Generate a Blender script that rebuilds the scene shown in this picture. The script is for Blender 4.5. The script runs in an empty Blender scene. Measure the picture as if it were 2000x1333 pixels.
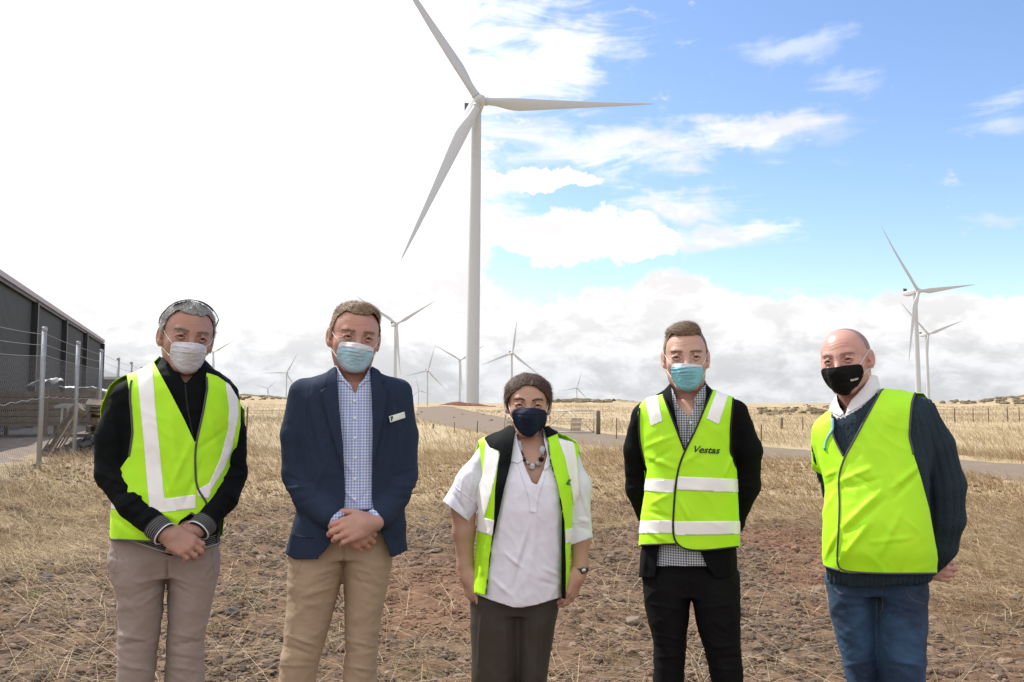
import bpy, math, random
import numpy as np
from mathutils import Vector, Matrix
from mathutils.bvhtree import BVHTree
random.seed(7); RNG = np.random.default_rng(7)
SC = bpy.context.scene
COL = SC.collection
# ------------------------------------------------------------------ camera, sky, sun, exposure
FPX = 1614.0; PITCH = math.radians(4.2); CAMZ = 1.5
cam_d = bpy.data.cameras.new('camera'); cam_d.sensor_width = 36; cam_d.lens = 36 * FPX / 2000
cam_d.clip_start = 0.1; cam_d.clip_end = 30000
cam = bpy.data.objects.new('camera', cam_d); COL.objects.link(cam)
cam.location = (0, 0, CAMZ); cam.rotation_euler = (math.radians(90) + PITCH, 0, 0)
SC.camera = cam
SUN_AZ, SUN_EL = -52.0, 50.0           # degrees: azimuth from the view direction (left is negative), elevation
SUN_STRENGTH = 3.5
SKY_STRENGTH = 0.13
EXPOSURE = 0.56
SC.view_settings.view_transform = 'Standard'; SC.view_settings.look = 'None'
SC.view_settings.exposure = EXPOSURE; SC.view_settings.gamma = 1; SC.view_settings.use_curve_mapping = False

world = bpy.data.worlds.new('World'); SC.world = world; world.use_nodes = True

def az_el(px, py):
    az = math.atan((px - 1000) / FPX)
    cy = (666.5 - py) / FPX
    d = (math.sin(az), math.cos(PITCH) - cy * math.sin(PITCH), math.sin(PITCH) + cy * math.cos(PITCH))
    return math.degrees(math.atan2((px - 1000) / FPX, d[1])), math.degrees(math.atan2(d[2], math.hypot((px - 1000) / FPX, d[1])))

class NT:
    """tiny helper for node trees"""
    def __init__(s, nt): s.nt = nt; s.n = nt.nodes; s.l = nt.links
    def new(s, t, **k):
        n = s.n.new(t)
        for a, b in k.items(): setattr(n, a, b)
        return n
    def put(s, sock, v):
        if isinstance(v, bpy.types.NodeSocket): s.l.new(v, sock)
        elif isinstance(v, (int, float)):
            try: sock.default_value = v
            except Exception: sock.default_value = (v, v, v)
        else:
            if len(sock.default_value) == 4 and len(v) == 3: v = (*v, 1)
            sock.default_value = v
    def m(s, op, a, b=None, c=None, clamp=False):
        n = s.new('ShaderNodeMath', operation=op, use_clamp=clamp)
        s.put(n.inputs[0], a)
        if b is not None: s.put(n.inputs[1], b)
        if c is not None: s.put(n.inputs[2], c)
        return n.outputs[0]
    def v(s, op, a, b=None):
        n = s.new('ShaderNodeVectorMath', operation=op)
        s.put(n.inputs[0], a)
        if b is not None: s.put(n.inputs[1], b)
        return n.outputs['Value' if op in ('LENGTH', 'DOT_PRODUCT') else 'Vector']
    def mix(s, f, a, b, blend='MIX'):
        n = s.new('ShaderNodeMix', data_type='RGBA', blend_type=blend)
        s.put(n.inputs[0], f); s.put(n.inputs[6], a); s.put(n.inputs[7], b)
        return n.outputs[2]
    def noise(s, vec, scale, detail=3, rough=.5, dist=0.0):
        n = s.new('ShaderNodeTexNoise'); n.inputs['Scale'].default_value = scale
        n.inputs['Detail'].default_value = detail; n.inputs['Roughness'].default_value = rough
        n.inputs['Distortion'].default_value = dist
        if vec is not None: s.l.new(vec, n.inputs['Vector'])
        return n.outputs['Fac']
    def ss(s, x, lo, hi, a=0.0, b=1.0):
        n = s.new('ShaderNodeMapRange', interpolation_type='SMOOTHSTEP')
        s.put(n.inputs['Value'], x); n.inputs['From Min'].default_value = lo; n.inputs['From Max'].default_value = hi
        n.inputs['To Min'].default_value = a; n.inputs['To Max'].default_value = b
        return n.outputs[0]

def build_sky():
    t = NT(world.node_tree); t.n.clear()
    tc = t.new('ShaderNodeTexCoord'); D = tc.outputs['Generated']
    sp = t.new('ShaderNodeSeparateXYZ'); t.l.new(D, sp.inputs[0])
    x, y, z = sp.outputs
    R2D = 57.29578
    az = t.m('MULTIPLY', t.m('ARCTAN2', x, y), R2D)
    el = t.m('MULTIPLY', t.m('ARCSINE', z), R2D)
    cb = t.new('ShaderNodeCombineXYZ'); t.put(cb.inputs[0], az); t.put(cb.inputs[1], el)
    AE = cb.outputs[0]
    wn = t.new('ShaderNodeTexNoise'); wn.inputs['Scale'].default_value = 13; wn.inputs['Detail'].default_value = 6; wn.inputs['Roughness'].default_value = .6; t.l.new(D, wn.inputs['Vector'])
    AE = t.v('ADD', AE, t.v('MULTIPLY', t.v('SUBTRACT', wn.outputs['Color'], (.5, .5, .5)), (6.5, 4.6, 0)))
    # isotropic coordinates for cloud noise (elevation squeezed near the horizon like a cloud deck)
    mp = t.new('ShaderNodeMapping'); t.l.new(D, mp.inputs[0]); mp.inputs['Scale'].default_value = (1, 1, 1.9)
    Q = mp.outputs[0]
    n1 = t.noise(Q, 7.0, 9, .56, .25)
    n2 = t.noise(Q, 24.0, 7, .6, .3)
    mp2 = t.new('ShaderNodeMapping'); t.l.new(D, mp2.inputs[0]); mp2.inputs['Scale'].default_value = (1.2, 1.2, 5.5)
    mp2.inputs['Location'].default_value = (3, 1, 2)
    n3 = t.noise(mp2.outputs[0], 6.0, 9, .62, .6)
    def blob(px, py, rx, ry):
        a, e = az_el(px, py)
        k = 1.0 / 28.2
        v = t.v('MULTIPLY', t.v('SUBTRACT', AE, (a, e, 0)), (1 / (rx * k), 1 / (ry * k), 0))
        return t.m('SUBTRACT', 1.0, t.v('LENGTH', v))
    def group(bl):
        r = None
        for b in bl:
            q = blob(*b)
            r = q if r is None else t.m('MAXIMUM', r, q)
        return r
    # thick clouds, each at its own bearing and height
    thick = group([(330, 420, 640, 700), (600, -200, 420, 400), (720, 330, 200, 130), (640, 150, 290, 100), (780, 450, 220, 90), (560, 620, 480, 170),
                   (1120, 460, 190, 62), (1260, 480, 90, 45), (1050, 350, 140, 22),
                   (1130, 690, 230, 140), (1330, 720, 330, 175), (1560, 750, 300, 165), (1850, 770, 330, 150), (2250, 740, 420, 170), (1000, 720, 300, 120)])
    wide = t.m('SUBTRACT', 1.0, t.m('DIVIDE', t.m('ABSOLUTE', t.m('SUBTRACT', el, 1.5)), 5.4))   # bank of cloud along the horizon
    thick = t.m('MAXIMUM', thick, wide)
    # the cloudy half of the sky behind the camera
    back = t.m('MULTIPLY', t.ss(y, .25, -.35), .46)
    left = t.m('MULTIPLY', t.ss(t.m('ADD', x, t.m('MULTIPLY', z, -.25)), -.42, -.75), .6)
    thick = t.m('MAXIMUM', thick, t.m('MAXIMUM', t.m('SUBTRACT', back, .12), t.m('SUBTRACT', left, .12)))
    dens = t.m('ADD', t.m('MULTIPLY', thick, 1.5), t.m('ADD', t.m('MULTIPLY', t.m('SUBTRACT', n1, .5), 1.25), t.m('MULTIPLY', t.m('SUBTRACT', n2, .5), .85)))
    cov = t.ss(dens, .02, .26)
    # thin streaks
    thin = group([(960, 170, 330, 260), (900, 380, 220, 160), (1180, 290, 300, 75), (1480, 260, 190, 40), (1090, 100, 130, 130), (1330, 400, 170, 45), (1420, 465, 170, 40),
                  (920, 20, 160, 50), ])
    dthin = t.m('ADD', t.m('MULTIPLY', thin, .9), t.m('ADD', t.m('MULTIPLY', t.m('SUBTRACT', n3, .5), 2.1), t.m('MULTIPLY', t.m('SUBTRACT', n2, .5), .7)))
    cthin = t.m('MULTIPLY', t.ss(dthin, .12, .85), .85)
    faint = group([(1545, 95, 120, 40), (1640, 160, 80, 45), (1940, 430, 90, 25), (1965, 222, 100, 40), (1560, 265, 160, 50)])
    cf = t.m('MULTIPLY', t.ss(t.m('ADD', t.m('MULTIPLY', faint, .8), t.m('MULTIPLY', t.m('SUBTRACT', n3, .5), 2.4)), .1, .9), .35)
    cov = t.m('MAXIMUM', t.m('MAXIMUM', cov, cthin), cf)
    # cloud light: brilliant near the sun's side, greyer low down and in the thick parts
    sa, se = math.radians(SUN_AZ), math.radians(SUN_EL)
    sd = (math.sin(sa) * math.cos(se), math.cos(sa) * math.cos(se), math.sin(se))
    dot = t.v('DOT_PRODUCT', D, sd)
    glow = t.ss(dot, .1, .97)
    body = t.ss(t.m('ADD', t.m('MULTIPLY', n2, .9), n1), .80, 1.12)
    low = t.ss(el, .8, 7.0)
    bright = t.m('ADD', t.m('ADD', .575, t.m('MULTIPLY', low, .185)), t.m('MULTIPLY', t.m('MULTIPLY', t.m('MULTIPLY', glow, glow), t.ss(el, 2, 26, .25, 1.0)), .45))
    bright = t.m('MULTIPLY', bright, t.m('SUBTRACT', 1.10, t.m('MULTIPLY', body, .27)))
    ccol = t.mix(low, (.955, .97, 1.0), (1.0, .985, .985))
    cl = t.v('MULTIPLY', ccol, t.new('ShaderNodeCombineXYZ').outputs[0]) if False else None
    cb2 = t.new('ShaderNodeCombineXYZ')
    for i in range(3): t.put(cb2.inputs[i], bright)
    cloud = t.v('MULTIPLY', ccol, cb2.outputs[0])
    sky = t.new('ShaderNodeTexSky', sky_type='NISHITA')
    sky.sun_disc = False; sky.sun_elevation = math.radians(SUN_EL); sky.sun_rotation = math.radians(SUN_AZ)
    sky.air_density = 1.0; sky.dust_density = .6; sky.ozone_density = 1.6
    hs = t.new('ShaderNodeHueSaturation'); hs.inputs['Saturation'].default_value = 1.08; hs.inputs['Hue'].default_value = .506; hs.inputs['Value'].default_value = 1.12; t.l.new(sky.outputs[0], hs.inputs['Color'])
    b1 = t.new('ShaderNodeBackground'); t.l.new(hs.outputs[0], b1.inputs[0]); b1.inputs[1].default_value = SKY_STRENGTH
    b2 = t.new('ShaderNodeBackground'); t.l.new(cloud, b2.inputs[0]); b2.inputs[1].default_value = 1.0
    ms = t.new('ShaderNodeMixShader'); t.l.new(cov, ms.inputs[0]); t.l.new(b1.outputs[0], ms.inputs[1]); t.l.new(b2.outputs[0], ms.inputs[2])
    o = t.new('ShaderNodeOutputWorld'); t.l.new(ms.outputs[0], o.inputs[0])
build_sky()
world.cycles.sampling_method = 'MANUAL'; world.cycles.sample_map_resolution = 1024

sun_d = bpy.data.lights.new('sun', 'SUN'); sun_d.energy = SUN_STRENGTH; sun_d.angle = math.radians(.53); sun_d.color = (1, .965, .92)
sun = bpy.data.objects.new('sun', sun_d); COL.objects.link(sun)
_a, _e = math.radians(SUN_AZ), math.radians(SUN_EL)
sun.rotation_euler = Vector((math.sin(_a) * math.cos(_e), math.cos(_a) * math.cos(_e), math.sin(_e))).to_track_quat('Z', 'Y').to_euler()

# ------------------------------------------------------------------ general helpers
def tag(o, label=None, cat=None, group=None, kind=None):
    if label: o['label'] = label
    if cat: o['category'] = cat
    if group: o['group'] = group
    if kind: o['kind'] = kind
    return o
def empty(name, loc, rot=(0, 0, 0)):
    o = bpy.data.objects.new(name, None); o.empty_display_size = .2; COL.objects.link(o)
    o.location = loc; o.rotation_euler = rot; return o
def mesh_np(name, V, Fc, smooth=True, attrs=None):
    """V (n,3), Fc (m,3) or (m,4) arrays or a list of such face arrays"""
    me = bpy.data.meshes.new(name)
    V = np.asarray(V, np.float32)
    Fl = Fc if isinstance(Fc, list) else [Fc]
    Fl = [np.asarray(f, np.int32) for f in Fl if len(f)]
    me.vertices.add(len(V)); me.vertices.foreach_set('co', V.ravel())
    if Fl:
        loops = np.concatenate([f.ravel() for f in Fl])
        tot = np.concatenate([np.full(len(f), f.shape[1], np.int32) for f in Fl])
        start = np.concatenate([[0], np.cumsum(tot)[:-1]]).astype(np.int32)
        me.loops.add(len(loops)); me.loops.foreach_set('vertex_index', loops)
        me.polygons.add(len(tot)); me.polygons.foreach_set('loop_start', start); me.polygons.foreach_set('loop_total', tot)
        me.polygons.foreach_set('use_smooth', np.full(len(tot), smooth))
    me.update(calc_edges=True)
    if attrs:
        for k, a in attrs.items():
            at = me.attributes.new(k, 'FLOAT', 'POINT'); at.data.foreach_set('value', np.asarray(a, np.float32))
    me.validate()
    return me
def link(name, me, mat, parent=None, loc=None):
    o = bpy.data.objects.new(name, me); COL.objects.link(o)
    if mat is not None and not me.materials: me.materials.append(mat)
    if parent: o.parent = parent
    if loc is not None: o.location = loc
    return o
class MB:
    """collects simple solids and links them as ONE mesh"""
    def __init__(s): s.V = []; s.F3 = []; s.F4 = []; s.n = 0
    def add(s, V, Fc):
        V = np.asarray(V, float); Fc = np.asarray(Fc, int)
        s.V.append(V); (s.F4 if Fc.shape[1] == 4 else s.F3).append(Fc + s.n); s.n += len(V); return s
    def box(s, c, size, R=None):
        sx, sy, sz = np.array(size) / 2
        v = np.array([[x, y, z] for x in (-sx, sx) for y in (-sy, sy) for z in (-sz, sz)])
        if R is not None: v = v @ np.asarray(R).T
        return s.add(v + np.array(c), [[0, 1, 3, 2], [4, 6, 7, 5], [0, 4, 5, 1], [2, 3, 7, 6], [0, 2, 6, 4], [1, 5, 7, 3]])
    def bar(s, a, b, w, h=None):
        a = np.array(a, float); b = np.array(b, float); d = b - a; L = np.linalg.norm(d); d /= L
        up = np.array([0, 0, 1.]) if abs(d[2]) < .95 else np.array([1., 0, 0])
        x = np.cross(d, up); x /= np.linalg.norm(x); y = np.cross(x, d)
        return s.box((a + b) / 2, (w, L, h or w), np.stack([x, d, y], 1))
    def tube(s, pts, r, seg=6, caps=True):
        V, Fq, Ft = tube_np(pts, r, seg)
        n = s.n; s.V.append(V); s.F4.append(Fq + n); s.n += len(V)
        if caps: s.F3.append(Ft + n)
        return s
    def build(s, name, mat, parent=None, smooth=False):
        V = np.concatenate(s.V); Fl = []
        if s.F4: Fl.append(np.concatenate(s.F4))
        if s.F3: Fl.append(np.concatenate(s.F3))
        return link(name, mesh_np(name, V, Fl, smooth), mat, parent)
def tube_np(pts, r, seg=6):
    pts = np.asarray(pts, float); n = len(pts)
    r = np.broadcast_to(np.asarray(r, float), (n,))
    T = np.gradient(pts, axis=0); T /= np.maximum(np.linalg.norm(T, axis=1, keepdims=True), 1e-9)
    ref = np.array([0, 0, 1.]) if abs(T[:, 2]).mean() < .8 else np.array([0, 1., 0])
    X = np.cross(T, ref); X /= np.maximum(np.linalg.norm(X, axis=1, keepdims=True), 1e-9); Y = np.cross(X, T)
    a = np.arange(seg) * 2 * np.pi / seg
    V = pts[:, None] + (X[:, None] * np.cos(a)[None, :, None] + Y[:, None] * np.sin(a)[None, :, None]) * r[:, None, None]
    V = V.reshape(-1, 3)
    i = np.arange(n - 1)[:, None] * seg; j = np.arange(seg)[None]; k = (j + 1) % seg
    Fq = np.stack([i + j, i + k, i + seg + k, i + seg + j], -1).reshape(-1, 4)
    Ft = [[0, q + 1, q] for q in range(1, seg - 1)] + [[(n - 1) * seg, (n - 1) * seg + q, (n - 1) * seg + q + 1] for q in range(1, seg - 1)]
    return V, Fq, np.array(Ft)

# ------------------------------------------------------------------ numpy gradient noise
_G = RNG.normal(size=(4096, 3)); _G /= np.linalg.norm(_G, axis=1, keepdims=True)
def pnoise(P):
    P = np.asarray(P, float); I = np.floor(P).astype(np.int64); Fr = P - I
    w = Fr * Fr * Fr * (Fr * (Fr * 6 - 15) + 10)
    out = 0
    for dx in (0, 1):
        for dy in (0, 1):
            for dz in (0, 1):
                h = ((I[..., 0] + dx) * 73856093 ^ (I[..., 1] + dy) * 19349663 ^ (I[..., 2] + dz) * 83492791) & 4095
                g = _G[h]
                d = (g[..., 0] * (Fr[..., 0] - dx) + g[..., 1] * (Fr[..., 1] - dy) + g[..., 2] * (Fr[..., 2] - dz))
                ww = (w[..., 0] if dx else 1 - w[..., 0]) * (w[..., 1] if dy else 1 - w[..., 1]) * (w[..., 2] if dz else 1 - w[..., 2])
                out = out + d * ww
    return out * 1.6
def fbm(P, o=4, g=.5):
    s = 0; a = 1
    for i in range(o): s = s + a * pnoise(P * 2 ** i + i * 17.3); a *= g
    return s
def sstep(x, a, b):
    t = np.clip((x - a) / (b - a), 0, 1); return t * t * (3 - 2 * t)

# ------------------------------------------------------------------ materials
def material(name, color, rough=.8, metal=0.0, noise=None, bump=None, crease=None, sheen=0.0, spec=None, sss=0.0, coat=0.0, build=None):
    """noise=(scale, amount, colour2) mottles the colour; bump=(scale, height) fine relief"""
    m = bpy.data.materials.new(name); m.use_nodes = True
    t = NT(m.node_tree); b = t.n['Principled BSDF']
    b.inputs['Base Color'].default_value = (*color, 1); b.inputs['Roughness'].default_value = rough; b.inputs['Metallic'].default_value = metal
    if sheen: b.inputs['Sheen Weight'].default_value = sheen
    if spec is not None: b.inputs['Specular IOR Level'].default_value = spec
    if coat: b.inputs['Coat Weight'].default_value = coat
    if sss:
        b.inputs['Subsurface Weight'].default_value = sss; b.inputs['Subsurface Scale'].default_value = .01
        b.inputs['Subsurface Radius'].default_value = (1, .35, .2)
    tc = t.new('ShaderNodeTexCoord').outputs['Object']
    if noise:
        f = t.ss(t.noise(tc, noise[0], 5, .6), .35, .65, 0, noise[1])
        t.l.new(t.mix(f, color, noise[2]), b.inputs['Base Color'])
    if bump:
        bn = t.new('ShaderNodeBump'); bn.inputs['Strength'].default_value = bump[2] if len(bump) > 2 else .5; bn.inputs['Distance'].default_value = bump[1]
        t.l.new(t.noise(tc, bump[0], 4, .6), bn.inputs['Height']); t.l.new(bn.outputs[0], b.inputs['Normal'])
        if crease:
            mpc = t.new('ShaderNodeMapping'); t.l.new(tc, mpc.inputs[0]); mpc.inputs['Rotation'].default_value = (.3, .5, .2); mpc.inputs['Scale'].default_value = (1, 1, crease[2] if len(crease) > 2 else 1)
            r1 = t.m('ABSOLUTE', t.m('SUBTRACT', t.noise(mpc.outputs[0], crease[0], 1.0, .4, .25), .5)); r2 = t.m('ABSOLUTE', t.m('SUBTRACT', t.noise(mpc.outputs[0], crease[0] * 2.1, .5, .4, .2), .5))
            hgt = t.m('ADD', t.ss(r1, 0, .14), t.m('MULTIPLY', t.ss(r2, 0, .16), .5))
            b2 = t.new('ShaderNodeBump'); b2.inputs['Strength'].default_value = .6; b2.inputs['Distance'].default_value = crease[1]
            t.l.new(hgt, b2.inputs['Height']); t.l.new(bn.outputs[0], b2.inputs['Normal']); t.l.new(b2.outputs[0], b.inputs['Normal'])
    if build: build(t, b, tc)
    return m
def gingham(name, base, line, period, dark=None, rough=.75):
    def bld(t, b, tc):
        sp = t.new('ShaderNodeSeparateXYZ'); t.l.new(tc, sp.inputs[0])
        def stripe(o, ph):
            w = t.m('SINE', t.m('ADD', t.m('MULTIPLY', o, 6.28318 / period), ph))
            return t.ss(w, -.25, .35)
        a = stripe(sp.outputs[0], 0); c = stripe(sp.outputs[2], .7)
        s = t.m('MULTIPLY', t.m('ADD', a, c), .5)
        col = t.mix(s, base, line)
        if dark:
            col = t.mix(t.m('MULTIPLY', a, c), col, dark)
        t.l.new(col, b.inputs['Base Color'])
    return material(name, base, rough, bump=(900, .0006, .3), build=bld)

# camera maths: pixel of the 2000x1333 photograph -> world ray, and back
CAMP = np.array([0, 0, CAMZ]); FWD = np.array([0, math.cos(PITCH), math.sin(PITCH)]); UPV = np.array([0, -math.sin(PITCH), math.cos(PITCH)])
def ray(px, py):
    px = np.asarray(px, float); py = np.asarray(py, float)
    return FWD + np.array([1., 0, 0]) * ((px - 1000) / FPX)[..., None] + UPV * ((666.5 - py) / FPX)[..., None]
def at(px, py, Y):
    d = ray(px, py); return CAMP + d * (Y / d[..., 1])[..., None]
def proj(W):
    d = W - CAMP; z = d @ FWD
    return 1000 + FPX * d[..., 0] / z, 666.5 - FPX * (d @ UPV) / z
# ------------------------------------------------------------------ terrain
RIDGE = 240.0
_rp = np.array([-900, 0, 300, 440, 500, 560, 640, 700, 780, 830, 870, 920, 970, 1040, 1065, 1110, 1190, 1240, 1300, 1400, 1500, 1600, 1700, 1760, 1800, 1860, 1920, 1950, 2000, 2100, 2900])
_ry = np.array([772, 774, 775, 771, 773, 779, 783, 787, 790, 793, 791, 794, 795, 791, 783, 781, 781, 784, 787, 789, 789, 788, 786, 784, 782, 784, 781, 777, 774, 772, 776])
def terr_base(x, y):
    x = np.asarray(x, float); y = np.asarray(y, float)
    ys = np.maximum(y, 1.0); px = 1000 + FPX * x / ys
    r = np.hypot(x, y)
    zr = CAMZ + (785 - np.interp(px, _rp, _ry)) / FPX * RIDGE
    zr = np.where(y > 5, zr, 1.5)
    t = np.clip((ys - 38) / (RIDGE - 38), 0, 1)
    h = zr * t ** 1.7
    h = h - np.clip((ys - RIDGE) / 60, 0, 1) ** 1.5 * 3.0 - np.clip(ys - RIDGE - 60, 0, 900) * .012
    h = h + .36 * sstep(-x - y * .05, 4.2, 7.6) * (1 - sstep(y, 40, 90))         # ground rises towards the fenced yard
    h = h + .10 * sstep(x, 2.5, 6) * sstep(y, 5, 8) * (1 - sstep(y, 10.5, 13))
    P = np.stack([x, y, x * 0], -1)
    near = 1 - sstep(r, 30, 60)
    h = h + near * (.05 * pnoise(P * .55) + .045 * pnoise(P * 1.7 + 9))
    far = sstep(r, 60, 140)
    h = h + far * (.22 * pnoise(P * .045 + 4) + .1 * pnoise(P * .15))
    return h
ROAD_PX = [(2900, 1010), (2500, 962), (2250, 938), (2000, 922), (1750, 902), (1500, 885), (1320, 871), (1180, 860), (1060, 846), (985, 834), (930, 823), (890, 812), (868, 803), (856, 797.5), (850, 794.5)]
def ground_at(px, py):
    d = ray(px, py); ts = np.geomspace(2, 420, 6000); p = CAMP + d * ts[:, None]
    k = np.argmax(p[:, 2] < terr_base(p[:, 0], p[:, 1]))
    if k == 0: k = len(ts) - 1
    return p[k]
_rc = np.array([ground_at(*q)[:2] for q in ROAD_PX])
_s = np.linspace(0, 1, 400)
_cum = np.concatenate([[0], np.cumsum(np.hypot(*np.diff(_rc, axis=0).T))])
ROAD = np.stack([np.interp(_s * _cum[-1], _cum, _rc[:, i]) for i in (0, 1)], 1)
for _ in range(40): ROAD[1:-1] = (ROAD[:-2] + ROAD[1:-1] * 2 + ROAD[2:]) / 4
ROAD_W = np.interp(ROAD[:, 1], [14, 20, 40, 90, 240], [2.1, 2.1, 2.9, 4.6, 4.6])       # half width
def road_dist(x, y):
    """signed distance outside the road edge"""
    x = np.asarray(x).ravel(); y = np.asarray(y).ravel(); out = np.full(len(x), 1e3)
    R = ROAD[::4]; W = ROAD_W[::4]
    for i in range(0, len(x), 40000):
        q = np.stack([x[i:i + 40000], y[i:i + 40000]], 1)
        d = np.hypot(q[:, None, 0] - R[None, :, 0], q[:, None, 1] - R[None, :, 1]) - W[None]
        out[i:i + 40000] = d.min(1)
    return out
def terrain(x, y):
    x = np.asarray(x, float); y = np.asarray(y, float)
    h = terr_base(x, y)
    d = road_dist(x, y).reshape(x.shape)
    return h - .05 * (1 - sstep(d, -.4, .25)) * (1 - sstep(y, 60, 120)) + .03 * (1 - sstep(np.abs(d - .5), 0, .5)) * (y < 60)
def grassy(x, y):
    """0 bare gravel .. 1 dense dry grass"""
    P = np.stack([x, y, x * 0], -1)
    n = fbm(P * .45 + 3.1, 3)
    g = sstep(y + 3.6 * n + .12 * x, 9.6, 14.5)
    g = np.maximum(g, .7 * sstep(-x - .22 * y + n * .8, 1.6, 3.2) * sstep(y, 6.0, 8.5))
    g = np.maximum(g, .75 * sstep(x - .12 * y + n * .9, 1.9, 3.0) * sstep(y, 5.2, 7.5))
    return g
def reddish(x, y):
    P = np.stack([x, y, x * 0], -1)
    n = fbm(P * .8 + 8.1, 3)
    a = np.exp(-((x + .35) / 1.1) ** 2 - ((y - 6.6) / 1.3) ** 2) * 1.1
    b = sstep(x + n, 1.0, 3.0) * sstep(y, 5.6, 7.2) * (1 - sstep(y, 9.5, 11.5)) * .9
    return np.clip(a + b + .35 * n, 0, 1)

def build_ground():
    r = np.concatenate([np.linspace(.2, 3.2, 12)[:-1], np.geomspace(3.2, 30, 300)[:-1], np.geomspace(30, 330, 170)[:-1], np.geomspace(330, 9000, 30)])
    a = np.concatenate([np.linspace(-180, -48, 60)[:-1], np.linspace(-48, 48, 560), np.linspace(48, 180, 60)[1:-1]])
    a = np.radians(a)
    Rg, A = np.meshgrid(r, a, indexing='ij')
    X = Rg * np.sin(A); Y = Rg * np.cos(A)
    Z = terrain(X, Y)
    P = np.stack([X, Y, X * 0], -1)
    nr = (Rg < 26)
    f = np.zeros_like(Z); f[nr] = .022 * fbm(P[nr] * 5, 3) + .008 * pnoise(P[nr] * 22)
    Z = Z + f * (1 - sstep(Rg, 16, 26)) * sstep(road_dist(X, Y).reshape(X.shape), 0, .3)
    V = np.stack([X, Y, Z], -1).reshape(-1, 3)
    nr_, na = Rg.shape
    i = np.arange(nr_ - 1)[:, None] * na; j = np.arange(na)[None]; k = (j + 1) % na
    Fq = np.stack([i + j, i + na + j, i + na + k, i + k], -1).reshape(-1, 4)
    V = np.vstack([V, [0, 0, V[0, 2]]]); c = len(V) - 1
    Ft = np.stack([np.full(na, c), np.arange(na), (np.arange(na) + 1) % na], 1)
    g = grassy(V[:, 0], V[:, 1]); rd = reddish(V[:, 0], V[:, 1])
    me = mesh_np('ground', V, [Fq, Ft[:, ::-1]], True, {'grassy': g, 'reddish': rd})
    def bld(t, b, tc):
        ga = t.new('ShaderNodeAttribute', attribute_name='grassy').outputs['Fac']
        ra = t.new('ShaderNodeAttribute', attribute_name='reddish').outputs['Fac']
        n1 = t.noise(tc, 1.3, 8, .65); n2 = t.noise(tc, 14, 6, .65); n3 = t.noise(tc, .035, 6, .6, .5); n4 = t.noise(tc, 70, 3, .6)
        vo = t.new('ShaderNodeTexVoronoi'); vo.inputs['Scale'].default_value = 34; t.l.new(tc, vo.inputs['Vector'])
        soil = t.mix(t.ss(n2, .3, .7), (.080, .047, .029), (.19, .118, .072))
        soil = t.mix(t.m('MULTIPLY', t.ss(n1, .45, .68), .45), soil, (.20, .155, .105))
        soil = t.mix(t.m('MULTIPLY', ra, .55), soil, t.mix(n2, (.14, .065, .042), (.25, .135, .085)))
        soil = t.mix(t.m('MULTIPLY', t.ss(vo.outputs['Distance'], .25, .02), .35), soil, (.045, .035, .03))
        mps = t.new('ShaderNodeMapping'); t.l.new(tc, mps.inputs[0]); mps.inputs['Scale'].default_value = (1, .18, 1)
        n5 = t.noise(mps.outputs[0], .35, 7, .7)
        straw = t.mix(t.ss(n2, .3, .7), (.26, .185, .105), (.46, .36, .215))
        straw = t.mix(t.ss(n5, .38, .66), straw, (.46, .37, .235))
        straw = t.mix(t.m('MULTIPLY', t.ss(n3, .52, .68), .55), straw, (.25, .165, .08))
        straw = t.mix(t.m('MULTIPLY', t.ss(t.noise(mps.outputs[0], .12, 6, .7), .56, .68), .45), straw, (.16, .15, .06))
        f = t.ss(t.m('ADD', ga, t.m('MULTIPLY', t.m('SUBTRACT', n1, .5), .8)), .25, .8)
        t.l.new(t.mix(f, soil, straw), b.inputs['Base Color'])
        bn = t.new('ShaderNodeBump'); bn.inputs['Strength'].default_value = .8; bn.inputs['Distance'].default_value = .02
        t.l.new(t.m('ADD', n2, t.m('MULTIPLY', n4, .6)), bn.inputs['Height']); t.l.new(bn.outputs[0], b.inputs['Normal'])
    m = material('dry_earth', (.2, .15, .1), .95, spec=.15, build=bld)
    tag(link('ground', me, m), kind='structure')
build_ground()

def strip(name, C, W, mat, lift, nx=9):
    T = np.gradient(C, axis=0); T /= np.linalg.norm(T, axis=1, keepdims=True); N = np.stack([-T[:, 1], T[:, 0]], 1)
    u = np.linspace(-1, 1, nx)
    wob = 1 + .05 * pnoise(np.stack([np.arange(len(C)) * .35, C[:, 0] * 0, C[:, 0] * 0], 1))
    XY = C[:, None] + N[:, None] * (u[None, :, None] * (W * wob)[:, None, None])
    Z = terrain(XY[..., 0], XY[..., 1]) + lift + .02 * (1 - u[None] ** 2)
    Z[:, 0] -= .06; Z[:, -1] -= .06
    V = np.concatenate([XY, Z[..., None]], -1).reshape(-1, 3); n = len(C)
    i = np.arange(n - 1)[:, None] * nx; j = np.arange(nx - 1)[None]
    Fq = np.stack([i + j, i + j + 1, i + nx + j + 1, i + nx + j], -1).reshape(-1, 4)
    return tag(link(name, mesh_np(name, V, Fq, True), mat), kind='structure')
def road_b(t, b, tc):
    n = t.noise(tc, 1.1, 7, .65); n2 = t.noise(tc, 30, 4, .7)
    c = t.mix(t.ss(n2, .3, .7), (.14, .11, .083), (.26, .205, .155))
    c = t.mix(t.m('MULTIPLY', t.ss(n, .45, .7), .6), c, (.24, .185, .125))
    t.l.new(c, b.inputs['Base Color'])
M_ROAD = material('crushed_rock_road', (.15, .13, .11), .95, bump=(40, .01, .5), spec=.15, build=road_b)
strip('road', ROAD, ROAD_W, M_ROAD, .045)
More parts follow.
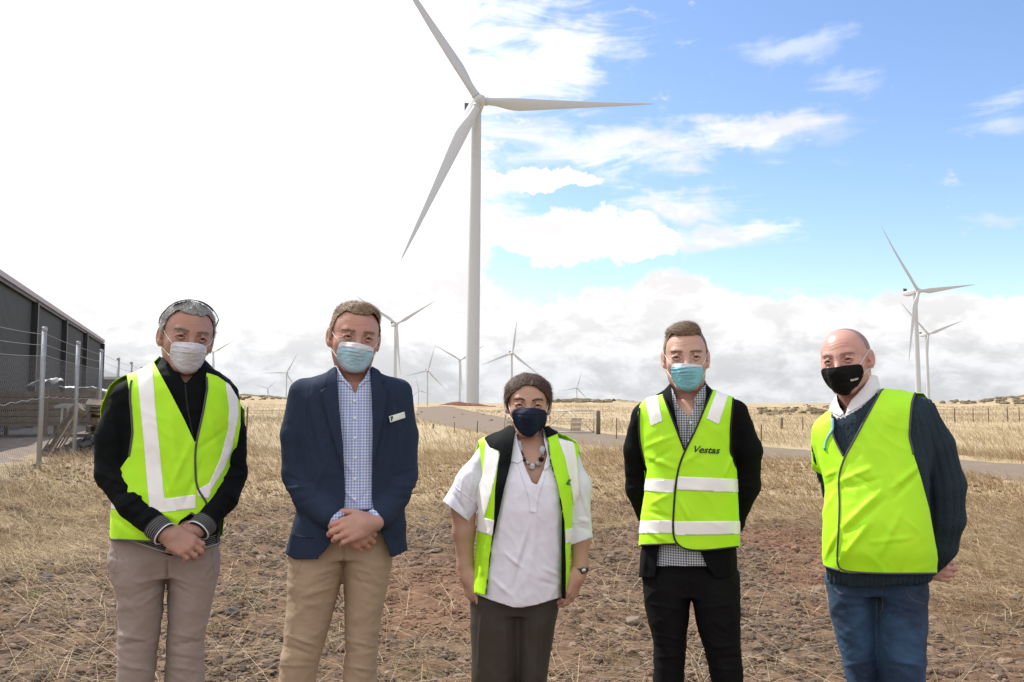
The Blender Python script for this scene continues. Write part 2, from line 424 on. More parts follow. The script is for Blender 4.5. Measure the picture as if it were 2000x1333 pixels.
# gravel yard behind the fence
YARD = np.stack([np.linspace(-11, -24, 60), np.linspace(8, 48, 60)], 1)
def yard():
    # left of the fence line
    s = np.linspace(0, 1, 90); V = []; nx = 24
    for a in s:
        y = 6 + a * 62; x0 = -8.05 - .344 * (y - 14) - .55
        for k in range(nx): V.append((x0 - k * (.9 if k < 12 else 1.6), y))
    V = np.array(V); Z = terrain(V[:, 0], V[:, 1]) + .05; Z[::nx] -= .08
    V = np.column_stack([V, Z]); n = len(s)
    i = np.arange(n - 1)[:, None] * nx; j = np.arange(nx - 1)[None]
    Fq = np.stack([i + j, i + nx + j, i + nx + j + 1, i + j + 1], -1).reshape(-1, 4)[:, ::-1]
    tag(link('yard_gravel', mesh_np('yard_gravel', V, Fq, True), M_YARD), kind='structure')
M_YARD = material('yard_gravel', (.30, .24, .19), .95, noise=(3, .8, (.20, .16, .13)), bump=(60, .01, .5), spec=.15)
yard()

# red earth mound and far rocky rims
def mound(name, label, px0, px1, pyt, Y, depth, mat, cat='mound', seed=0, rough=.25):
    a = at(px0, 795, Y); b = at(px1, 795, Y); w = b[0] - a[0]
    n, m = 70, 14; V = []
    for i in range(n + 1):
        u = i / n
        for j in range(m + 1):
            v = j / m
            x = a[0] + w * u; y = Y + (v - .5) * depth
            top = CAMZ + (785 - np.interp(u, np.linspace(0, 1, len(pyt)), pyt)) / FPX * Y
            g = terr_base(x, y) - .3
            e = (np.sin(np.pi * v)) ** .7 * min(1, min(u, 1 - u) * 14) ** .6
            V.append((x, y, g + (top - g) * e))
    V = np.array(V); V[:, 2] += rough * fbm(V * np.array([.25, .25, .25]) + seed, 4) * np.repeat(np.sin(np.pi * np.linspace(0, 1, m + 1))[None], n + 1, 0).ravel()
    i = np.arange(n)[:, None] * (m + 1); j = np.arange(m)[None]
    Fq = np.stack([i + j, i + m + 1 + j, i + m + 2 + j, i + 1 + j], -1).reshape(-1, 4)
    return link(name, mesh_np(name, V, Fq, True), mat)
M_RED = material('red_earth', (.13, .055, .035), .95, noise=(.8, .7, (.23, .11, .07)), bump=(6, .05), spec=.1)
M_ROCKY = material('rocky_rim', (.23, .17, .10), .95, noise=(.5, .9, (.09, .075, .055)), bump=(3, .2, 1.0), spec=.1)
tag(mound('earth_mound', '', 850, 975, [794, 789, 785.5, 785, 787, 789, 791, 793, 795], 232, 12, M_RED), 'low mound of bare red earth at the foot of the largest turbine', 'earth mound')
tag(mound('rocky_rise', '', 1900, 2120, [786, 781, 776.5, 774.5, 773, 771, 775, 780], 236, 16, M_ROCKY, rough=.6), kind='structure')
tag(mound('rocky_rise', '', 1058, 1260, [788, 782, 780.5, 781, 782, 782.5, 785, 788], 238, 16, M_ROCKY, rough=.5), kind='structure')
tag(mound('rocky_rise', '', 400, 590, [777, 771, 770, 772, 774, 777, 781], 238, 16, M_ROCKY, rough=.4), kind='structure')

# ------------------------------------------------------------------ stones
def ico(sub):
    import bmesh
    bm = bmesh.new(); bmesh.ops.create_icosphere(bm, subdivisions=sub, radius=1); bm.verts.ensure_lookup_table()
    V = np.array([v.co[:] for v in bm.verts]); Fc = np.array([[v.index for v in f.verts] for f in bm.faces]); bm.free(); return V, Fc
ICO1, ICO2, ICO3 = ico(1), ico(2), ico(3)
def rock_shape(base, seed, amp=.35):
    V = base[0].copy(); n = pnoise(V * 1.3 + seed * 7.7); n2 = pnoise(V * 3.1 + seed)
    V = V * (1 + amp * n + amp * .35 * n2)[:, None]
    r = np.random.default_rng(seed)
    for _ in range(5):     # knock flat facets
        d = r.normal(size=3); d /= np.linalg.norm(d); k = .55 + .25 * r.random(); s = V @ d
        V = V - np.maximum(s - k, 0)[:, None] * d
    return V
def scatter(name, pts, size, base, mat, flat=.6, seed=1, extra=None, nvar=8):
    rg = np.random.default_rng(seed); shapes = [rock_shape(base, seed * 10 + i) for i in range(nvar)]
    N = len(pts); nv = len(base[0]); V = np.zeros((N, nv, 3), np.float32)
    a = rg.random(N) * 6.283; c, s = np.cos(a), np.sin(a); var = rg.integers(0, nvar, N)
    sc = size[:, None] * (1 + .45 * (rg.random((N, 3)) - .5)) * np.array([1.15, .95, flat])
    for k in range(nvar):
        m = var == k; B = shapes[k][None] * sc[m][:, None]
        V[m, :, 0] = B[..., 0] * c[m][:, None] - B[..., 1] * s[m][:, None]
        V[m, :, 1] = B[..., 0] * s[m][:, None] + B[..., 1] * c[m][:, None]
        V[m, :, 2] = B[..., 2]
    V += pts[:, None]; V[..., 2] += size[:, None] * flat * .35
    Fc = base[1][None] + (np.arange(N) * nv)[:, None, None]
    col = np.repeat(rg.random(N), nv)
    at_ = {'tint': col}
    if extra is not None: at_['red'] = np.repeat(extra, nv)
    return link(name, mesh_np(name, V.reshape(-1, 3), Fc.reshape(-1, 3), False, at_), mat)
def stone_b(t, b, tc):
    ti = t.new('ShaderNodeAttribute', attribute_name='tint').outputs['Fac']
    rd = t.new('ShaderNodeAttribute', attribute_name='red').outputs['Fac']
    r = t.new('ShaderNodeValToRGB'); t.l.new(ti, r.inputs[0])
    e = r.color_ramp.elements; e[0].position = 0; e[0].color = (.060, .046, .037, 1); e[1].position = 1; e[1].color = (.27, .20, .148, 1)
    for p, c in ((.3, (.085, .062, .047, 1)), (.6, (.14, .096, .068, 1)), (.85, (.185, .125, .09, 1))):
        q = e.new(p); q.color = c
    n = t.noise(tc, 60, 3, .6)
    c = t.mix(t.m('MULTIPLY', n, .5), r.outputs[0], (.17, .13, .105))
    c = t.mix(t.m('MULTIPLY', rd, .6), c, (.20, .095, .058))
    t.l.new(c, b.inputs['Base Color'])
M_STONE = material('scoria_stone', (.2, .16, .13), .92, bump=(120, .003, .5), spec=.2, build=stone_b)
def stones():
    rg = np.random.default_rng(3)
    def field(n, y0, y1, mu, sg, mx, pw, seed, base, dens_grass=.25):
        u = rg.random(n * 2); y = y0 + (y1 - y0) * u ** pw
        x = (rg.random(n * 2) * 2 - 1) * (y * .66 + .9)
        g = grassy(x, y); keep = rg.random(n * 2) > g * (1 - dens_grass)
        cl = fbm(np.stack([x, y, x * 0], -1) * .9 + 5, 3) * 1.3
        keep &= rg.random(n * 2) < .72 + .6 * cl
        keep &= road_dist(x, y) > .1
        keep &= ~((x < -8.05 - .344 * (y - 14) - .1) & (y > 8))
        x, y = x[keep][:n], y[keep][:n]
        z = terrain(x, y); s = np.clip(np.exp(rg.normal(mu, sg, len(x))), .003, mx)
        s *= np.clip(.6 + (y / 7) * .4, .8, 1.8)
        return scatter('gravel', np.stack([x, y, z], 1), s, base, M_STONE, .62, seed, reddish(x, y))
    o = field(72000, 3.3, 9.8, math.log(.0098), .48, .034, 1.3, 1, ICO1, .45)
    tag(o, kind='stuff')
    o = field(22000, 9, 20, math.log(.014), .45, .05, 1.2, 2, ICO1, .3)
    tag(o, kind='stuff')
    o = field(2600, 3.3, 12, math.log(.030), .28, .055, 1.3, 4, ICO2)
    tag(o, kind='stuff')
stones()
M_ROCK_DARK = material('dark_basalt', (.07, .062, .06), .85, noise=(14, .8, (.13, .115, .105)), bump=(50, .006, .7), spec=.3)
M_ROCK_PALE = material('pale_rock', (.22, .175, .14), .9, noise=(10, .8, (.14, .11, .088)), bump=(40, .006, .7), spec=.2)
def rock(px, py, w_px, dark, label, seed, flat=.6):
    p = ground_at(px, py); s = w_px / 2 / FPX * p[1]
    V = rock_shape(ICO3, seed, .3) * np.array([s, s * .8, s * flat])
    me = mesh_np('rock', V, ICO3[1], False)
    o = link('rock', me, M_ROCK_DARK if dark else M_ROCK_PALE, loc=(p[0], p[1], terrain(p[0], p[1]) + s * flat * .45))
    tag(o, label, 'rock', 'larger rocks lying on the gravel')
for a in [(453, 1202, 34, 1, 'grey angular rock on the gravel beside the right knee of the grey haired man', 1),
          (92, 1134, 30, 1, 'large dark rock on the gravel at the far left, left of the grey trousers', 2, .7),
          (28, 1032, 18, 1, 'small dark rock at the left edge in front of the wire fence', 3),
          (1236, 1222, 40, 0, 'rough brown rock just left of the black trousered man', 4, .65),
          (1192, 1096, 26, 0, 'pale rounded rock between the woman and the man in the black blazer', 5),
          (849, 1080, 26, 0, 'pale flat rock between the navy blazer and the woman, on red soil', 6, .45),
          (828, 1020, 26, 1, 'dark rock on the red soil right beside the navy blazer', 7, .5),
          (1490, 1216, 16, 0, 'pale round rock right of the black trousered man', 8, .8),
          (1600, 1160, 30, 0, 'pale angular rock left of the blue jeans', 9, .5),
          (1880, 1178, 26, 0, 'reddish brown lumpy rock right of the blue jeans', 10, .7),
          (1975, 1030, 50, 0, 'broad flat pale stone half buried in dry grass at the right edge', 11, .25),
          (1985, 1172, 30, 0, 'light stone low at the right edge amid straw', 12, .5)]:
    rock(*a)

# scattered dark boulders on the far field
def far_boulders():
    rg = np.random.default_rng(11); pts = []; sz = []
    def zone(n, x0, x1, y0, y1, Yd=None, s=(.25, .6)):
        for _ in range(n):
            p = ground_at(x0 + (x1 - x0) * rg.random(), y0 + (y1 - y0) * rg.random() ** .8)
            pts.append(p); sz.append(rg.uniform(*s) * min(1, p[1] / 120 + .25))
    zone(55, 1480, 1640, 797, 812); zone(110, 1070, 1200, 783, 787, s=(.3, .8)); zone(70, 1840, 2000, 777, 790, s=(.3, .9))
    zone(40, 1560, 1800, 790, 800, s=(.2, .5)); zone(30, 450, 560, 775, 782, s=(.3, .7)); zone(18, 640, 1000, 796, 830, s=(.1, .3))
    pts_ = np.array(pts); pts_[:, 2] = terrain(pts_[:, 0], pts_[:, 1])
    o = scatter('field_boulders', pts_, np.array(sz), ICO2, M_FB, .55, 5)
    tag(o, kind='stuff')
M_FB = material('field_boulder', (.13, .105, .075), .95, noise=(2, .7, (.24, .19, .12)), bump=(8, .05), spec=.1)
far_boulders()

# ------------------------------------------------------------------ dry grass
def blades(name, x, y, h, w, lean, mat, seed, rnd=.5):
    rg = np.random.default_rng(seed); N = len(x); z = terrain(x, y)
    a = rg.random(N) * 6.283
    ld = np.stack([-.75 + rg.normal(0, rnd, N), rg.normal(0, rnd, N)], 1) * (lean * h)[:, None]
    wx = np.cos(a) * w / 2; wy = np.sin(a) * w / 2
    V = np.zeros((N, 7, 3), np.float32)
    for k, t_ in enumerate((0, .4, .75)):
        cx = x + ld[:, 0] * t_ ** 1.7; cy = y + ld[:, 1] * t_ ** 1.7; cz = z - .01 + h * (t_ - .25 * np.minimum(lean, 1.6) * t_ ** 2)
        ww = 1 - .35 * t_
        V[:, 2 * k] = np.stack([cx - wx * ww, cy - wy * ww, cz], 1); V[:, 2 * k + 1] = np.stack([cx + wx * ww, cy + wy * ww, cz], 1)
    V[:, 6] = np.stack([x + ld[:, 0], y + ld[:, 1], z + h * (1 - .25 * np.minimum(lean, 1.6))], 1)
    b = (np.arange(N) * 7)[:, None, None]
    F4 = (np.array([[0, 1, 3, 2], [2, 3, 5, 4]])[None] + b).reshape(-1, 4); F3 = (np.array([[4, 5, 6]])[None] + b).reshape(-1, 3)
    o = link(name, mesh_np(name, V.reshape(-1, 3), [F4, F3], False, {'tint': np.repeat(rg.random(N), 7)}), mat)
    return tag(o, kind='stuff')
def straw_b(t, b, tc):
    ti = t.new('ShaderNodeAttribute', attribute_name='tint').outputs['Fac']
    r = t.new('ShaderNodeValToRGB'); t.l.new(ti, r.inputs[0]); e = r.color_ramp.elements
    e[0].position = 0; e[0].color = (.19, .12, .065, 1); e[1].position = 1; e[1].color = (.66, .54, .345, 1)
    for p, c in ((.35, (.33, .23, .13, 1)), (.7, (.50, .38, .225, 1))): e.new(p).color = c
    t.l.new(r.outputs[0], b.inputs['Base Color'])
M_STRAW = material('dry_straw', (.55, .42, .22), .8, spec=.2, build=straw_b)
def far_grass_b(t, b, tc):
    ti = t.new('ShaderNodeAttribute', attribute_name='tint').outputs['Fac']
    r = t.new('ShaderNodeValToRGB'); t.l.new(ti, r.inputs[0]); e = r.color_ramp.elements
    e[0].position = 0; e[0].color = (.38, .30, .185, 1); e[1].position = 1; e[1].color = (.58, .485, .33, 1)
    t.l.new(r.outputs[0], b.inputs['Base Color'])
M_FAR_STRAW = material('pale_field_grass', (.5, .4, .2), .9, spec=.1, build=far_grass_b)
M_GREEN = material('green_weed', (.10, .14, .03), .8, noise=(20, .8, (.2, .2, .06)))
def grass():
    rg = np.random.default_rng(21)
    def tufts(n, y0, y1, pw, per, spread, hr, w, thr, seed, lean=(.5, 1.4), name='dry_grass', mat=M_STRAW, rnd=.45):
        y = y0 + (y1 - y0) * rg.random(n * 3) ** pw; x = (rg.random(n * 3) * 2 - 1) * (y * .66 + 1)
        g = grassy(x, y); k = rg.random(n * 3) < thr + (1 - thr) * g
        k &= ~((x < -8.05 - .344 * (y - 14) - .1) & (y > 8))
        x, y = x[k][:n], y[k][:n]
        xs = np.repeat(x, per) + rg.normal(0, spread, len(x) * per); ys = np.repeat(y, per) + rg.normal(0, spread, len(x) * per)
        k = road_dist(xs, ys) > .08; xs, ys = xs[k], ys[k]
        h = rg.uniform(*hr, len(xs)); le = rg.uniform(*lean, len(xs))
        return blades(name, xs, ys, h, np.full(len(xs), w) * (ys / y0) ** .5, le, mat, seed, rnd)
    tufts(7600, 3.4, 11, 1.15, 5, .10, (.04, .16), .0022, .16, 31, (1.4, 3.2), rnd=1.3)
    tufts(6000, 5.2, 12.5, .9, 7, .08, (.05, .18), .0030, .0, 37, (1.0, 2.8), rnd=1.0)       # straws lying on the gravel
    tufts(420, 3.6, 9.5, 1.2, 9, .03, (.12, .30), .003, .14, 32, (.4, 1.2))            # small upright tufts
    tufts(3400, 6.0, 12.5, .8, 8, .07, (.06, .22), .0034, .0, 33, (.7, 2.2), rnd=.7)
    tufts(7000, 10.5, 24, 1.0, 7, .12, (.10, .30), .006, .0, 34, (.4, 1.4))
    # the open paddock beyond
    n = 62000; y = 20 * (150 / 20) ** (rg.random(n)); x = (rg.random(n) * 2 - 1) * y * .66
    k = (road_dist(x, y) > .2) & ~((x < -8.05 - .344 * (y - 14) - .1)); x, y = x[k], y[k]
    k = rg.random(len(x)) < .35 + .9 * sstep(fbm(np.stack([x * .06, y * .06, x * 0], -1), 3), -.35, .2); x, y = x[k], y[k]
    blades('field_grass', x, y, rg.uniform(.16, .36, len(x)), .010 * (y / 20), rg.uniform(.3, 1.0, len(x)), M_FAR_STRAW, 35)
    # a few living weeds by the fence and on the gravel
    c = np.array([ground_at(*q)[:2] for q in [(85, 945), (70, 1165), (45, 1110), (820, 1320), (240, 1060), (530, 1030), (1230, 1290), (480, 1160), (1480, 1120)]])
    xs = np.repeat(c[:, 0], 60) + rg.normal(0, .07, len(c) * 60); ys = np.repeat(c[:, 1], 60) + rg.normal(0, .07, len(c) * 60)
    blades('green_weeds', xs, ys, rg.uniform(.02, .06, len(xs)), np.full(len(xs), .006), rg.uniform(.3, 1.5, len(xs)), M_GREEN, 36, .8)
grass()

# ------------------------------------------------------------------ wind turbines
M_TURB = material('turbine_white_paint', (.50, .53, .575), .4, spec=.4)
M_TURB_DARK = material('radiator_dark', (.09, .10, .11), .6)
M_TURB_GREY = material('turbine_underside', (.45, .45, .44), .5)
HUBH = 94.0
def turbine_parts():
    # blade along +Z from the hub centre, rotor faces -Y
    st = [(1.5, 2.3, 1.0, 0, 0), (3.5, 2.3, .98, 0, 0), (6, 2.7, .75, 14, .15), (9, 3.5, .42, 13, .45), (12, 3.9, .30, 11, .6), (17, 3.5, .24, 8, .5), (24, 2.9, .21, 5, .35), (32, 2.2, .19, 3, .2), (40, 1.6, .18, 1.5, .1), (48, 1.05, .17, .5, .05), (53, .65, .17, 0, 0), (56, .32, .2, 0, 0), (56.9, .06, .3, 0, 0)]
    st = np.array(st); zz = np.concatenate([np.linspace(1.5, 20, 16), np.linspace(22, 54, 15), [55.5, 56.3, 56.9]])
    S = 18; V = []
    for z in zz:
        c, th, tw, off = [np.interp(z, st[:, 0], st[:, i]) for i in (1, 2, 3, 4)]
        tw = math.radians(tw + 4); b = -.0011 * z * z      # prebend towards the wind
        for k in range(S):
            a = 2 * math.pi * k / S; x = math.cos(a) * .5; y = math.sin(a) * .5 * th
            if z > 5: y *= .55 + .45 * math.cos(a * .5) ** 2 if False else (1.0 - .55 * (x + .5)) ** .5 * 1.05
            x = x * c + off; y *= c
            V.append((x * math.cos(tw) - y * math.sin(tw), x * math.sin(tw) + y * math.cos(tw) + b, z))
    n = len(zz); i = np.arange(n - 1)[:, None] * S; j = np.arange(S)[None]; k = (j + 1) % S
    Fq = np.stack([i + j, i + k, i + S + k, i + S + j], -1).reshape(-1, 4)
    V.append((V[-1][0], V[-1][1], 57.0)); e = len(V) - 1
    Ft = np.array([[(n - 1) * S + q, (n - 1) * S + (q + 1) % S, e] for q in range(S)])
    blade = mesh_np('blade', V, [Fq, Ft])
    # hub: spinner turned about the rotor axis (Y), with three blade sockets
    prof = [(-2.35, .02), (-2.3, .5), (-2.0, 1.05), (-1.4, 1.55), (-.5, 1.85), (.6, 1.9), (1.5, 1.75), (1.7, 1.55), (1.72, .02)]
    V, Fq = [], []; S = 28
    for (y, r) in prof:
        for k in range(S): V.append((r * math.cos(6.28318 * k / S), y, r * math.sin(6.28318 * k / S)))
    Fq = [[i * S + k, i * S + (k + 1) % S, (i + 1) * S + (k + 1) % S, (i + 1) * S + k] for i in range(len(prof) - 1) for k in range(S)]
    h = MB(); h.add(V, Fq)
    for k in range(3):
        a = k * 2.0944; d = np.array([math.sin(a), 0, math.cos(a)])
        h.tube([d * .8, d * 2.0, d * 2.05, d * 2.35], [1.28, 1.28, 1.34, 1.34], 20)
    hub = h
    return blade, hub
BLADE, HUBMB = turbine_parts()
def tower_mesh():
    zz = [-8, 0, .3, 20, 20.12, 45, 45.12, 70, 70.12, HUBH - 2.6, HUBH - 2.3, HUBH - 2.0]
    S = 40; V = []
    for z in zz:
        r = np.interp(z, [-8, 0, 45, HUBH], [2.12, 2.1, 1.85, 1.42]); r += .05 if z in (20.12, 45.12, 70.12) and False else 0
        if z > HUBH - 2.4: r = 1.6
        for k in range(S): V.append((r * math.cos(6.28318 * k / S), r * math.sin(6.28318 * k / S), z))
    Fq = [[i * S + k, i * S + (k + 1) % S, (i + 1) * S + (k + 1) % S, (i + 1) * S + k] for i in range(len(zz) - 1) for k in range(S)]
    return mesh_np('tower', V, np.array(Fq))
TOWER = tower_mesh()
def nacelle_mesh():
    # section lofted along Y: rounded box, deeper in the middle, tapering to the tail
    st = [(1.2, 1.35, -1.5, 1.5), (1.6, 1.7, -1.75, 1.8), (3.5, 1.85, -1.95, 2.0), (9.5, 1.85, -1.95, 2.0), (11.6, 1.75, -1.2, 1.95), (12.8, 1.6, -.4, 1.9), (13.0, 1.45, -.2, 1.7)]
    S = 24; V = []
    for (y, w, z0, z1) in st:
        for k in range(S):
            a = 2 * math.pi * k / S; c, s = math.cos(a), math.sin(a)
            sc = (abs(c) ** 5 + abs(s) ** 5) ** (-1 / 5)
            V.append((w * c * sc, y, (z0 + z1) / 2 + (z1 - z0) / 2 * s * sc))
    n = len(st); Fq = [[i * S + k, i * S + (k + 1) % S, (i + 1) * S + (k + 1) % S, (i + 1) * S + k] for i in range(n - 1) for k in range(S)]
    for e in (0, n - 1):
        V.append((0, st[e][0], (st[e][2] + st[e][3]) / 2)); c_ = len(V) - 1
        Fq += [[e * S + k, e * S + (k + 1) % S, c_, c_] for k in range(0)]
    Ft = [[0 * S + k, (k + 1) % S, n * S] for k in range(S)] + [[(n - 1) * S + (k + 1) % S, (n - 1) * S + k, n * S + 1] for k in range(S)]
    return mesh_np('nacelle', V, [np.array(Fq), np.array(Ft)])
NAC = nacelle_mesh()
_rad = MB().box((0, 11.2, 3.1), (3.3, .55, 2.3)); _radfr = MB()
_HUBMESH = _RADMESH = _LEGMESH = None
def turbine(label, hx, hy, Y, yaw, ph, detail=True, lean=0.0):
    global _HUBMESH, _RADMESH, _LEGMESH
    H = at(hx, hy, Y); yr = math.radians(yaw)
    off = Matrix.Rotation(yr, 3, 'Z') @ Vector((0, -3.2, 0))     # hub sits ahead of the tower axis
    R = empty('wind_turbine', (H[0] - off.x - math.sin(math.radians(lean)) * HUBH, H[1] - off.y, H[2] - HUBH), (0, math.radians(lean), 0))
    R.rotation_mode = 'XYZ'; R.rotation_euler = (0, math.radians(lean), yr)
    tag(R, label, 'wind turbine', 'wind turbines of the wind farm')
    link('tower', TOWER, M_TURB, R)
    n = link('nacelle', NAC, M_TURB, R, (0, -3.2, HUBH)); n.rotation_euler = (math.radians(-5), 0, 0)
    if _RADMESH is None:
        o = _rad.build('radiator', M_TURB_DARK, n); _RADMESH = o.data
        o2 = MB().tube([(.9, 9.2, 1.9), (.9, 9.2, 4.4)], .05).build('mast', M_TURB_GREY, n); _LEGMESH = o2.data
    else:
        link('radiator', _RADMESH, None, n)
        if detail: link('mast', _LEGMESH, None, n)
    if _HUBMESH is None:
        h = HUBMB.build('hub', M_TURB, R, True); _HUBMESH = h.data
    else: h = link('hub', _HUBMESH, None, R)
    h.location = (0, -3.2, HUBH)
    a0 = math.radians(90 - ph)
    tilt = Matrix.Rotation(math.radians(-5), 4, 'X')
    h.rotation_euler = (tilt @ Matrix.Rotation(a0, 4, 'Y')).to_euler()
    for k in range(3):
        b = link('blade', BLADE, M_TURB, R, (0, -3.2, HUBH))
        b.rotation_euler = (tilt @ Matrix.Rotation(a0 + k * 2.0944, 4, 'Y')).to_euler()
    return R
turbine('largest white wind turbine in the centre, its tower rising above all the others', 937, 197, 241, 18, 5, lean=.75)
turbine('white wind turbine just right of the head of the man in the navy blazer', 775, 633, 905, 34, 31)
turbine('white wind turbine behind the head of the woman, one blade straight up', 1001, 690, 1270, 20, 81)
turbine('white wind turbine close beside the left side of the largest tower, partly hidden by it', 899, 704, 1507, 20, 31.5)
turbine('small white wind turbine left of the one half hidden by the largest tower', 836, 724.5, 1786, 26, 73.5)
turbine('tiny white wind turbine low over the crest of the road', 818, 763, 3100, 24, 103.5, False)
turbine('small white wind turbine just left of the navy blazer shoulder', 559.5, 728.5, 2116, 5, 61.5)
turbine('faintest and smallest wind turbine far left, left of the navy blazer', 523, 759, 3700, 24, 43.5, False)
turbine('small white wind turbine over the rocky rim right of the head of the woman', 1127, 758, 2617, 12, 72, False)
turbine('white wind turbine peeping out right beside the head of the grey haired man', 417, 688.6, 1900, 30, 33, False)
turbine('tall white wind turbine at the right, nearer of the pair above the bald man', 1794, 569, 592, 24, 7.5)
turbine('farther and lower white wind turbine of the pair at the right', 1813, 653, 986, 20, 18)

# ------------------------------------------------------------------ shed
M_CLAD = material('charcoal_cladding', (.045, .048, .05), .5, metal=.3, noise=(.6, .3, (.06, .06, .06)))
M_CLAD_DARK = material('dark_trim', (.018, .018, .02), .5)
M_FASCIA = material('pale_fascia', (.36, .31, .34), .5)
def shed():
    d = np.array([-.381, 1.0]); d /= np.linalg.norm(d); nrm = np.array([d[1], -d[0]])      # towards the fence
    def W(y): return np.array([-18.3 - .381 * (y - 29.6), y])
    zb, zt = .1, 5.85
    R = empty('industrial_shed', (*W(40), 0)); tag(R, 'long charcoal corrugated steel shed behind the wire fence at the left', 'shed')
    base = np.array([*W(40), 0])
    cols = [10.9, 18.8, 26.6, 34.5, 42.3, 50.3, 59.5]
    for y0, y1 in zip(cols[:-1], cols[1:]):
        a, b = W(y0), W(y1); L = np.linalg.norm(b - a); n = int(L / .19)
        V = []
        for i in range(n * 4 + 1):
            s = i / (n * 4) * L; ph = i % 4; o = .032 if ph in (1, 2) else 0
            q = a + d * s + nrm * o
            V += [(q[0], q[1], zb), (q[0], q[1], zt)]
        V = np.array(V) - base; m = n * 4
        Fq = [[2 * i, 2 * i + 2, 2 * i + 3, 2 * i + 1] for i in range(m)]
        link('wall_panel', mesh_np('wall_panel', V, np.array(Fq), False), M_CLAD, R)
    for y in cols:
        q = W(y) + nrm * .12 - base[:2]
        MB().box((q[0], q[1], 2.9), (.30, .30, 5.55), np.array([[d[0], nrm[0], 0], [d[1], nrm[1], 0], [0, 0, 1]])).build('downpipe', M_CLAD_DARK, R)
    a = W(10.9) - base[:2]; b = W(59.7) - base[:2]
    MB().bar((*(a + nrm * .12), 5.87), (*(b + nrm * .12), 5.87), .26, .20).build('gutter', M_FASCIA, R)
    MB().bar((*(a + nrm * .10), 5.70), (*(b + nrm * .10), 5.70), .16, .12).build('soffit_trim', M_CLAD_DARK, R)
    # roof and far gable
    w = 16.0; V = []
    for q in (a, b):
        for k, (o, z) in enumerate(((0, 5.93), (-w / 2, 6.5), (-w, 5.93))): V.append((*(q + nrm * o), z))
    link('roof', mesh_np('roof', V, np.array([[0, 1, 4, 3], [1, 2, 5, 4]]), False), M_CLAD, R)
    g = MB(); V = [(*b, zb), (*(b - nrm * w), zb), (*(b - nrm * w), 5.9), (*(b - nrm * w / 2), 6.46), (*b, 5.9)]
    g.F3 = []; g.V = [np.array(V)]; g.n = 5; g.F3 = [np.array([[0, 1, 2], [0, 2, 3], [0, 3, 4]])]
    g.build('gable_wall', M_CLAD, R)
    MB().bar((*(b + nrm * .02 + d * .06), .1), (*(b + nrm * .02 + d * .06), 5.8), .12).build('corner_trim', M_FASCIA, R)
shed()
# lower block wall beyond the shed
_p = np.array([-30.5, 74, 0.]); R = empty('low_outbuilding', (-29.5, 66, terrain(np.array([-29.5]), np.array([66.]))[0]))
tag(R, 'low pale roofed outbuilding past the far corner of the charcoal shed', 'outbuilding')
MB().box((0, 0, 1.45), (7, 6, 2.9)).build('wall', material('outbuilding_wall', (.13, .13, .13), .8, noise=(1, .5, (.2, .2, .2))), R)
MB().box((0, -.1, 3.02), (7.6, 6.8, .2)).build('roof', material('outbuilding_roof', (.62, .62, .62), .5), R)

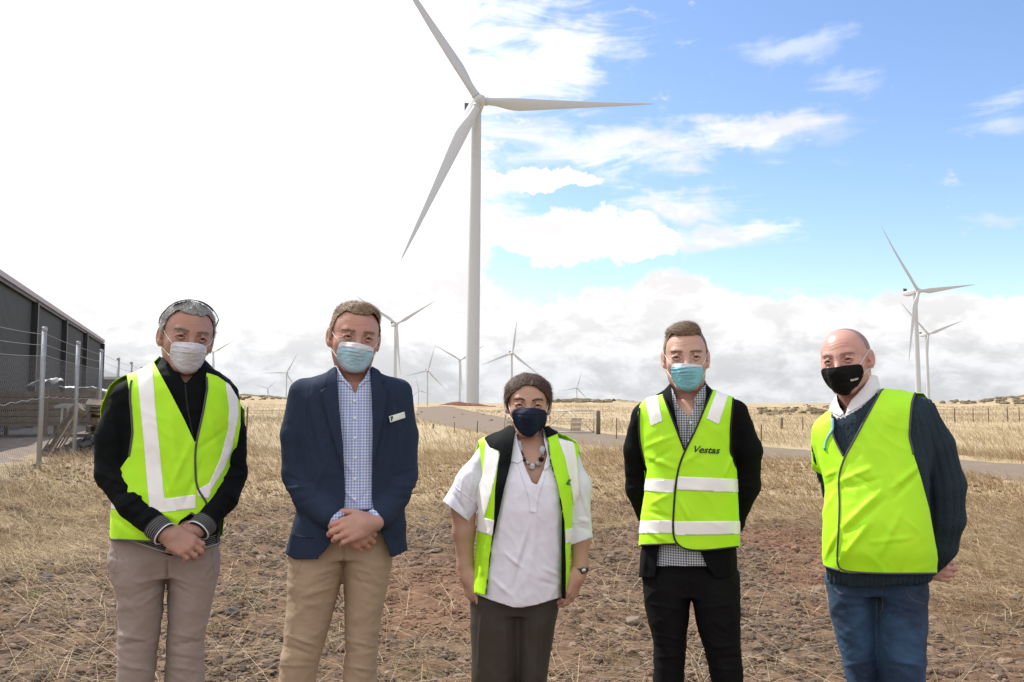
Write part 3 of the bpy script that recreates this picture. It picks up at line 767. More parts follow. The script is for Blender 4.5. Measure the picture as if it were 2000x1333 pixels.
# ------------------------------------------------------------------ wire security fence
M_GALV = material('galvanised_steel', (.42, .43, .44), .5, metal=.6, noise=(8, .4, (.3, .31, .32)))
M_WIRE = material('fence_wire', (.24, .245, .25), .55, metal=.5)
def fence_xy(i): return np.array([-7.95 - 1.1 * i, 14.0 + 3.2 * i])
def security_fence():
    p0 = fence_xy(0); R = empty('wire_security_fence', (p0[0], p0[1], 0)); tag(R, 'tall chain link security fence with three strands of wire on top, at the left', 'fence')
    b0 = np.array([p0[0], p0[1], 0])
    n = 9; mesh_post = None
    for i in range(-1, n):
        q = fence_xy(i); z = terrain(q[:1], q[1:])[0]
        m = MB(); m.tube([(0, 0, -.1), (0, 0, 2.34)], .040, 10); 
        o = m.build('post', M_GALV, R, True) if mesh_post is None else link('post', mesh_post, None, R)
        mesh_post = o.data; o.location = (q[0] - b0[0], q[1] - b0[1], z)
        c = MB().tube([(0, 0, 0), (0, 0, .05), (0, 0, .07)], [.046, .046, .03], 10).build('post_cap', M_GALV, o, False) if i == -1 else link('post_cap', capm, None, o)
        capm = c.data; c.location = (0, 0, 2.33)
    def G(i, h):
        q = fence_xy(i); return np.array([q[0] - b0[0], q[1] - b0[1], terrain(q[:1], q[1:])[0] + h])
    off = np.array([.95, .32, 0]) * .055
    for h in (1.90, 2.08, 2.26):
        pts = []
        for i in range(-1, n - 1):
            a, b = G(i, h), G(i + 1, h)
            for k in range(6):
                t_ = k / 6; q = a + (b - a) * t_; q[2] -= .012 * math.sin(math.pi * t_); pts.append(q + off)
        MB().tube(pts, .0042, 4).build('strand_wire', M_WIRE, R, True)
    # chain link: each vertical wire zigzags and meets its neighbours at the diamonds' corners
    for i in range(-1, n - 1):
        a, b = G(i, 0), G(i + 1, 0); L = np.linalg.norm(b - a); pitch = .056 if i < 4 else .11; nw = int(L / pitch)
        nz = int(1.84 / (pitch * .9)); V, Fq = [], []; r = .0013 if i < 4 else .0022
        t_ = np.arange(nz + 1) / nz
        dd = (b - a) / L; nn = np.array([-dd[1], dd[0], 0])
        sec = [(-r, 0), (r * .6, r), (r * .6, -r)]
        allV = []
        for k in range(nw + 1):
            s = k / nw; zig = ((np.arange(nz + 1) + k) % 2 - .5) * pitch * .98 * (1 if k % 2 == 0 else 1)
            zig = (((np.arange(nz + 1)) % 2) * 2 - 1) * .5 * pitch * (1 if k % 2 == 0 else -1)
            c = a[None] + dd[None] * (s * L + zig)[:, None] + np.array([0, 0, 1.]) * (.03 + t_ * 1.84)[:, None]
            c[:, 2] += 0; c += dd[None] * 0
            ring = np.stack([c + dd * e[0] + nn * (e[1] + .004 * (k % 2)) for e in sec], 1)      # (nz+1,3,3)
            allV.append(ring.reshape(-1, 3))
        V = np.concatenate(allV); m = (nz + 1) * 3
        base = (np.arange(nw + 1) * m)[:, None, None, None]; ii = (np.arange(nz) * 3)[None, :, None, None]
        q = np.array([[0, 1, 4, 3], [1, 2, 5, 4], [2, 0, 3, 5]])[None, None]
        Fq = (base + ii + q).reshape(-1, 4)
        V = V + off
        o = link('chain_link_mesh', mesh_np('chain_link_mesh', V, Fq, False), M_WIRE, R); tag(o, kind='stuff')
    tp = []
    for i in range(-1, n - 1):
        a, b = G(i, 1.2), G(i + 1, 1.2)
        for k in range(10): tp.append(a + (b - a) * k / 10 + off + np.array([0, 0, .012 * ((k % 2) * 2 - 1)]))
    MB().tube(tp, .006, 4).build('tension_wire', M_WIRE, R, True)
security_fence()

# ------------------------------------------------------------------ things in the yard
M_PALLET = material('weathered_timber', (.20, .15, .10), .85, noise=(5, .7, (.11, .085, .062)), bump=(60, .004))
M_TIMBER_D = material('dark_timber', (.12, .09, .065), .85, noise=(5, .6, (.2, .15, .11)))
M_SHEET = material('white_sheeting', (.8, .8, .82), .4, bump=(6, .02))
M_DARKMETAL = material('dark_steel', (.06, .06, .065), .5, metal=.5)
def zt(x, y): return float(terrain(np.array([x]), np.array([y]))[0])
def pallet(pos, rot, label, mat=M_PALLET):
    R = empty('pallet', pos, rot); tag(R, label, 'pallet', 'timber pallets stacked beside the fence')
    sl = MB().box((0, 0, 0), (1.2, .11, .022)).build('slat', mat, R); sl.location = (0, -.52, .12); me = sl.data
    for i in range(1, 8):
        o = link('slat', me, None, R); o.location = (0, -.52 + i * 1.04 / 7, .12)
    for i in range(3):
        o = link('slat', me, None, R); o.location = (0, -.5 + i * .5, 0)
    be = None
    for i in range(3):
        if be is None: o = MB().box((0, 0, 0), (.09, 1.12, .095)).build('bearer', mat, R); be = o.data
        else: o = link('bearer', be, None, R)
        o.location = (-.54 + i * .54, 0, .06)
    return R
p = at(158, 850, 18.5); gz = zt(p[0] - .3, p[1])
pallet((p[0] + .02, p[1] - .55, gz + .50), (math.radians(14), math.radians(-62), math.radians(18)), 'timber pallet leaning steeply against the inside of the fence')
pallet((p[0] - .22, p[1] - .30, gz + .54), (math.radians(10), math.radians(-60), math.radians(16)), 'timber pallet leaning behind the frontmost leaning pallet')
pallet((p[0] + .25, p[1] + 1.0, gz + .98), (math.radians(6), math.radians(4), math.radians(25)), 'flat topmost timber pallet of the stack beside the dark rubble')
pallet((p[0] + .30, p[1] + 1.0, gz + .80), (math.radians(3), 0, math.radians(22)), 'second timber pallet from the top of the stack by the fence')
pallet((p[0] + .34, p[1] + 1.05, gz + .63), (0, math.radians(2), math.radians(28)), 'third timber pallet from the top of the stack by the fence')
pallet((p[0] + .30, p[1] + 1.05, gz + .46), (0, 0, math.radians(20)), 'fourth timber pallet from the top of the stack by the fence')
pallet((p[0] + .30, p[1] + 1.05, gz + .29), (0, 0, math.radians(24)), 'fifth timber pallet from the top, second lowest of the stack by the fence')
pallet((p[0] + .30, p[1] + 1.05, gz + .12), (0, 0, math.radians(22)), 'lowest timber pallet of the stack by the fence')
def rubble():
    c = at(185, 872, 18.2); rg = np.random.default_rng(5); n = 110
    x = c[0] + rg.normal(0, .38, n); y = c[1] + rg.normal(0, .5, n); r = np.hypot((x - c[0]) / .5, (y - c[1]) / .6)
    z = terrain(x, y) + np.maximum(0, .42 - .3 * r) * rg.random(n)
    o = scatter('rubble_pile', np.stack([x, y, z], 1), rg.uniform(.06, .17, n), ICO2, M_ROCK_DARK, .7, 9)
    tag(o, kind='stuff')
rubble()
def timber_stack():
    c = at(100, 815, 27); z = zt(c[0], c[1]); R = empty('timber_bin', (c[0], c[1], z), (0, 0, math.radians(20)))
    tag(R, 'large dark slatted timber bin in the yard in front of the shed', 'timber bin')
    me = None
    for k in range(5):
        o = MB().box((0, 0, 0), (3.0, .05, .17)).build('board', M_TIMBER_D, R) if me is None else link('board', me, None, R)
        me = o.data; o.location = (0, -.9, .55 + k * .2)
    for k in range(5):
        o = link('board', me, None, R); o.location = (0, .9, .55 + k * .2)
    me = None
    for sx in (-1.45, 0, 1.45):
        for sy in (-.95, .95):
            o = MB().box((0, 0, .75), (.12, .08, 1.6)).build('post', M_PALLET, R) if me is None else link('post', me, None, R)
            me = o.data; o.location = (sx, sy, 0)
    MB().box((0, 0, .4), (3.0, 1.8, .1)).build('base', M_TIMBER_D, R)
    MB().box((0, 0, .9), (2.8, 1.6, .8)).build('contents', M_DARKMETAL, R)
    # white sheets lying on the top
    rg = np.random.default_rng(4)
    def sheet(name, label, x, y, zz, sx, sy, tilt, seed):
        n = 14; U, Vv = np.meshgrid(np.linspace(-.5, .5, n), np.linspace(-.5, .5, n)); P = np.stack([U * 3 + seed, Vv * 3, U * 0], -1)
        Z = .12 * fbm(P, 3) + U * tilt; V = np.stack([U * sx, Vv * sy, Z], -1).reshape(-1, 3)
        i = np.arange(n - 1)[:, None] * n; j = np.arange(n - 1)[None]
        Fq = np.stack([i + j, i + j + 1, i + n + j + 1, i + n + j], -1).reshape(-1, 4)
        w = Matrix.Rotation(math.radians(20), 3, 'Z') @ Vector((x, y, 0))
        o = link(name, mesh_np(name, V, Fq, True), M_SHEET, loc=(c[0] + w.x, c[1] + w.y, z + zz)); md = o.modifiers.new('t', 'SOLIDIFY'); md.thickness = .02
        tag(o, label, 'sheet')
    sheet('crumpled_sheet', 'crumpled white sheet heaped on the left of the dark timber bin', -.2, -.2, 1.75, .8, .8, .15, 2)
    sheet('white_sheet', 'flat bright white sheet lying on the right end of the dark timber bin', 1.1, -.3, 1.52, 1.5, .8, -.12, 7)
timber_stack()
def trestle():
    c = at(178, 800, 24.5); z = zt(c[0], c[1]); R = empty('steel_trestle', (c[0], c[1], z), (0, 0, math.radians(15)))
    tag(R, 'pale steel trestle with beams across it, behind the pallet stack', 'trestle')
    for k in range(4): MB().bar((-.9, -.3 + k * .2, .98 + .02 * k), (1.0, -.3 + k * .2, 1.0), .09, .07).build('beam', M_GALV, R)
    for sx in (-.7, .7):
        for sy in (-.3, .3): MB().bar((sx, sy * 1.4, 0), (sx, sy, .94), .05).build('leg', M_GALV, R)
trestle()

# ------------------------------------------------------------------ field gate, posts and stock fences
M_POST = material('weathered_post', (.16, .125, .095), .9, noise=(12, .6, (.28, .23, .18)), bump=(60, .004))
M_PIPE = material('gate_pipe', (.45, .45, .45), .5, metal=.4)
def fpost(px, py, h, r, label, group, name='fence_post', sq=False):
    p = ground_at(px, py); z = zt(p[0], p[1])
    R = empty(name, (p[0], p[1], z)); tag(R, label, 'fence post', group)
    m = MB()
    m.tube([(0, 0, -.1), (0.01, 0, h * .9), (0.01, 0, h * .98), (0.012, 0, h)], [r, r * .96, r * .95, r * .75], 8).build('shaft', M_POST, R, True)
    if r > .04: MB().tube([(0, 0, h * .8), (0, 0, h * .8 + .015)], r * 1.07, 8).build('wire_tie', M_WIRE, R)
    return (p[0], p[1], z)
GATE_R = fpost(1168.5, 849, 1.15, .10, 'thick timber strainer post at the right end of the field gate', None, 'strainer_post')
def gate(xa, xb, label):
    a = np.array(xa); b = np.array(xb); L = np.linalg.norm((b - a)[:2]); ang = math.atan2(b[1] - a[1], b[0] - a[0])
    R = empty('field_gate', tuple(a), (0, 0, ang)); tag(R, label, 'gate', 'steel field gates across the track')
    H = 1.12; z0 = .12
    f = MB(); f.tube([(0, 0, z0), (0, 0, H)], .026, 8).tube([(L, 0, z0), (L, 0, H)], .026, 8).tube([(0, 0, H), (L, 0, H)], .026, 8).tube([(0, 0, z0), (L, 0, z0)], .026, 8)
    f.build('frame', M_PIPE, R, True)
    MB().tube([(0, 0, z0), (L * .5, 0, H)], .018, 6).build('brace', M_PIPE, R, True)
    MB().tube([(L, 0, z0), (L * .5, 0, H)], .018, 6).build('brace', M_PIPE, R, True)
    w = MB()
    for k in range(1, 8): w.tube([(0, 0, z0 + k * (H - z0) / 8), (L, 0, z0 + k * (H - z0) / 8)], .004, 4)
    for k in range(1, 14): w.tube([(L * k / 14, 0, z0), (L * k / 14, 0, H)], .003, 4)
    tag(w.build('mesh_infill', M_WIRE, R, True), kind='stuff')
    return R
g1 = ground_at(1060, 847); gA = (g1[0], g1[1] + .3, zt(g1[0], g1[1])); gB = (GATE_R[0] - .2, GATE_R[1], GATE_R[2])
gate(gA, gB, 'grey steel field gate with cross braces between the woman and the thick timber post')
gC = ground_at(985, 846); gate((gC[0], gC[1] + .5, zt(gC[0], gC[1])), (gA[0] - .12, gA[1], gA[2]), 'steel field gate mostly hidden behind the head of the woman')
def barrier(px, py, label, s):
    p = ground_at(px, py); z = zt(p[0], p[1]); R = empty('warning_board', (p[0], p[1], z), (0, 0, math.radians(-4))); tag(R, label, 'warning board', 'striped warning boards standing on the track')
    mw = material('board_cream', (.62, .56, .44), .6); mo = material('board_orange', (.45, .30, .19), .6)
    w, h = .52 * s, .86 * s; tl = math.radians(-12)
    Rm = np.array([[1, 0, .12], [0, math.cos(tl), -math.sin(tl)], [0, math.sin(tl), math.cos(tl)]])
    me = {}
    for k in range(6):
        m = mw if k % 2 == 0 else mo
        o = MB().box((0, 0, 0), (w, .025, h / 6 - .004), Rm).build('slat', m, R) if k < 2 else link('slat', me[k % 2], None, R)
        me[k % 2] = o.data; c = Rm @ np.array([0, 0, .05 + h / 6 * (k + .5)]); o.location = tuple(c)
    for sx in (-1, 1):
        a = Rm @ np.array([sx * w * .5, .03, h * 1.05]); MB().bar(a, (sx * w * .5, .35, 0), .03).build('leg', M_PALLET, R)
        MB().bar(a, Rm @ np.array([sx * w * .5, .03, 0]), .03).build('upright', M_PALLET, R)
barrier(1123, 847, 'cream and orange slatted warning board leaning in front of the field gate', .85)
barrier(997, 840, 'pale warning board half hidden left of the ear of the woman', .8)
for a in [(932, 847, .55, .03, 'thicker short timber post in the grass left of the woman'), (887, 846, .5, .022, 'thin short post in the grass farther left of the woman'),
          (846, 838, .3, .05, 'stubby low marker post right of the navy blazer'),
          (1204, 858, .9, .022, 'thin steel post just right of the field gate'),
          (1487, 862, .62, .03, 'thin post beside the shoulder of the black blazer'), (1527, 838, .62, .075, 'short thick timber stump out in the paddock'),
          (1568, 840, .7, .03, 'thin leaning post right of the thick stump'),
          (1865, 826, 1.05, .045, 'leftmost of the five posts of the paddock fence at the right'), (1901, 825, 1.0, .035, 'second from left of the five paddock fence posts'),
          (1931, 824.5, 1.0, .035, 'middle post of the five paddock fence posts'), (1968, 824, 1.05, .045, 'second from right of the five paddock fence posts'),
          (1991, 823.5, 1.0, .035, 'rightmost of the five paddock fence posts at the picture edge'),
          (482, 842, .95, .035, 'lone thin post in the paddock between the grey haired man and the navy blazer')]:
    fpost(a[0], a[1], a[2], a[3], a[4], 'posts standing in the paddock')
def stock_wire(pts, label, hs=(.35, .65, .9)):
    P3 = [ground_at(*q) for q in pts]; P3 = [np.array([p[0], p[1], zt(p[0], p[1])]) for p in P3]
    R = empty('stock_fence_wires', tuple(P3[0])); tag(R, label, 'fence wire')
    for h in hs: MB().tube([p - P3[0] + np.array([0, 0, h]) for p in P3], .006, 4).build('wire', M_WIRE, R, True)
stock_wire([(1170, 849), (1204, 858), (1236, 862), (1300, 870)], 'sagging wires running right from the strainer post of the gate')
stock_wire([(1800, 827), (1865, 826), (1901, 825), (1931, 824.5), (1968, 824), (1991, 823.5), (2080, 822)], 'thin wires strung along the five paddock posts at the right')
stock_wire([(430, 843), (482, 842), (560, 841)], 'thin wires through the lone post behind the navy blazer', (.5, .8))
stock_wire([(1480, 852), (1487, 862)], 'short slack wire at the shoulder of the black blazer', (.5,)) if False else None
# ------------------------------------------------------------------ signed distance modelling for people
class RC:      # tapered capsule
    def __init__(s, a, ra, b, rb, sy=1.0): s.a = np.array(a, float); s.b = np.array(b, float); s.ra = ra; s.rb = rb; s.sy = sy
    def bb(s):
        m = max(s.ra, s.rb); return np.minimum(s.a, s.b) - m, np.maximum(s.a, s.b) + m
    def d(s, X):
        sc = np.array([1, 1 / s.sy, 1]); a = s.a * sc; b = s.b * sc
        x = X[0] - a[0], X[1] * sc[1] - a[1], X[2] - a[2]; ab = b - a; L = (ab @ ab) + 1e-12
        t = np.clip((x[0] * ab[0] + x[1] * ab[1] + x[2] * ab[2]) / L, 0, 1)
        return np.sqrt((x[0] - t * ab[0]) ** 2 + (x[1] - t * ab[1]) ** 2 + (x[2] - t * ab[2]) ** 2) - (s.ra + (s.rb - s.ra) * t)
class EL:      # ellipsoid
    def __init__(s, c, r, R=None): s.c = np.array(c, float); s.r = np.array(r, float); s.R = R
    def bb(s):
        m = s.r if s.R is None else np.full(3, s.r.max()); return s.c - m, s.c + m
    def d(s, X):
        x, y, z = X[0] - s.c[0], X[1] - s.c[1], X[2] - s.c[2]
        if s.R is not None:
            R = s.R; x, y, z = (R[0][0] * x + R[1][0] * y + R[2][0] * z, R[0][1] * x + R[1][1] * y + R[2][1] * z, R[0][2] * x + R[1][2] * y + R[2][2] * z)
        r = s.r
        k0 = np.sqrt((x / r[0]) ** 2 + (y / r[1]) ** 2 + (z / r[2]) ** 2); k1 = np.sqrt((x / r[0] ** 2) ** 2 + (y / r[1] ** 2) ** 2 + (z / r[2] ** 2) ** 2)
        return k0 * (k0 - 1) / np.maximum(k1, 1e-6)
class LOFT:    # stack of superellipses along z
    def __init__(s, rows, n=2.3, smooth=.012):
        # rows: (z, xc, yc, a, b)
        r = np.array(sorted(rows, key=lambda q: q[0])); s.z0, s.z1 = r[0, 0], r[-1, 0]; s.n = n
        s.zz = np.arange(s.z0 - .03, s.z1 + .03, .003)
        t = [np.interp(s.zz, r[:, 0], r[:, i]) for i in (1, 2, 3, 4)]
        k = max(1, int(smooth / .003)); ker = np.ones(2 * k + 1) / (2 * k + 1)
        pad = lambda v: np.convolve(np.convolve(np.pad(v, 2 * k, mode='edge'), ker, 'valid'), ker, 'valid')
        s.t = [pad(v) for v in t]; s.g = [np.gradient(v, .003) for v in s.t]
    def bb(s):
        xc, yc, a, b = s.t; return np.array([(xc - a).min(), (yc - b).min(), s.z0]), np.array([(xc + a).max(), (yc + b).max(), s.z1])
    def d(s, X):
        z = X[2]; zf = z[0, 0]; q = [np.interp(zf, s.zz, v)[None, None] for v in s.t]; g = [np.interp(zf, s.zz, v)[None, None] for v in s.g]
        n = s.n; x = np.abs(X[0] - q[0]) / q[2] + 1e-6; y = np.abs(X[1] - q[1]) / q[3] + 1e-6
        k = (x ** n + y ** n) ** (1 / n)
        gx = k ** (1 - n) * x ** (n - 1); gy = k ** (1 - n) * y ** (n - 1)
        gr = np.sqrt((gx / q[2]) ** 2 + (gy / q[3]) ** 2 + ((gx * x * g[2] / q[2] + gy * y * g[3] / q[3])) ** 2 + 1e-9)
        dd = (k - 1) / gr
        dz = np.maximum(z - s.z1, s.z0 - z)
        return np.where(dz > 0, np.sqrt(np.maximum(dd, 0) ** 2 + dz ** 2), np.maximum(dd, dz * 1.0)) if True else dd
def smin(a, b, k):
    h = np.maximum(k - np.abs(a - b), 0) / k; return np.minimum(a, b) - h * h * k * .25
def field(prims, h, pad=.03, k=.02, zclip=None):
    """prims: list of prim or (prim, k) or (prim, k, 'sub')"""
    lo = np.full(3, 1e9); hi = -lo
    P = [p if isinstance(p, tuple) else (p, k) for p in prims]
    for p in P:
        if len(p) < 3: a, b = p[0].bb(); lo = np.minimum(lo, a); hi = np.maximum(hi, b)
    lo -= pad; hi += pad
    if zclip: lo[2] = max(lo[2], zclip[0]); hi[2] = min(hi[2], zclip[1])
    n = np.ceil((hi - lo) / h).astype(int) + 1
    ax = [lo[i] + np.arange(n[i]) * h for i in range(3)]
    D = np.full(n, .2, np.float32)
    for p in P:
        a, b = p[0].bb(); kk = p[1]; m = kk + pad + 2 * h
        i0 = [int(np.searchsorted(ax[i], a[i] - m)) for i in range(3)]; i1 = [int(np.searchsorted(ax[i], b[i] + m)) for i in range(3)]
        if any(i1[i] <= i0[i] for i in range(3)): continue
        sl = tuple(slice(i0[i], i1[i]) for i in range(3))
        X = (ax[0][sl[0]][:, None, None], ax[1][sl[1]][None, :, None], ax[2][sl[2]][None, None, :])
        d = p[0].d(X).astype(np.float32); cur = D[sl]; d = np.broadcast_to(d, cur.shape)
        D[sl] = -smin(-cur, d, kk) if len(p) > 2 else smin(cur, d, kk)
    return D, lo, h
def surf_nets(D, lo, h, iso=0.0):
    D = D - iso; S = D < 0
    c = S[:-1, :-1, :-1].astype(np.int8).copy(); tot = 0
    cnt = np.zeros(c.shape, np.int8)
    for i in (0, 1):
        for j in (0, 1):
            for k in (0, 1): cnt += S[i:S.shape[0] - 1 + i, j:S.shape[1] - 1 + j, k:S.shape[2] - 1 + k]
    act = (cnt > 0) & (cnt < 8); idx = -np.ones(act.shape, np.int64); I = np.argwhere(act); idx[act] = np.arange(len(I))
    acc = np.zeros((len(I), 3)); w = np.zeros(len(I))
    for ax in range(3):
        o = [q for q in range(3) if q != ax]
        for u in (0, 1):
            for v in (0, 1):
                a = I.copy(); a[:, o[0]] += u; a[:, o[1]] += v; b = a.copy(); b[:, ax] += 1
                da = D[tuple(a.T)]; db = D[tuple(b.T)]; m = (da < 0) != (db < 0)
                t = np.zeros(len(I)); t[m] = da[m] / (da[m] - db[m])
                p = a.astype(float); p[:, ax] += t; acc[m] += p[m]; w += m
    V = lo + h * acc / w[:, None]
    Fs = []
    for ax in range(3):
        o = [(ax + 1) % 3, (ax + 2) % 3]
        sl0 = [slice(None)] * 3; sl1 = [slice(None)] * 3; sl0[ax] = slice(0, -1); sl1[ax] = slice(1, None)
        A = S[tuple(sl0)]; B = S[tuple(sl1)]; E = np.argwhere(A != B)
        ok = (E[:, o[0]] > 0) & (E[:, o[1]] > 0) & (E[:, o[0]] < D.shape[o[0]] - 1) & (E[:, o[1]] < D.shape[o[1]] - 1); E = E[ok]
        f = A[tuple(E.T)]
        def cell(u, v):
            q = E.copy(); q[:, o[0]] -= u; q[:, o[1]] -= v; return idx[tuple(q.T)]
        Q = np.stack([cell(1, 1), cell(0, 1), cell(0, 0), cell(1, 0)], 1)
        Q[~f] = Q[~f][:, ::-1]; Fs.append(Q)
    Q = np.concatenate(Fs); Q = Q[(Q >= 0).all(1)]
    T = np.concatenate([Q[:, [0, 1, 2]], Q[:, [0, 2, 3]]])
    return V, T
def vnorm(V, T):
    n = np.cross(V[T[:, 1]] - V[T[:, 0]], V[T[:, 2]] - V[T[:, 0]]); N = np.zeros_like(V)
    for i in range(3):
        for a in range(3): N[:, a] += np.bincount(T[:, i], n[:, a], len(V))
    return N / np.maximum(np.linalg.norm(N, axis=1, keepdims=True), 1e-12)
def compact(V, T, *attrs):
    u, inv = np.unique(T, return_inverse=True); r = [V[u], inv.reshape(T.shape)]
    return tuple(r + [a[u] for a in attrs])
def clip(V, T, val, keep_neg=True):
    """cuts the mesh exactly along val=0, keeps val<0"""
    val = np.where(np.abs(val) < 1e-7, -1e-7, val); ins = val < 0; c = ins[T].sum(1)
    out = [T[c == 3]]; newV = []; base = len(V)
    M = T[(c == 1) | (c == 2)]
    if len(M):
        cm = ins[M].sum(1); odd = cm == 1
        s = ins[M]; lone = np.where(odd[:, None], s, ~s); k = lone.argmax(1); r = np.arange(len(M))
        a, b, d = M[r, k], M[r, (k + 1) % 3], M[r, (k + 2) % 3]
        def edge(p, q):
            lo = np.minimum(p, q); hi = np.maximum(p, q); return lo * (len(V) + 1) + hi
        e1, e2 = edge(a, b), edge(a, d); ue, inv = np.unique(np.concatenate([e1, e2]), return_inverse=True)
        lo, hi = ue // (len(V) + 1), ue % (len(V) + 1); t = val[lo] / (val[lo] - val[hi])
        NV = V[lo] + (V[hi] - V[lo]) * t[:, None]; i1 = base + inv[:len(M)]; i2 = base + inv[len(M):]
        out.append(np.stack([a, i1, i2], 1)[odd]); q = ~odd
        out.append(np.stack([i1, b, d], 1)[q]); out.append(np.stack([i1, d, i2], 1)[q]); V = np.concatenate([V, NV])
    T = np.concatenate(out)
    return compact(V, T) if len(T) else (V[:0], T)
def largest(V, T):
    lab = np.arange(len(V))
    for _ in range(400):
        m = lab[T].min(1); new = lab.copy()
        for i in range(3): np.minimum.at(new, T[:, i], m)
        new = new[new]
        if (new == lab).all(): break
        lab = new
    c = np.bincount(lab[T[:, 0]]); return compact(V, T[lab[T[:, 0]] == c.argmax()])
def poly_sd(P, poly):
    """signed distance (negative inside) of points P(n,2) to a polygon"""
    poly = np.asarray(poly, float); out = np.full(len(P), 1e9); ins = np.zeros(len(P), bool); n = len(poly)
    for i in range(n):
        a, b = poly[i], poly[(i + 1) % n]; e = b - a; w = P - a; t = np.clip((w @ e) / (e @ e + 1e-9), 0, 1)
        d = w - t[:, None] * e; out = np.minimum(out, (d * d).sum(1))
        c = ((a[1] <= P[:, 1]) != (b[1] <= P[:, 1])) & (P[:, 0] < (b[0] - a[0]) * (P[:, 1] - a[1]) / ((b[1] - a[1]) or 1e-9) + a[0]); ins ^= c
    return np.where(ins, -1, 1) * np.sqrt(out)
def smooth_poly(p, it=2):
    p = np.asarray(p, float)
    for _ in range(it): q = np.roll(p, -1, 0); p = np.stack([p * .75 + q * .25, p * .25 + q * .75], 1).reshape(-1, 2)
    return p
def smooth_line(p, step=3.0):
    p = np.asarray(p, float)
    for _ in range(3):
        q = np.stack([p[:-1] * .75 + p[1:] * .25, p[:-1] * .25 + p[1:] * .75], 1).reshape(-1, p.shape[1]); p = np.vstack([p[:1], q, p[-1:]])
    c = np.concatenate([[0], np.cumsum(np.linalg.norm(np.diff(p[:, :2], axis=0), axis=1))]); n = max(3, int(c[-1] / step)); s = np.linspace(0, c[-1], n)
    return np.stack([np.interp(s, c, p[:, i]) for i in range(p.shape[1])], 1)

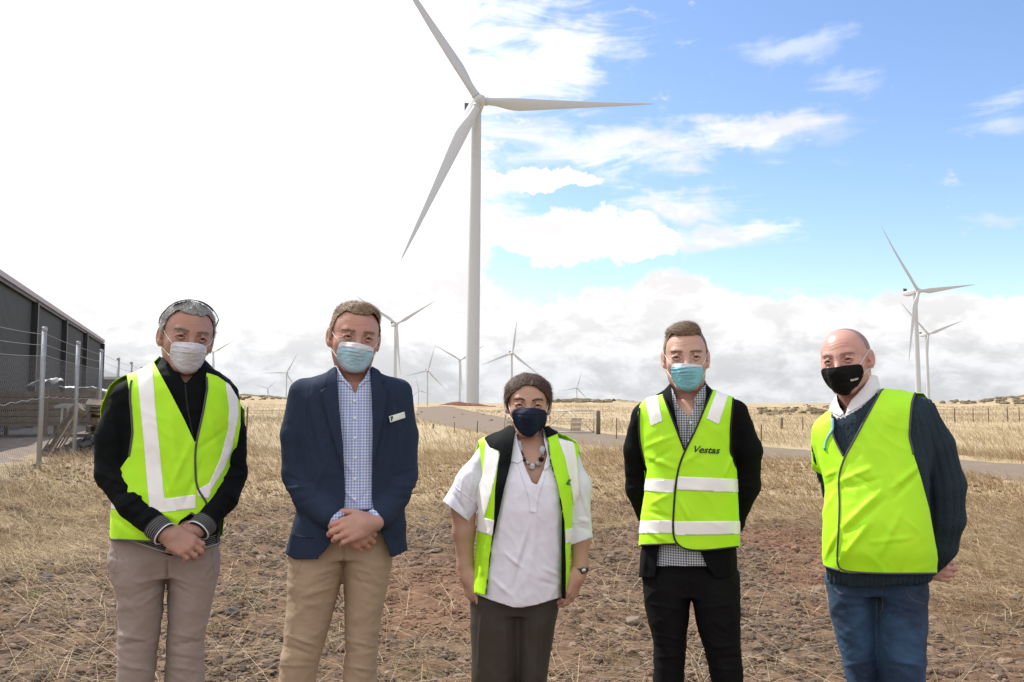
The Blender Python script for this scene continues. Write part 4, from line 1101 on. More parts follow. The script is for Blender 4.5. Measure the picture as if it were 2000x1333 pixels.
class Person:
    def __init__(s, px0, Y, label, zfoot=None):
        s.px0, s.Y = px0, Y; s.az = math.atan((px0 - 1000) / FPX); D = Y / math.cos(s.az); s.D = D
        s.O = np.array([D * math.sin(s.az), D * math.cos(s.az), 0.])
        s.ex = np.array([math.cos(s.az), -math.sin(s.az), 0.]); s.ey = np.array([math.sin(s.az), math.cos(s.az), 0.])
        s.gz = zt(s.O[0], s.O[1]) + .012; s.O[2] = s.gz
        s.root = empty('person', tuple(s.O), (0, 0, -s.az)); tag(s.root, label, 'person', 'people standing in a row'); del s.root['group']
        s.m = 1 / (FPX / Y)     # metres per pixel
    def P(s, px, py, v=0.0):
        d = ray(px, py); w = CAMP - s.O; t = (v - w @ s.ey) / (d @ s.ey); q = w + d * np.asarray(t)[..., None]
        return np.stack([q @ s.ex, q @ s.ey, q[..., 2]], -1)
    def px(s, V):
        W = s.O + V[:, 0:1] * s.ex + V[:, 1:2] * s.ey + V[:, 2:3] * np.array([0, 0, 1.]); a, b = proj(W); return np.stack([a, b], 1)
    def camdir(s):      # camera in local coordinates
        w = CAMP - s.O; return np.array([w @ s.ex, w @ s.ey, w[2]])
    def loft(s, rows, n=2.3, smooth=.012, grow=0.0):
        """rows: (py, px_left, px_right, depth_halfwidth, v_centre)"""
        R = []
        for py, l, r, b, vc in rows:
            a, c = s.P(l, py, vc), s.P(r, py, vc); R.append(((a[2] + c[2]) / 2, (a[0] + c[0]) / 2, vc, (c[0] - a[0]) / 2 + grow, b + grow))
        return LOFT(R, n, smooth)
    def chain(s, pts, sy=1.0):
        """pts: (px, py, v, r_px)"""
        q = [(s.P(a, b, v), r * s.m * .97) for a, b, v, r in pts]
        return [RC(q[i][0], q[i][1], q[i + 1][0], q[i + 1][1], sy) for i in range(len(q) - 1)]
    def add(s, name, V, T, mat, parent=None, thick=0.0, label=None, smooth=True):
        me = mesh_np(name, V, T, smooth); o = link(name, me, mat, parent or s.root)
        if thick: md = o.modifiers.new('thickness', 'SOLIDIFY'); md.thickness = thick; md.offset = -1
        if label: o['label'] = label
        return o
    def bvh(s, V, T): return BVHTree.FromPolygons([tuple(v) for v in V], [tuple(int(i) for i in t) for t in T])
    def hit(s, bvh, px, py, back=0.0):
        d = ray(px, py); dl = Vector((float(d @ s.ex), float(d @ s.ey), float(d[2]))).normalized(); c = Vector(s.camdir())
        r = bvh.ray_cast(c, dl); return (np.array(r[0]), np.array(r[1]), np.array(dl)) if r[0] is not None else (None, None, None)
    def drape(s, bvh, pts, off=.003, step=3.0):
        L = smooth_line(pts, step); c = Vector(s.camdir()); T = np.full(len(L), np.nan); D = []
        for i, q in enumerate(L):
            h, n, d = s.hit(bvh, q[0], q[1])
            if d is None:
                r = ray(q[0], q[1]); d = np.array([r @ s.ex, r @ s.ey, r[2]]); d /= np.linalg.norm(d)
            elif n @ d < 0: T[i] = (h - np.array(c)) @ d
            D.append(d)
        ok = ~np.isnan(T)
        if ok.sum() < 1: return np.zeros((0, 3))
        m = np.interp(np.arange(len(L)), np.where(ok)[0], T[ok]); out = []
        for i in range(len(L)):
            p = np.array(c) + D[i] * m[i]
            if not ok[i]:
                co, nn, _, dist = bvh.find_nearest(Vector(p))
                if dist > .04: continue
                p = np.array(co)
            else: p = np.array(c) + D[i] * T[i]
            out.append(p - D[i] * off)
        out = np.array(out)
        if len(out) > 4:
            for _ in range(3): out[1:-1] = (out[:-2] + 2 * out[1:-1] + out[2:]) / 4
        return out
    def piping(s, name, bvh, lines, r, mat, parent=None, off=.002):
        m = MB()
        for L in lines:
            p = s.drape(bvh, L, off)
            if len(p) > 2: m.tube(p, r, 6)
        return m.build(name, mat, parent or s.root, True) if m.V else None
    def disc(s, name, bvh, px, py, r, mat, parent=None, th=.002):
        h, n, d = s.hit(bvh, px, py)
        if h is None: return
        if n @ d > 0: n = -n
        return MB().tube([h - n * .002, h + n * th, h + n * (th + .001)], [r, r, r * .8], 14).build(name, mat, parent or s.root, True)
    def text(s, name, bvh, string, px, py, wpx, ang, mat, parent=None, shear=.25, bold=.02, off=.0025, stretch=1.0):
        cu = bpy.data.curves.new(name, 'FONT'); cu.body = string; cu.shear = shear; cu.offset = bold; cu.resolution_u = 3
        ob = bpy.data.objects.new(name, cu); COL.objects.link(ob); dg = bpy.context.evaluated_depsgraph_get()
        me = bpy.data.meshes.new_from_object(ob.evaluated_get(dg)); bpy.data.objects.remove(ob)
        import bmesh
        bm = bmesh.new(); bm.from_mesh(me); bmesh.ops.triangulate(bm, faces=bm.faces)
        for _ in range(2): bmesh.ops.subdivide_edges(bm, edges=[e for e in bm.edges if e.calc_length() > .12], cuts=1); bmesh.ops.triangulate(bm, faces=bm.faces)
        bm.to_mesh(me); bm.free()
        v = np.array([q.co[:2] for q in me.vertices]); lo, hi = v.min(0), v.max(0); v = (v - (lo + hi) / 2) * (wpx / (hi[0] - lo[0])); v[:, 1] *= stretch
        a = math.radians(ang); X = px + v[:, 0] * math.cos(a) + v[:, 1] * math.sin(a); Yp = py - v[:, 1] * math.cos(a) + v[:, 0] * math.sin(a)
        last = s.hit(bvh, px, py)
        for i, (x, y) in enumerate(zip(X, Yp)):
            h, n, d = s.hit(bvh, x, y)
            if h is None: h, n, d = last
            if n @ d > 0: n = -n
            last = (h, n, d); me.vertices[i].co = h + n * off
        me.name = name; me.materials.clear(); return link(name, me, mat, parent or s.root)
def folds(pr, V, N, segs):
    """segs: (px1,py1,px2,py2,width_px,amp_m) ridges (+) or creases (-), front side only"""
    q = pr.px(V); cd = pr.camdir(); fr = ((cd - V) * N).sum(1) > 0; D = np.zeros(len(V))
    for x1, y1, x2, y2, w, a in segs:
        A = np.array([x1, y1]); e = np.array([x2 - x1, y2 - y1]); L2 = e @ e; t = (q - A) @ e / L2; tc = np.clip(t, 0, 1)
        d = np.linalg.norm(q - A - tc[:, None] * e, axis=1); D += a * np.exp(-(d / w) ** 2) * (.3 + .7 * np.sin(np.pi * np.clip(t * .9 + .05, 0, 1)))
    return V + N * (D * fr)[:, None]
def wrinkle(V, N, amp, sc, seed=0, rot=0.0, ridge=True):
    c, s_ = math.cos(rot), math.sin(rot); X = V[:, 0] * c + V[:, 2] * s_; Z = -V[:, 0] * s_ + V[:, 2] * c
    P = np.stack([X * sc[0], V[:, 1] * sc[0] * .6, Z * sc[1]], 1) + seed * 13.7
    P = P + .35 * np.stack([pnoise(P * .5 + 5), pnoise(P * .5 + 15), pnoise(P * .5 + 25)], 1)
    n = pnoise(P); 
    if ridge: n = (1 - np.minimum(np.abs(n) * 2.4, 1)) ** 1.6 - .3
    return V + N * (amp * n)[:, None]
def hand(W, A, Nn, thumb, curl=(.35, .5, .4), s=1.0, spread=.04, tcurl=.35, fcurl=None):
    """W wrist, A direction along the hand, Nn back-of-hand normal, thumb=+1/-1 side; returns prims"""
    A = np.array(A, float); A /= np.linalg.norm(A); Nn = np.array(Nn, float); Nn -= A * (A @ Nn); Nn /= np.linalg.norm(Nn); L = np.cross(A, Nn) * thumb
    W = np.array(W, float); P = lambda a, l, n=0.: W + (A * a + L * l + Nn * n) * s
    k = .012; out = [(RC(P(-.01, 0), .024 * s, P(.03, .004), .026 * s, 1), .02)]
    R3 = np.stack([A, L, Nn], 1)
    out.append((EL(P(.052, .003, .0), np.array([.052, .041, .0165]) * s, R3), .016)); out.append((EL(P(.03, .022, -.008), np.array([.032, .018, .015]) * s, R3), .014))
    base = [(.088, .030), (.094, .010), (.090, -.011), (.080, -.030)]; ln = [.072, .080, .074, .058]; rr = [.0092, .0096, .0092, .0080]
    for i in range(4):
        b = P(*base[i], .002); d = A + L * spread * (1.5 - i) ; d /= np.linalg.norm(d); n = Nn.copy(); p = b; out.append((RC(P(.05, base[i][1] * .75, .003), .010 * s, b, rr[i] * 1.15 * s), .010))
        for j, (fr, c) in enumerate(zip((.45, .30, .25), fcurl[i] if fcurl else curl)):
            cc, ss_ = math.cos(c), math.sin(c); d, n = d * cc - n * ss_, n * cc + d * ss_
            q = p + d * ln[i] * fr * s; out.append((RC(p, rr[i] * (1.04 - j * .09) * s, q, rr[i] * (.95 - j * .09) * s), .0045)); p = q
    p = P(.015, .026, -.006); d = A * .72 + L * .66 - Nn * .25; d /= np.linalg.norm(d)
    for j, (l, r) in enumerate(((.040, .0125), (.030, .0105), (.025, .0092))):
        q = p + d * l * s; out.append((RC(p, r * s, q, r * .92 * s), .008 if j == 0 else .004)); p = q; d = d + A * tcurl - L * tcurl * .5; d /= np.linalg.norm(d)
    return out

def head_frame(pr, ex, ey, yaw, pitch, roll, s, v=-.10):
    y, p, r = map(math.radians, (yaw, pitch, roll))
    X = np.array([math.cos(y), math.sin(y), 0]); Fv = np.array([math.sin(y), -math.cos(y), 0]); Z = np.array([0, 0, 1.])
    Fp = Fv * math.cos(p) - Z * math.sin(p); Zp = Z * math.cos(p) + Fv * math.sin(p)           # pitch>0 nods down
    Xr = X * math.cos(r) - Zp * math.sin(r); Zr = Zp * math.cos(r) + X * math.sin(r)            # roll>0 leans to image right
    M = np.stack([Xr, Fp, Zr], 1) * s; C = pr.P(ex, ey, v) - M @ np.array([0, .085, 0]); return M, C
def head_prims(w=1.0, jaw=1.0, cheek=1.0, fore=1.0, neck=None, age=0.0):
    H = [(EL((0, -.018, .034), (.0745 * w, .096, .075 * fore)), .02), (EL((0, .012, .005), (.0675 * w, .078, .085)), .035),
         (EL((0, .018, -.048), (.056 * w * jaw, .066, .062)), .035), (RC((-.016, .066, -.098), .018, (.016, .066, -.098), .018), .025),
         (RC((-.043 * jaw, .005, -.062), .017, (-.020, .055, -.096), .016), .022), (RC((.043 * jaw, .005, -.062), .017, (.020, .055, -.096), .016), .022),
         (RC((-.036, .075, .018), .0085, (-.008, .082, .014), .0075), .02), (RC((.036, .075, .018), .0085, (.008, .082, .014), .0075), .02),
         (EL((-.041 * w, .052, -.026), (.020 * cheek, .021, .018)), .03), (EL((.041 * w, .052, -.026), (.020 * cheek, .021, .018)), .03),
         (EL((-.033, .094, -.001), (.0175, .014, .0125)), .012, 'sub'), (EL((.033, .094, -.001), (.0175, .014, .0125)), .012, 'sub'),
         (RC((0, .086, .006), .0075, (0, .108, -.034), .0105), .012), (EL((-.011, .100, -.038), (.009, .010, .008)), .008), (EL((.011, .100, -.038), (.009, .010, .008)), .008),
         (RC((-.018, .083, -.064), .006, (.018, .083, -.064), .006), .012), (RC((-.014, .082, -.075), .007, (.014, .082, -.075), .007), .010)]
    for sx in (-1, 1):
        H += [(EL((sx * .033, .0715, -.001), (.0135, .0112, .0120)), .003)]
        H += [(RC((sx * .0195, .0865, -.003), .0032, (sx * .032, .0895, .0062), .0042), .004), (RC((sx * .032, .0895, .0062), .0042, (sx * .0475, .079, .001), .0036), .004),
              (RC((sx * .0205, .086, -.005), .0026, (sx * .033, .0870, -.0088), .0036), .005), (RC((sx * .033, .0870, -.0088), .0036, (sx * .046, .080, -.003), .0026), .005)]
        ear = np.array([[math.cos(.35), -sx * math.sin(.35) * 1, 0], [sx * math.sin(.35), math.cos(.35), 0], [0, 0, 1]])
        H += [(EL((sx * .0830 * w, -.014, -.004), (.0066, .0175, .0305), ear), .008), (EL((sx * .0775 * w, -.006, -.029), (.007, .010, .012), ear), .008),
              (EL((sx * .0880 * w, -.004, .001), (.0075, .0125, .021), ear), .004, 'sub'), (RC((sx * .0815 * w, .004, -.012), .0040, (sx * .0835 * w, -.006, .012), .0036), .004)]
    if neck is not None: H += neck
    return H
_ZF = np.array([-.14, -.03, -.014, .000, .012, .022, .034, .055, .085, .12])
def hairline(X, z_vals, temple=.0, arch=0.0):
    """value <0 where hair grows. X head-local coords"""
    z = np.interp(X[:, 1], _ZF, z_vals); z = z - arch * (X[:, 0] / .06) ** 2 * (X[:, 1] > .02); return z + temple * np.exp(-((np.abs(X[:, 0]) - .048) / .016) ** 2) * (X[:, 1] > .03) - X[:, 2]
SHORT = [-.055, -.040, .018, .022, -.014, -.004, .050, .064, .066, .066]

M_EYEW = material('eye_white', (.55, .50, .48), .25, spec=.5)
M_PUPIL = material('pupil', (.01, .008, .008), .1)
def skin_mat(name, c, c2, rough=.48):
    def b_(t, b, tc):
        n = t.noise(tc, 26, 5, .6); n2 = t.noise(tc, 150, 3, .6); n3 = t.noise(tc, 9, 3, .5)
        col = t.mix(t.ss(n, .4, .66, 0, .55), c, c2); col = t.mix(t.ss(n3, .4, .65, 0, .35), col, tuple(x * .82 for x in c)); col = t.mix(t.ss(n2, .55, .75, 0, .25), col, tuple(x * .7 for x in c2))
        t.l.new(col, b.inputs['Base Color'])
    return material(name, c, rough, bump=(420, .0008, .5), spec=.45, sss=.12, build=b_)
def strands(pr, name, V, T, N, n, comb, length, width, mat, parent, seed, lift=.35, curl=0.0, jit=.35):
    """V,T hair cap in person coordinates; comb(V)->direction field"""
    rg = np.random.default_rng(seed); a = np.linalg.norm(np.cross(V[T[:, 1]] - V[T[:, 0]], V[T[:, 2]] - V[T[:, 0]]), axis=1); f = rg.choice(len(T), n, p=a / a.sum())
    u = rg.random((n, 2)); sw = u.sum(1) > 1; u[sw] = 1 - u[sw]; W = np.stack([1 - u.sum(1), u[:, 0], u[:, 1]], 1)
    P = (V[T[f]] * W[..., None]).sum(1); Nn = (N[T[f]] * W[..., None]).sum(1); C = comb(P); L = length(P) if callable(length) else np.full(n, length)
    L = L * rg.uniform(.6, 1.25, n); C = C + rg.normal(0, jit, (n, 3)); C -= Nn * (C * Nn).sum(1)[:, None]; C /= np.maximum(np.linalg.norm(C, axis=1, keepdims=True), 1e-6)
    li = lift * rg.uniform(.5, 1.4, n); K = 4; pts = []
    ph = rg.random(n) * 6.28; S = np.cross(C, Nn)
    for k in range(K):
        t = k / (K - 1); q = P - Nn * .002 + C * (L * t)[:, None] + Nn * (L * (li * t - .55 * li * t * t))[:, None]
        if curl: q = q + (S * np.sin(ph + t * 7)[:, None] + Nn * np.cos(ph + t * 7)[:, None]) * (curl * L * t)[:, None]
        pts.append(q)
    out = np.zeros((n, 2 * K - 1, 3), np.float32)
    for k in range(K - 1):
        w = width * (1 - .25 * k) * .5; out[:, 2 * k] = pts[k] - S * w; out[:, 2 * k + 1] = pts[k] + S * w
    out[:, -1] = pts[-1]; b = (np.arange(n) * (2 * K - 1))[:, None, None]
    F4 = (np.array([[0, 1, 3, 2], [2, 3, 5, 4]])[None] + b).reshape(-1, 4); F3 = (np.array([[4, 5, 6]])[None] + b).reshape(-1, 3)
    me = mesh_np(name, out.reshape(-1, 3), [F4, F3], True, {'tint': np.repeat(rg.random(n), 2 * K - 1)})
    return tag(link(name, me, mat, parent), kind='stuff')
def hair_mat(name, dark, light, rough=.5):
    def b_(t, b, tc):
        ti = t.new('ShaderNodeAttribute', attribute_name='tint').outputs['Fac']; n = t.noise(tc, 90, 4, .6)
        t.l.new(t.mix(t.m('ADD', t.m('MULTIPLY', ti, .7), t.m('MULTIPLY', t.ss(n, .35, .65), .35), clamp=True), dark, light), b.inputs['Base Color'])
    return material(name, dark, rough, spec=.4, bump=(260, .003, .7), build=b_)
M_LOOP = material('white_elastic', (.68, .68, .68), .7)

class Head:
    def __init__(s, pr, eye_px, yaw, pitch, roll, sc, skin, iris, v=-.10, neck_px=None, neck_r=None, shape={}, ear_out=0.0):
        s.pr = pr; s.M, s.C = head_frame(pr, *eye_px, yaw, pitch, roll, sc, v); s.Mi = np.linalg.inv(s.M); s.sc = sc
        nk = []
        if neck_px:
            b = s.to_l(pr.P(*neck_px)[None])[0]; r = neck_r / sc
            nk = [(RC((0, -.028, -.045), r * .98, b, r * 1.06), .03)]
            for sx in (-1, 1): nk.append((RC((sx * .046, -.030, -.045), .012, b + np.array([sx * .018, .035, 0]), .012), .03))
        s.pr_prims = head_prims(neck=nk, **shape)
        D, lo, h = field(s.pr_prims, .0026, .012, .015); s.V, s.T = surf_nets(D, lo, h); s.N = vnorm(s.V, s.T)
        s.D = (D, lo, h); s.skin = skin; s.iris = iris; s.shape = shape
        # forehead lines, frown, eye-corner creases
        q = s.V; f = q[:, 1] > .05; amp = np.zeros(len(q))
        for zz in (.038, .050, .061): amp -= .00045 * np.exp(-((q[:, 2] - zz - .004 * np.sin(q[:, 0] * 70)) / .0022) ** 2) * (np.abs(q[:, 0]) < .045)
        for sx in (-.007, .006): amp -= .0009 * np.exp(-((q[:, 0] - sx) / .0018) ** 2) * np.exp(-((q[:, 2] - .020) / .010) ** 2)
        for sx in (-1, 1):
            for k in range(3): 
                d = (q[:, 2] + .001 - (k - 1) * .006 - (np.abs(q[:, 0]) - .05) * (k - 1) * .5); amp -= .0009 * np.exp(-(d / .0016) ** 2) * ((q[:, 0] * sx) > .047) * ((q[:, 0] * sx) < .064)
            amp -= .0013 * np.exp(-((q[:, 2] + .0165 + .25 * (np.abs(q[:, 0]) - .033) ** 2 * 60) / .0018) ** 2) * (np.abs(np.abs(q[:, 0]) - .031) < .014)
        s.V = s.V + s.N * (amp * f)[:, None]
        s.W = s.to_w(s.V); s.T = s.T[:, ::-1]
    def to_w(s, X): return X @ s.M.T + s.C
    def to_l(s, W): return (W - s.C) @ s.Mi.T
    def eyes(s):
        for sx in (-1, 1):
            c = np.array([sx * .033, .0745, -.001]); V = ICO3[0] * .0132 + c
            e = s.pr.add('eye', s.to_w(V), ICO3[1][:, ::-1], M_EYEW)
            gx = 0.0
            lash_shade = np.array([[sx * .0205, .0885, -.0035], [sx * .026, .0925, .0012], [sx * .033, .0932, .0024], [sx * .040, .0900, .0012], [sx * .0465, .0835, -.0025]])
            MB().tube(s.to_w(smooth_line(lash_shade, .002)), .0011, 5).build('lash_shadow_line', M_PUPIL, e, True)  # dark strip along the upper lid, stands in for lashes and lid shadow
            n = 20; d = np.array([gx + sx * -.02, 1, -.05]); d /= np.linalg.norm(d)
            for nm, r, o, mt in (('iris', .0062, .0118, s.iris), ('pupil', .0030, .0129, M_PUPIL)):
                m = MB().tube([c + d * (o - .001), c + d * o, c + d * (o + .0011)], [r, r, r * .55], n); VV = s.to_w(np.concatenate(m.V)); m.V = [VV]
                m.build(nm, mt, e, True)
    def brows(s, mat, z0=.017, w=.0042, arch=.006, thick=1.0, n=260):
        for sx in (-1, 1):
            q = s.V; x = q[:, 0] * sx; t = np.clip((x - .012) / .042, 0, 1); zc = z0 + arch * np.sin(np.pi * t * .8) - .004 * t
            val = np.maximum(np.maximum(np.abs(q[:, 2] - zc) - w * (1.15 - .6 * t), .012 - x), x - .054) + .0012 * pnoise(q * 400); val = np.maximum(val, .04 - q[:, 1])
            V, T = clip(q + s.N * .0016 * thick, s.T, val)
            if len(T) == 0: continue
            N = vnorm(V, T); W = s.to_w(V); o = s.pr.add('eyebrow', W, T, mat)
            dirw = s.M @ np.array([sx, 0, .25]); dirw /= np.linalg.norm(dirw); NW = vnorm(W, T)
            strands(s.pr, 'eyebrow_hairs', W, T, NW, n, lambda P: np.broadcast_to(dirw, P.shape).copy(), .009, .0011, mat, o, 5 + sx, .35, 0, .3)
    def mask(s, poly, mat, band=None, band_mat=None, loops=True, puff=.0065, pleats=(), tie=None, seams=()):
        pr = s.pr; H = [(EL((0, .016, -.010), (.0650 * s.shape.get('w', 1), .076, .080)), .02), (EL((0, .020, -.052), (.057 * s.shape.get('w', 1), .072, .064)), .03), (RC((0, .086, -.005), .009, (0, .107, -.036), .014), .03),
                        (RC((0, .104, -.040), .017, (0, .082, -.088), .022), .035), (EL((-.042, .050, -.036), (.022, .026, .030)), .03), (EL((.042, .050, -.036), (.022, .026, .030)), .03)]
        D, lo, h = field(H, .0028, .016, .03); V, T = surf_nets(D, lo, h, puff); N = vnorm(V, T)
        for (z0, sl, x0, x1, a, wd) in pleats:
            zc = z0 + sl * np.abs(V[:, 0] - .0); m = sstep(V[:, 0], x0, x0 + .01) * (1 - sstep(V[:, 0], x1 - .01, x1))
            d_ = V[:, 2] - zc; V = V + N * (m * a * (np.exp(-(d_ / wd) ** 2) - .8 * np.exp(-((d_ + wd * 1.7) / wd) ** 2)))[:, None]
        V = V + N * (.0011 * pnoise(V * np.array([55, 55, 110])) + .0005 * pnoise(V * 160))[:, None]; T = T[:, ::-1]
        W = s.to_w(V); N = vnorm(W, T); q = pr.px(W); front = (V[:, 1] > -.02)
        val = np.where(front, poly_sd(q, smooth_poly(poly, 2)), 50.0)
        Vm, Tm = clip(W, T, val); o = pr.add('face_mask', Vm, Tm, mat, thick=.0015)
        if band is not None:
            v2 = np.maximum(np.maximum(val + .6, poly_sd(q, band)), np.where(N @ pr.camdir() > -9, -9., 9.)); Vb, Tb = clip(W + N * .0008, T, np.where(front, v2, 50.))
            if len(Tb): Vb, Tb = largest(Vb, Tb); pr.add('mask_top_band', Vb, Tb, band_mat, parent=o)
        s.maskbvh = pr.bvh(Vm, Tm); s.mask_o = o
        if loops:
            hb = pr.bvh(s.W, s.T)
            for side, a, b in loops:
                e = s.to_w(np.array([[side * .082 * s.shape.get('w', 1), -.002, .024], [side * .084 * s.shape.get('w', 1), -.030, .010], [side * .080 * s.shape.get('w', 1), -.010, -.034]]))
                def mk(p):
                    h_, n_, d_ = pr.hit(s.maskbvh, *p)
                    if h_ is None: h_, n_, d_ = pr.hit(hb, *p)
                    return h_ if h_ is not None else None
                A, B = mk(a), mk(b)
                if A is None or B is None: continue
                def arc(p, q_, k=10):
                    pts = []
                    for i in range(k + 1):
                        t = i / k; x = p + (q_ - p) * t; l = s.to_l(x[None])[0]
                        # keep outside the head
                        co, nn, ii, dist = hb.find_nearest(Vector(x)); co = np.array(co); nn = np.array(nn)
                        if (x - co) @ nn < .0026: x = co + nn * .0026
                        pts.append(x)
                    return pts
                pts = np.array(arc(A, e[0]) + [e[1]] + arc(e[2], B)); MB().tube(pts, .0013, 6).build('ear_loop', M_LOOP, o, True)
        return o
    def cap(s, mat, zvals, thick, extra=(), temple=.012, arch=0.0, noise=.002, nsc=120, name='hair', res=.003, edge=.004):
        """hair volume clipped at the hairline"""
        w = s.shape.get('w', 1.0); base = [(EL((0, -.018, .034), (.0745 * w, .096, .075)), .02), (EL((0, .004, .003), (.0680 * w, .078, .080)), .035)] + list(extra)
        D, lo, h = field(base, res, .03, .02); V, T = surf_nets(D, lo, h, thick); N = vnorm(V, T)
        V = V + N * (noise * (pnoise(V * nsc) + .6 * pnoise(V * nsc * 2.3)))[:, None]
        T = T[:, ::-1]; val = hairline(V, zvals, temple, arch) + edge * pnoise(V * np.array([200, 200, 60]))
        ear = np.sqrt(((np.abs(V[:, 0]) - .085) / .03) ** 2 + ((V[:, 1] + .006) / .021) ** 2 + ((V[:, 2] + .008) / .030) ** 2) - 1
        val = np.maximum(val, -ear * .02)
        V, T = clip(V, T, val); W = s.to_w(V); o = s.pr.add(name, W, T, mat, thick=min(.004, thick)); s.capV, s.capT, s.capN = W, T, vnorm(W, T); return o
    def comb(s, fn):
        return lambda P: fn(s.to_l(P)) @ (s.M / s.sc).T
class Body:
    """gathers skin pieces into ONE continuous body mesh"""
    def __init__(s, pr): s.pr = pr; s.V = []; s.T = []; s.n = 0
    def add(s, V, T): s.V.append(V); s.T.append(T + s.n); s.n += len(V)
    def sdf(s, prims, h, k=.02, noise=0.0):
        D, lo, hh = field(prims, h, .015, k); V, T = surf_nets(D, lo, hh)
        if noise: N = vnorm(V, T); V = V + N * (noise * pnoise(V * 150))[:, None]
        s.add(V, T); return V, T
    def build(s, mat): return s.pr.add('body', np.concatenate(s.V), np.concatenate(s.T), mat)
def garment(pr, prims, h=.007, k=.02, iso=0.0, wr=(), fs=(), zclip=None, sub=None):
    D, lo, hh = field(prims, h, .03 + abs(iso), k, zclip); V, T = surf_nets(D, lo, hh, iso); N = vnorm(V, T)
    for w in wr: V = wrinkle(V, N, *w)
    if fs: V = folds(pr, V, N, [(a, b, c, d, w * .72, m * 1.35) for a, b, c, d, w, m in fs])
    N = vnorm(V, T); return V, T, N
def clip_front(pr, V, T, front, back=None, vmid=0.0, inward=True):
    """front/back: pixel outlines; front applies to points nearer than vmid"""
    q = pr.px(V); f = V[:, 1] < vmid; a = poly_sd(q, front); b = poly_sd(q, back) if back is not None else a
    return clip(V, T, np.where(f, a, b))
def shoes(pr, ankles, mat, sole):
    for (u, v, toe) in ankles:
        d = np.array([math.sin(math.radians(toe)), -math.cos(math.radians(toe)), 0]); a = np.array([u, v, 0.])
        Pm = [(RC(a + d * -.03 + [0, 0, .075], .045, a + d * .02 + [0, 0, .06], .046), .03), (RC(a + d * -.045 + [0, 0, .040], .036, a + d * .12 + [0, 0, .034], .040), .03), (RC(a + d * .10 + [0, 0, .032], .040, a + d * .185 + [0, 0, .028], .030), .03)]
        D, lo, h = field(Pm, .006, .02, .03); V, T = surf_nets(D, lo, h); V, T = clip(V, T, .012 - V[:, 2]); o = pr.add('shoe', V, T, mat)
        D, lo, h = field([(RC(a + d * -.045 + [0, 0, .012], .040, a + d * .18 + [0, 0, .012], .040), .02)], .006, .02, .02); V, T = surf_nets(D, lo, h, .003); V, T = clip(V, T, V[:, 2] - .02); V, T = clip(V, T, .001 - V[:, 2]); pr.add('sole', V, T, sole, parent=o, thick=.004)
def hip(pr, q): return pr.P(*q)
# ------------------------------------------------------------------ people: materials
M_SKIN1 = skin_mat('skin_tanned', (.43, .245, .185), (.47, .205, .155))
M_SKIN2 = skin_mat('skin_ruddy', (.50, .285, .22), (.55, .23, .18))
M_SKIN3 = skin_mat('skin_olive', (.50, .305, .225), (.53, .265, .195))
M_SKIN4 = skin_mat('skin_fair', (.58, .365, .285), (.62, .305, .235))
M_SKIN5 = skin_mat('skin_pink', (.58, .33, .27), (.63, .25, .21), .36)
def iris_mat(n, c): return material(n, c, .15)
I_BROWN = iris_mat('iris_brown', (.05, .028, .015)); I_BLUE = iris_mat('iris_blue', (.09, .13, .17)); I_GREEN = iris_mat('iris_green', (.09, .11, .07))
H_DBROW = hair_mat('brow_grey', (.10, .075, .06), (.30, .26, .22)); H_GREY = hair_mat('hair_grey', (.16, .155, .15), (.62, .61, .58)); H_SANDY = hair_mat('hair_sandy', (.13, .08, .045), (.46, .31, .18))
H_BROWN = hair_mat('hair_brown', (.030, .014, .009), (.15, .075, .045), .65); H_BLOND = hair_mat('hair_dark_blond', (.12, .08, .05), (.38, .26, .16)); H_STUB = hair_mat('hair_stubble', (.27, .18, .15), (.34, .24, .20))
def hivis_b(t, b, tc):
    n = t.noise(tc, 7, 4, .55)
    t.l.new(t.mix(t.ss(n, .35, .65), (.46, .95, .010), (.52, .96, .015)), b.inputs['Base Color'])
    b.inputs['Subsurface Weight'].default_value = 0
M_HIVIS = material('hivis_yellow', (.6, .98, .02), .62, bump=(900, .0006, .35), crease=(5.5, .0022, .45), build=hivis_b)
M_TAPE = material('reflective_tape', (.97, .97, .97), .35, bump=(1200, .0004, .3), spec=.6)
M_PIPING = material('grey_binding', (.085, .085, .09), .8)
M_PIPING_B = material('black_binding', (.015, .016, .015), .8)
M_BLACKJ = material('black_softshell', (.004, .0055, .0065), .8, bump=(600, .001, .3), crease=(6, .0025, .7), spec=.12)
M_BLACKB = material('black_suiting', (.005, .005, .0065), .85, bump=(800, .0008, .3), spec=.12)
M_NAVY = material('navy_wool', (.016, .026, .052), .88, noise=(500, .8, (.028, .042, .078)), bump=(700, .001, .5), spec=.2)
M_STRIPE = material('grey_stripe', (.38, .38, .39), .8); M_LAPEL = material('navy_edge', (.008, .013, .028), .9); M_RIB = material('striped_rib', (.02, .024, .026), .85)
M_CHINO1 = material('grey_beige_chino', (.32, .26, .235), .85, noise=(6, .4, (.28, .225, .20)), bump=(900, .0006, .4), crease=(5.5, .0022, 1.9))
M_CHINO2 = material('tan_chino', (.40, .295, .205), .85, noise=(6, .4, (.36, .26, .175)), bump=(900, .0006, .4), crease=(5.5, .0022, 1.9))
M_OLIVE = material('dark_olive_cloth', (.045, .038, .031), .6, noise=(6, .5, (.058, .05, .042)), bump=(900, .0005, .3), spec=.35)
M_BLACKT = material('black_trouser_cloth', (.007, .0068, .0075), .85, bump=(900, .0006, .4), spec=.12)
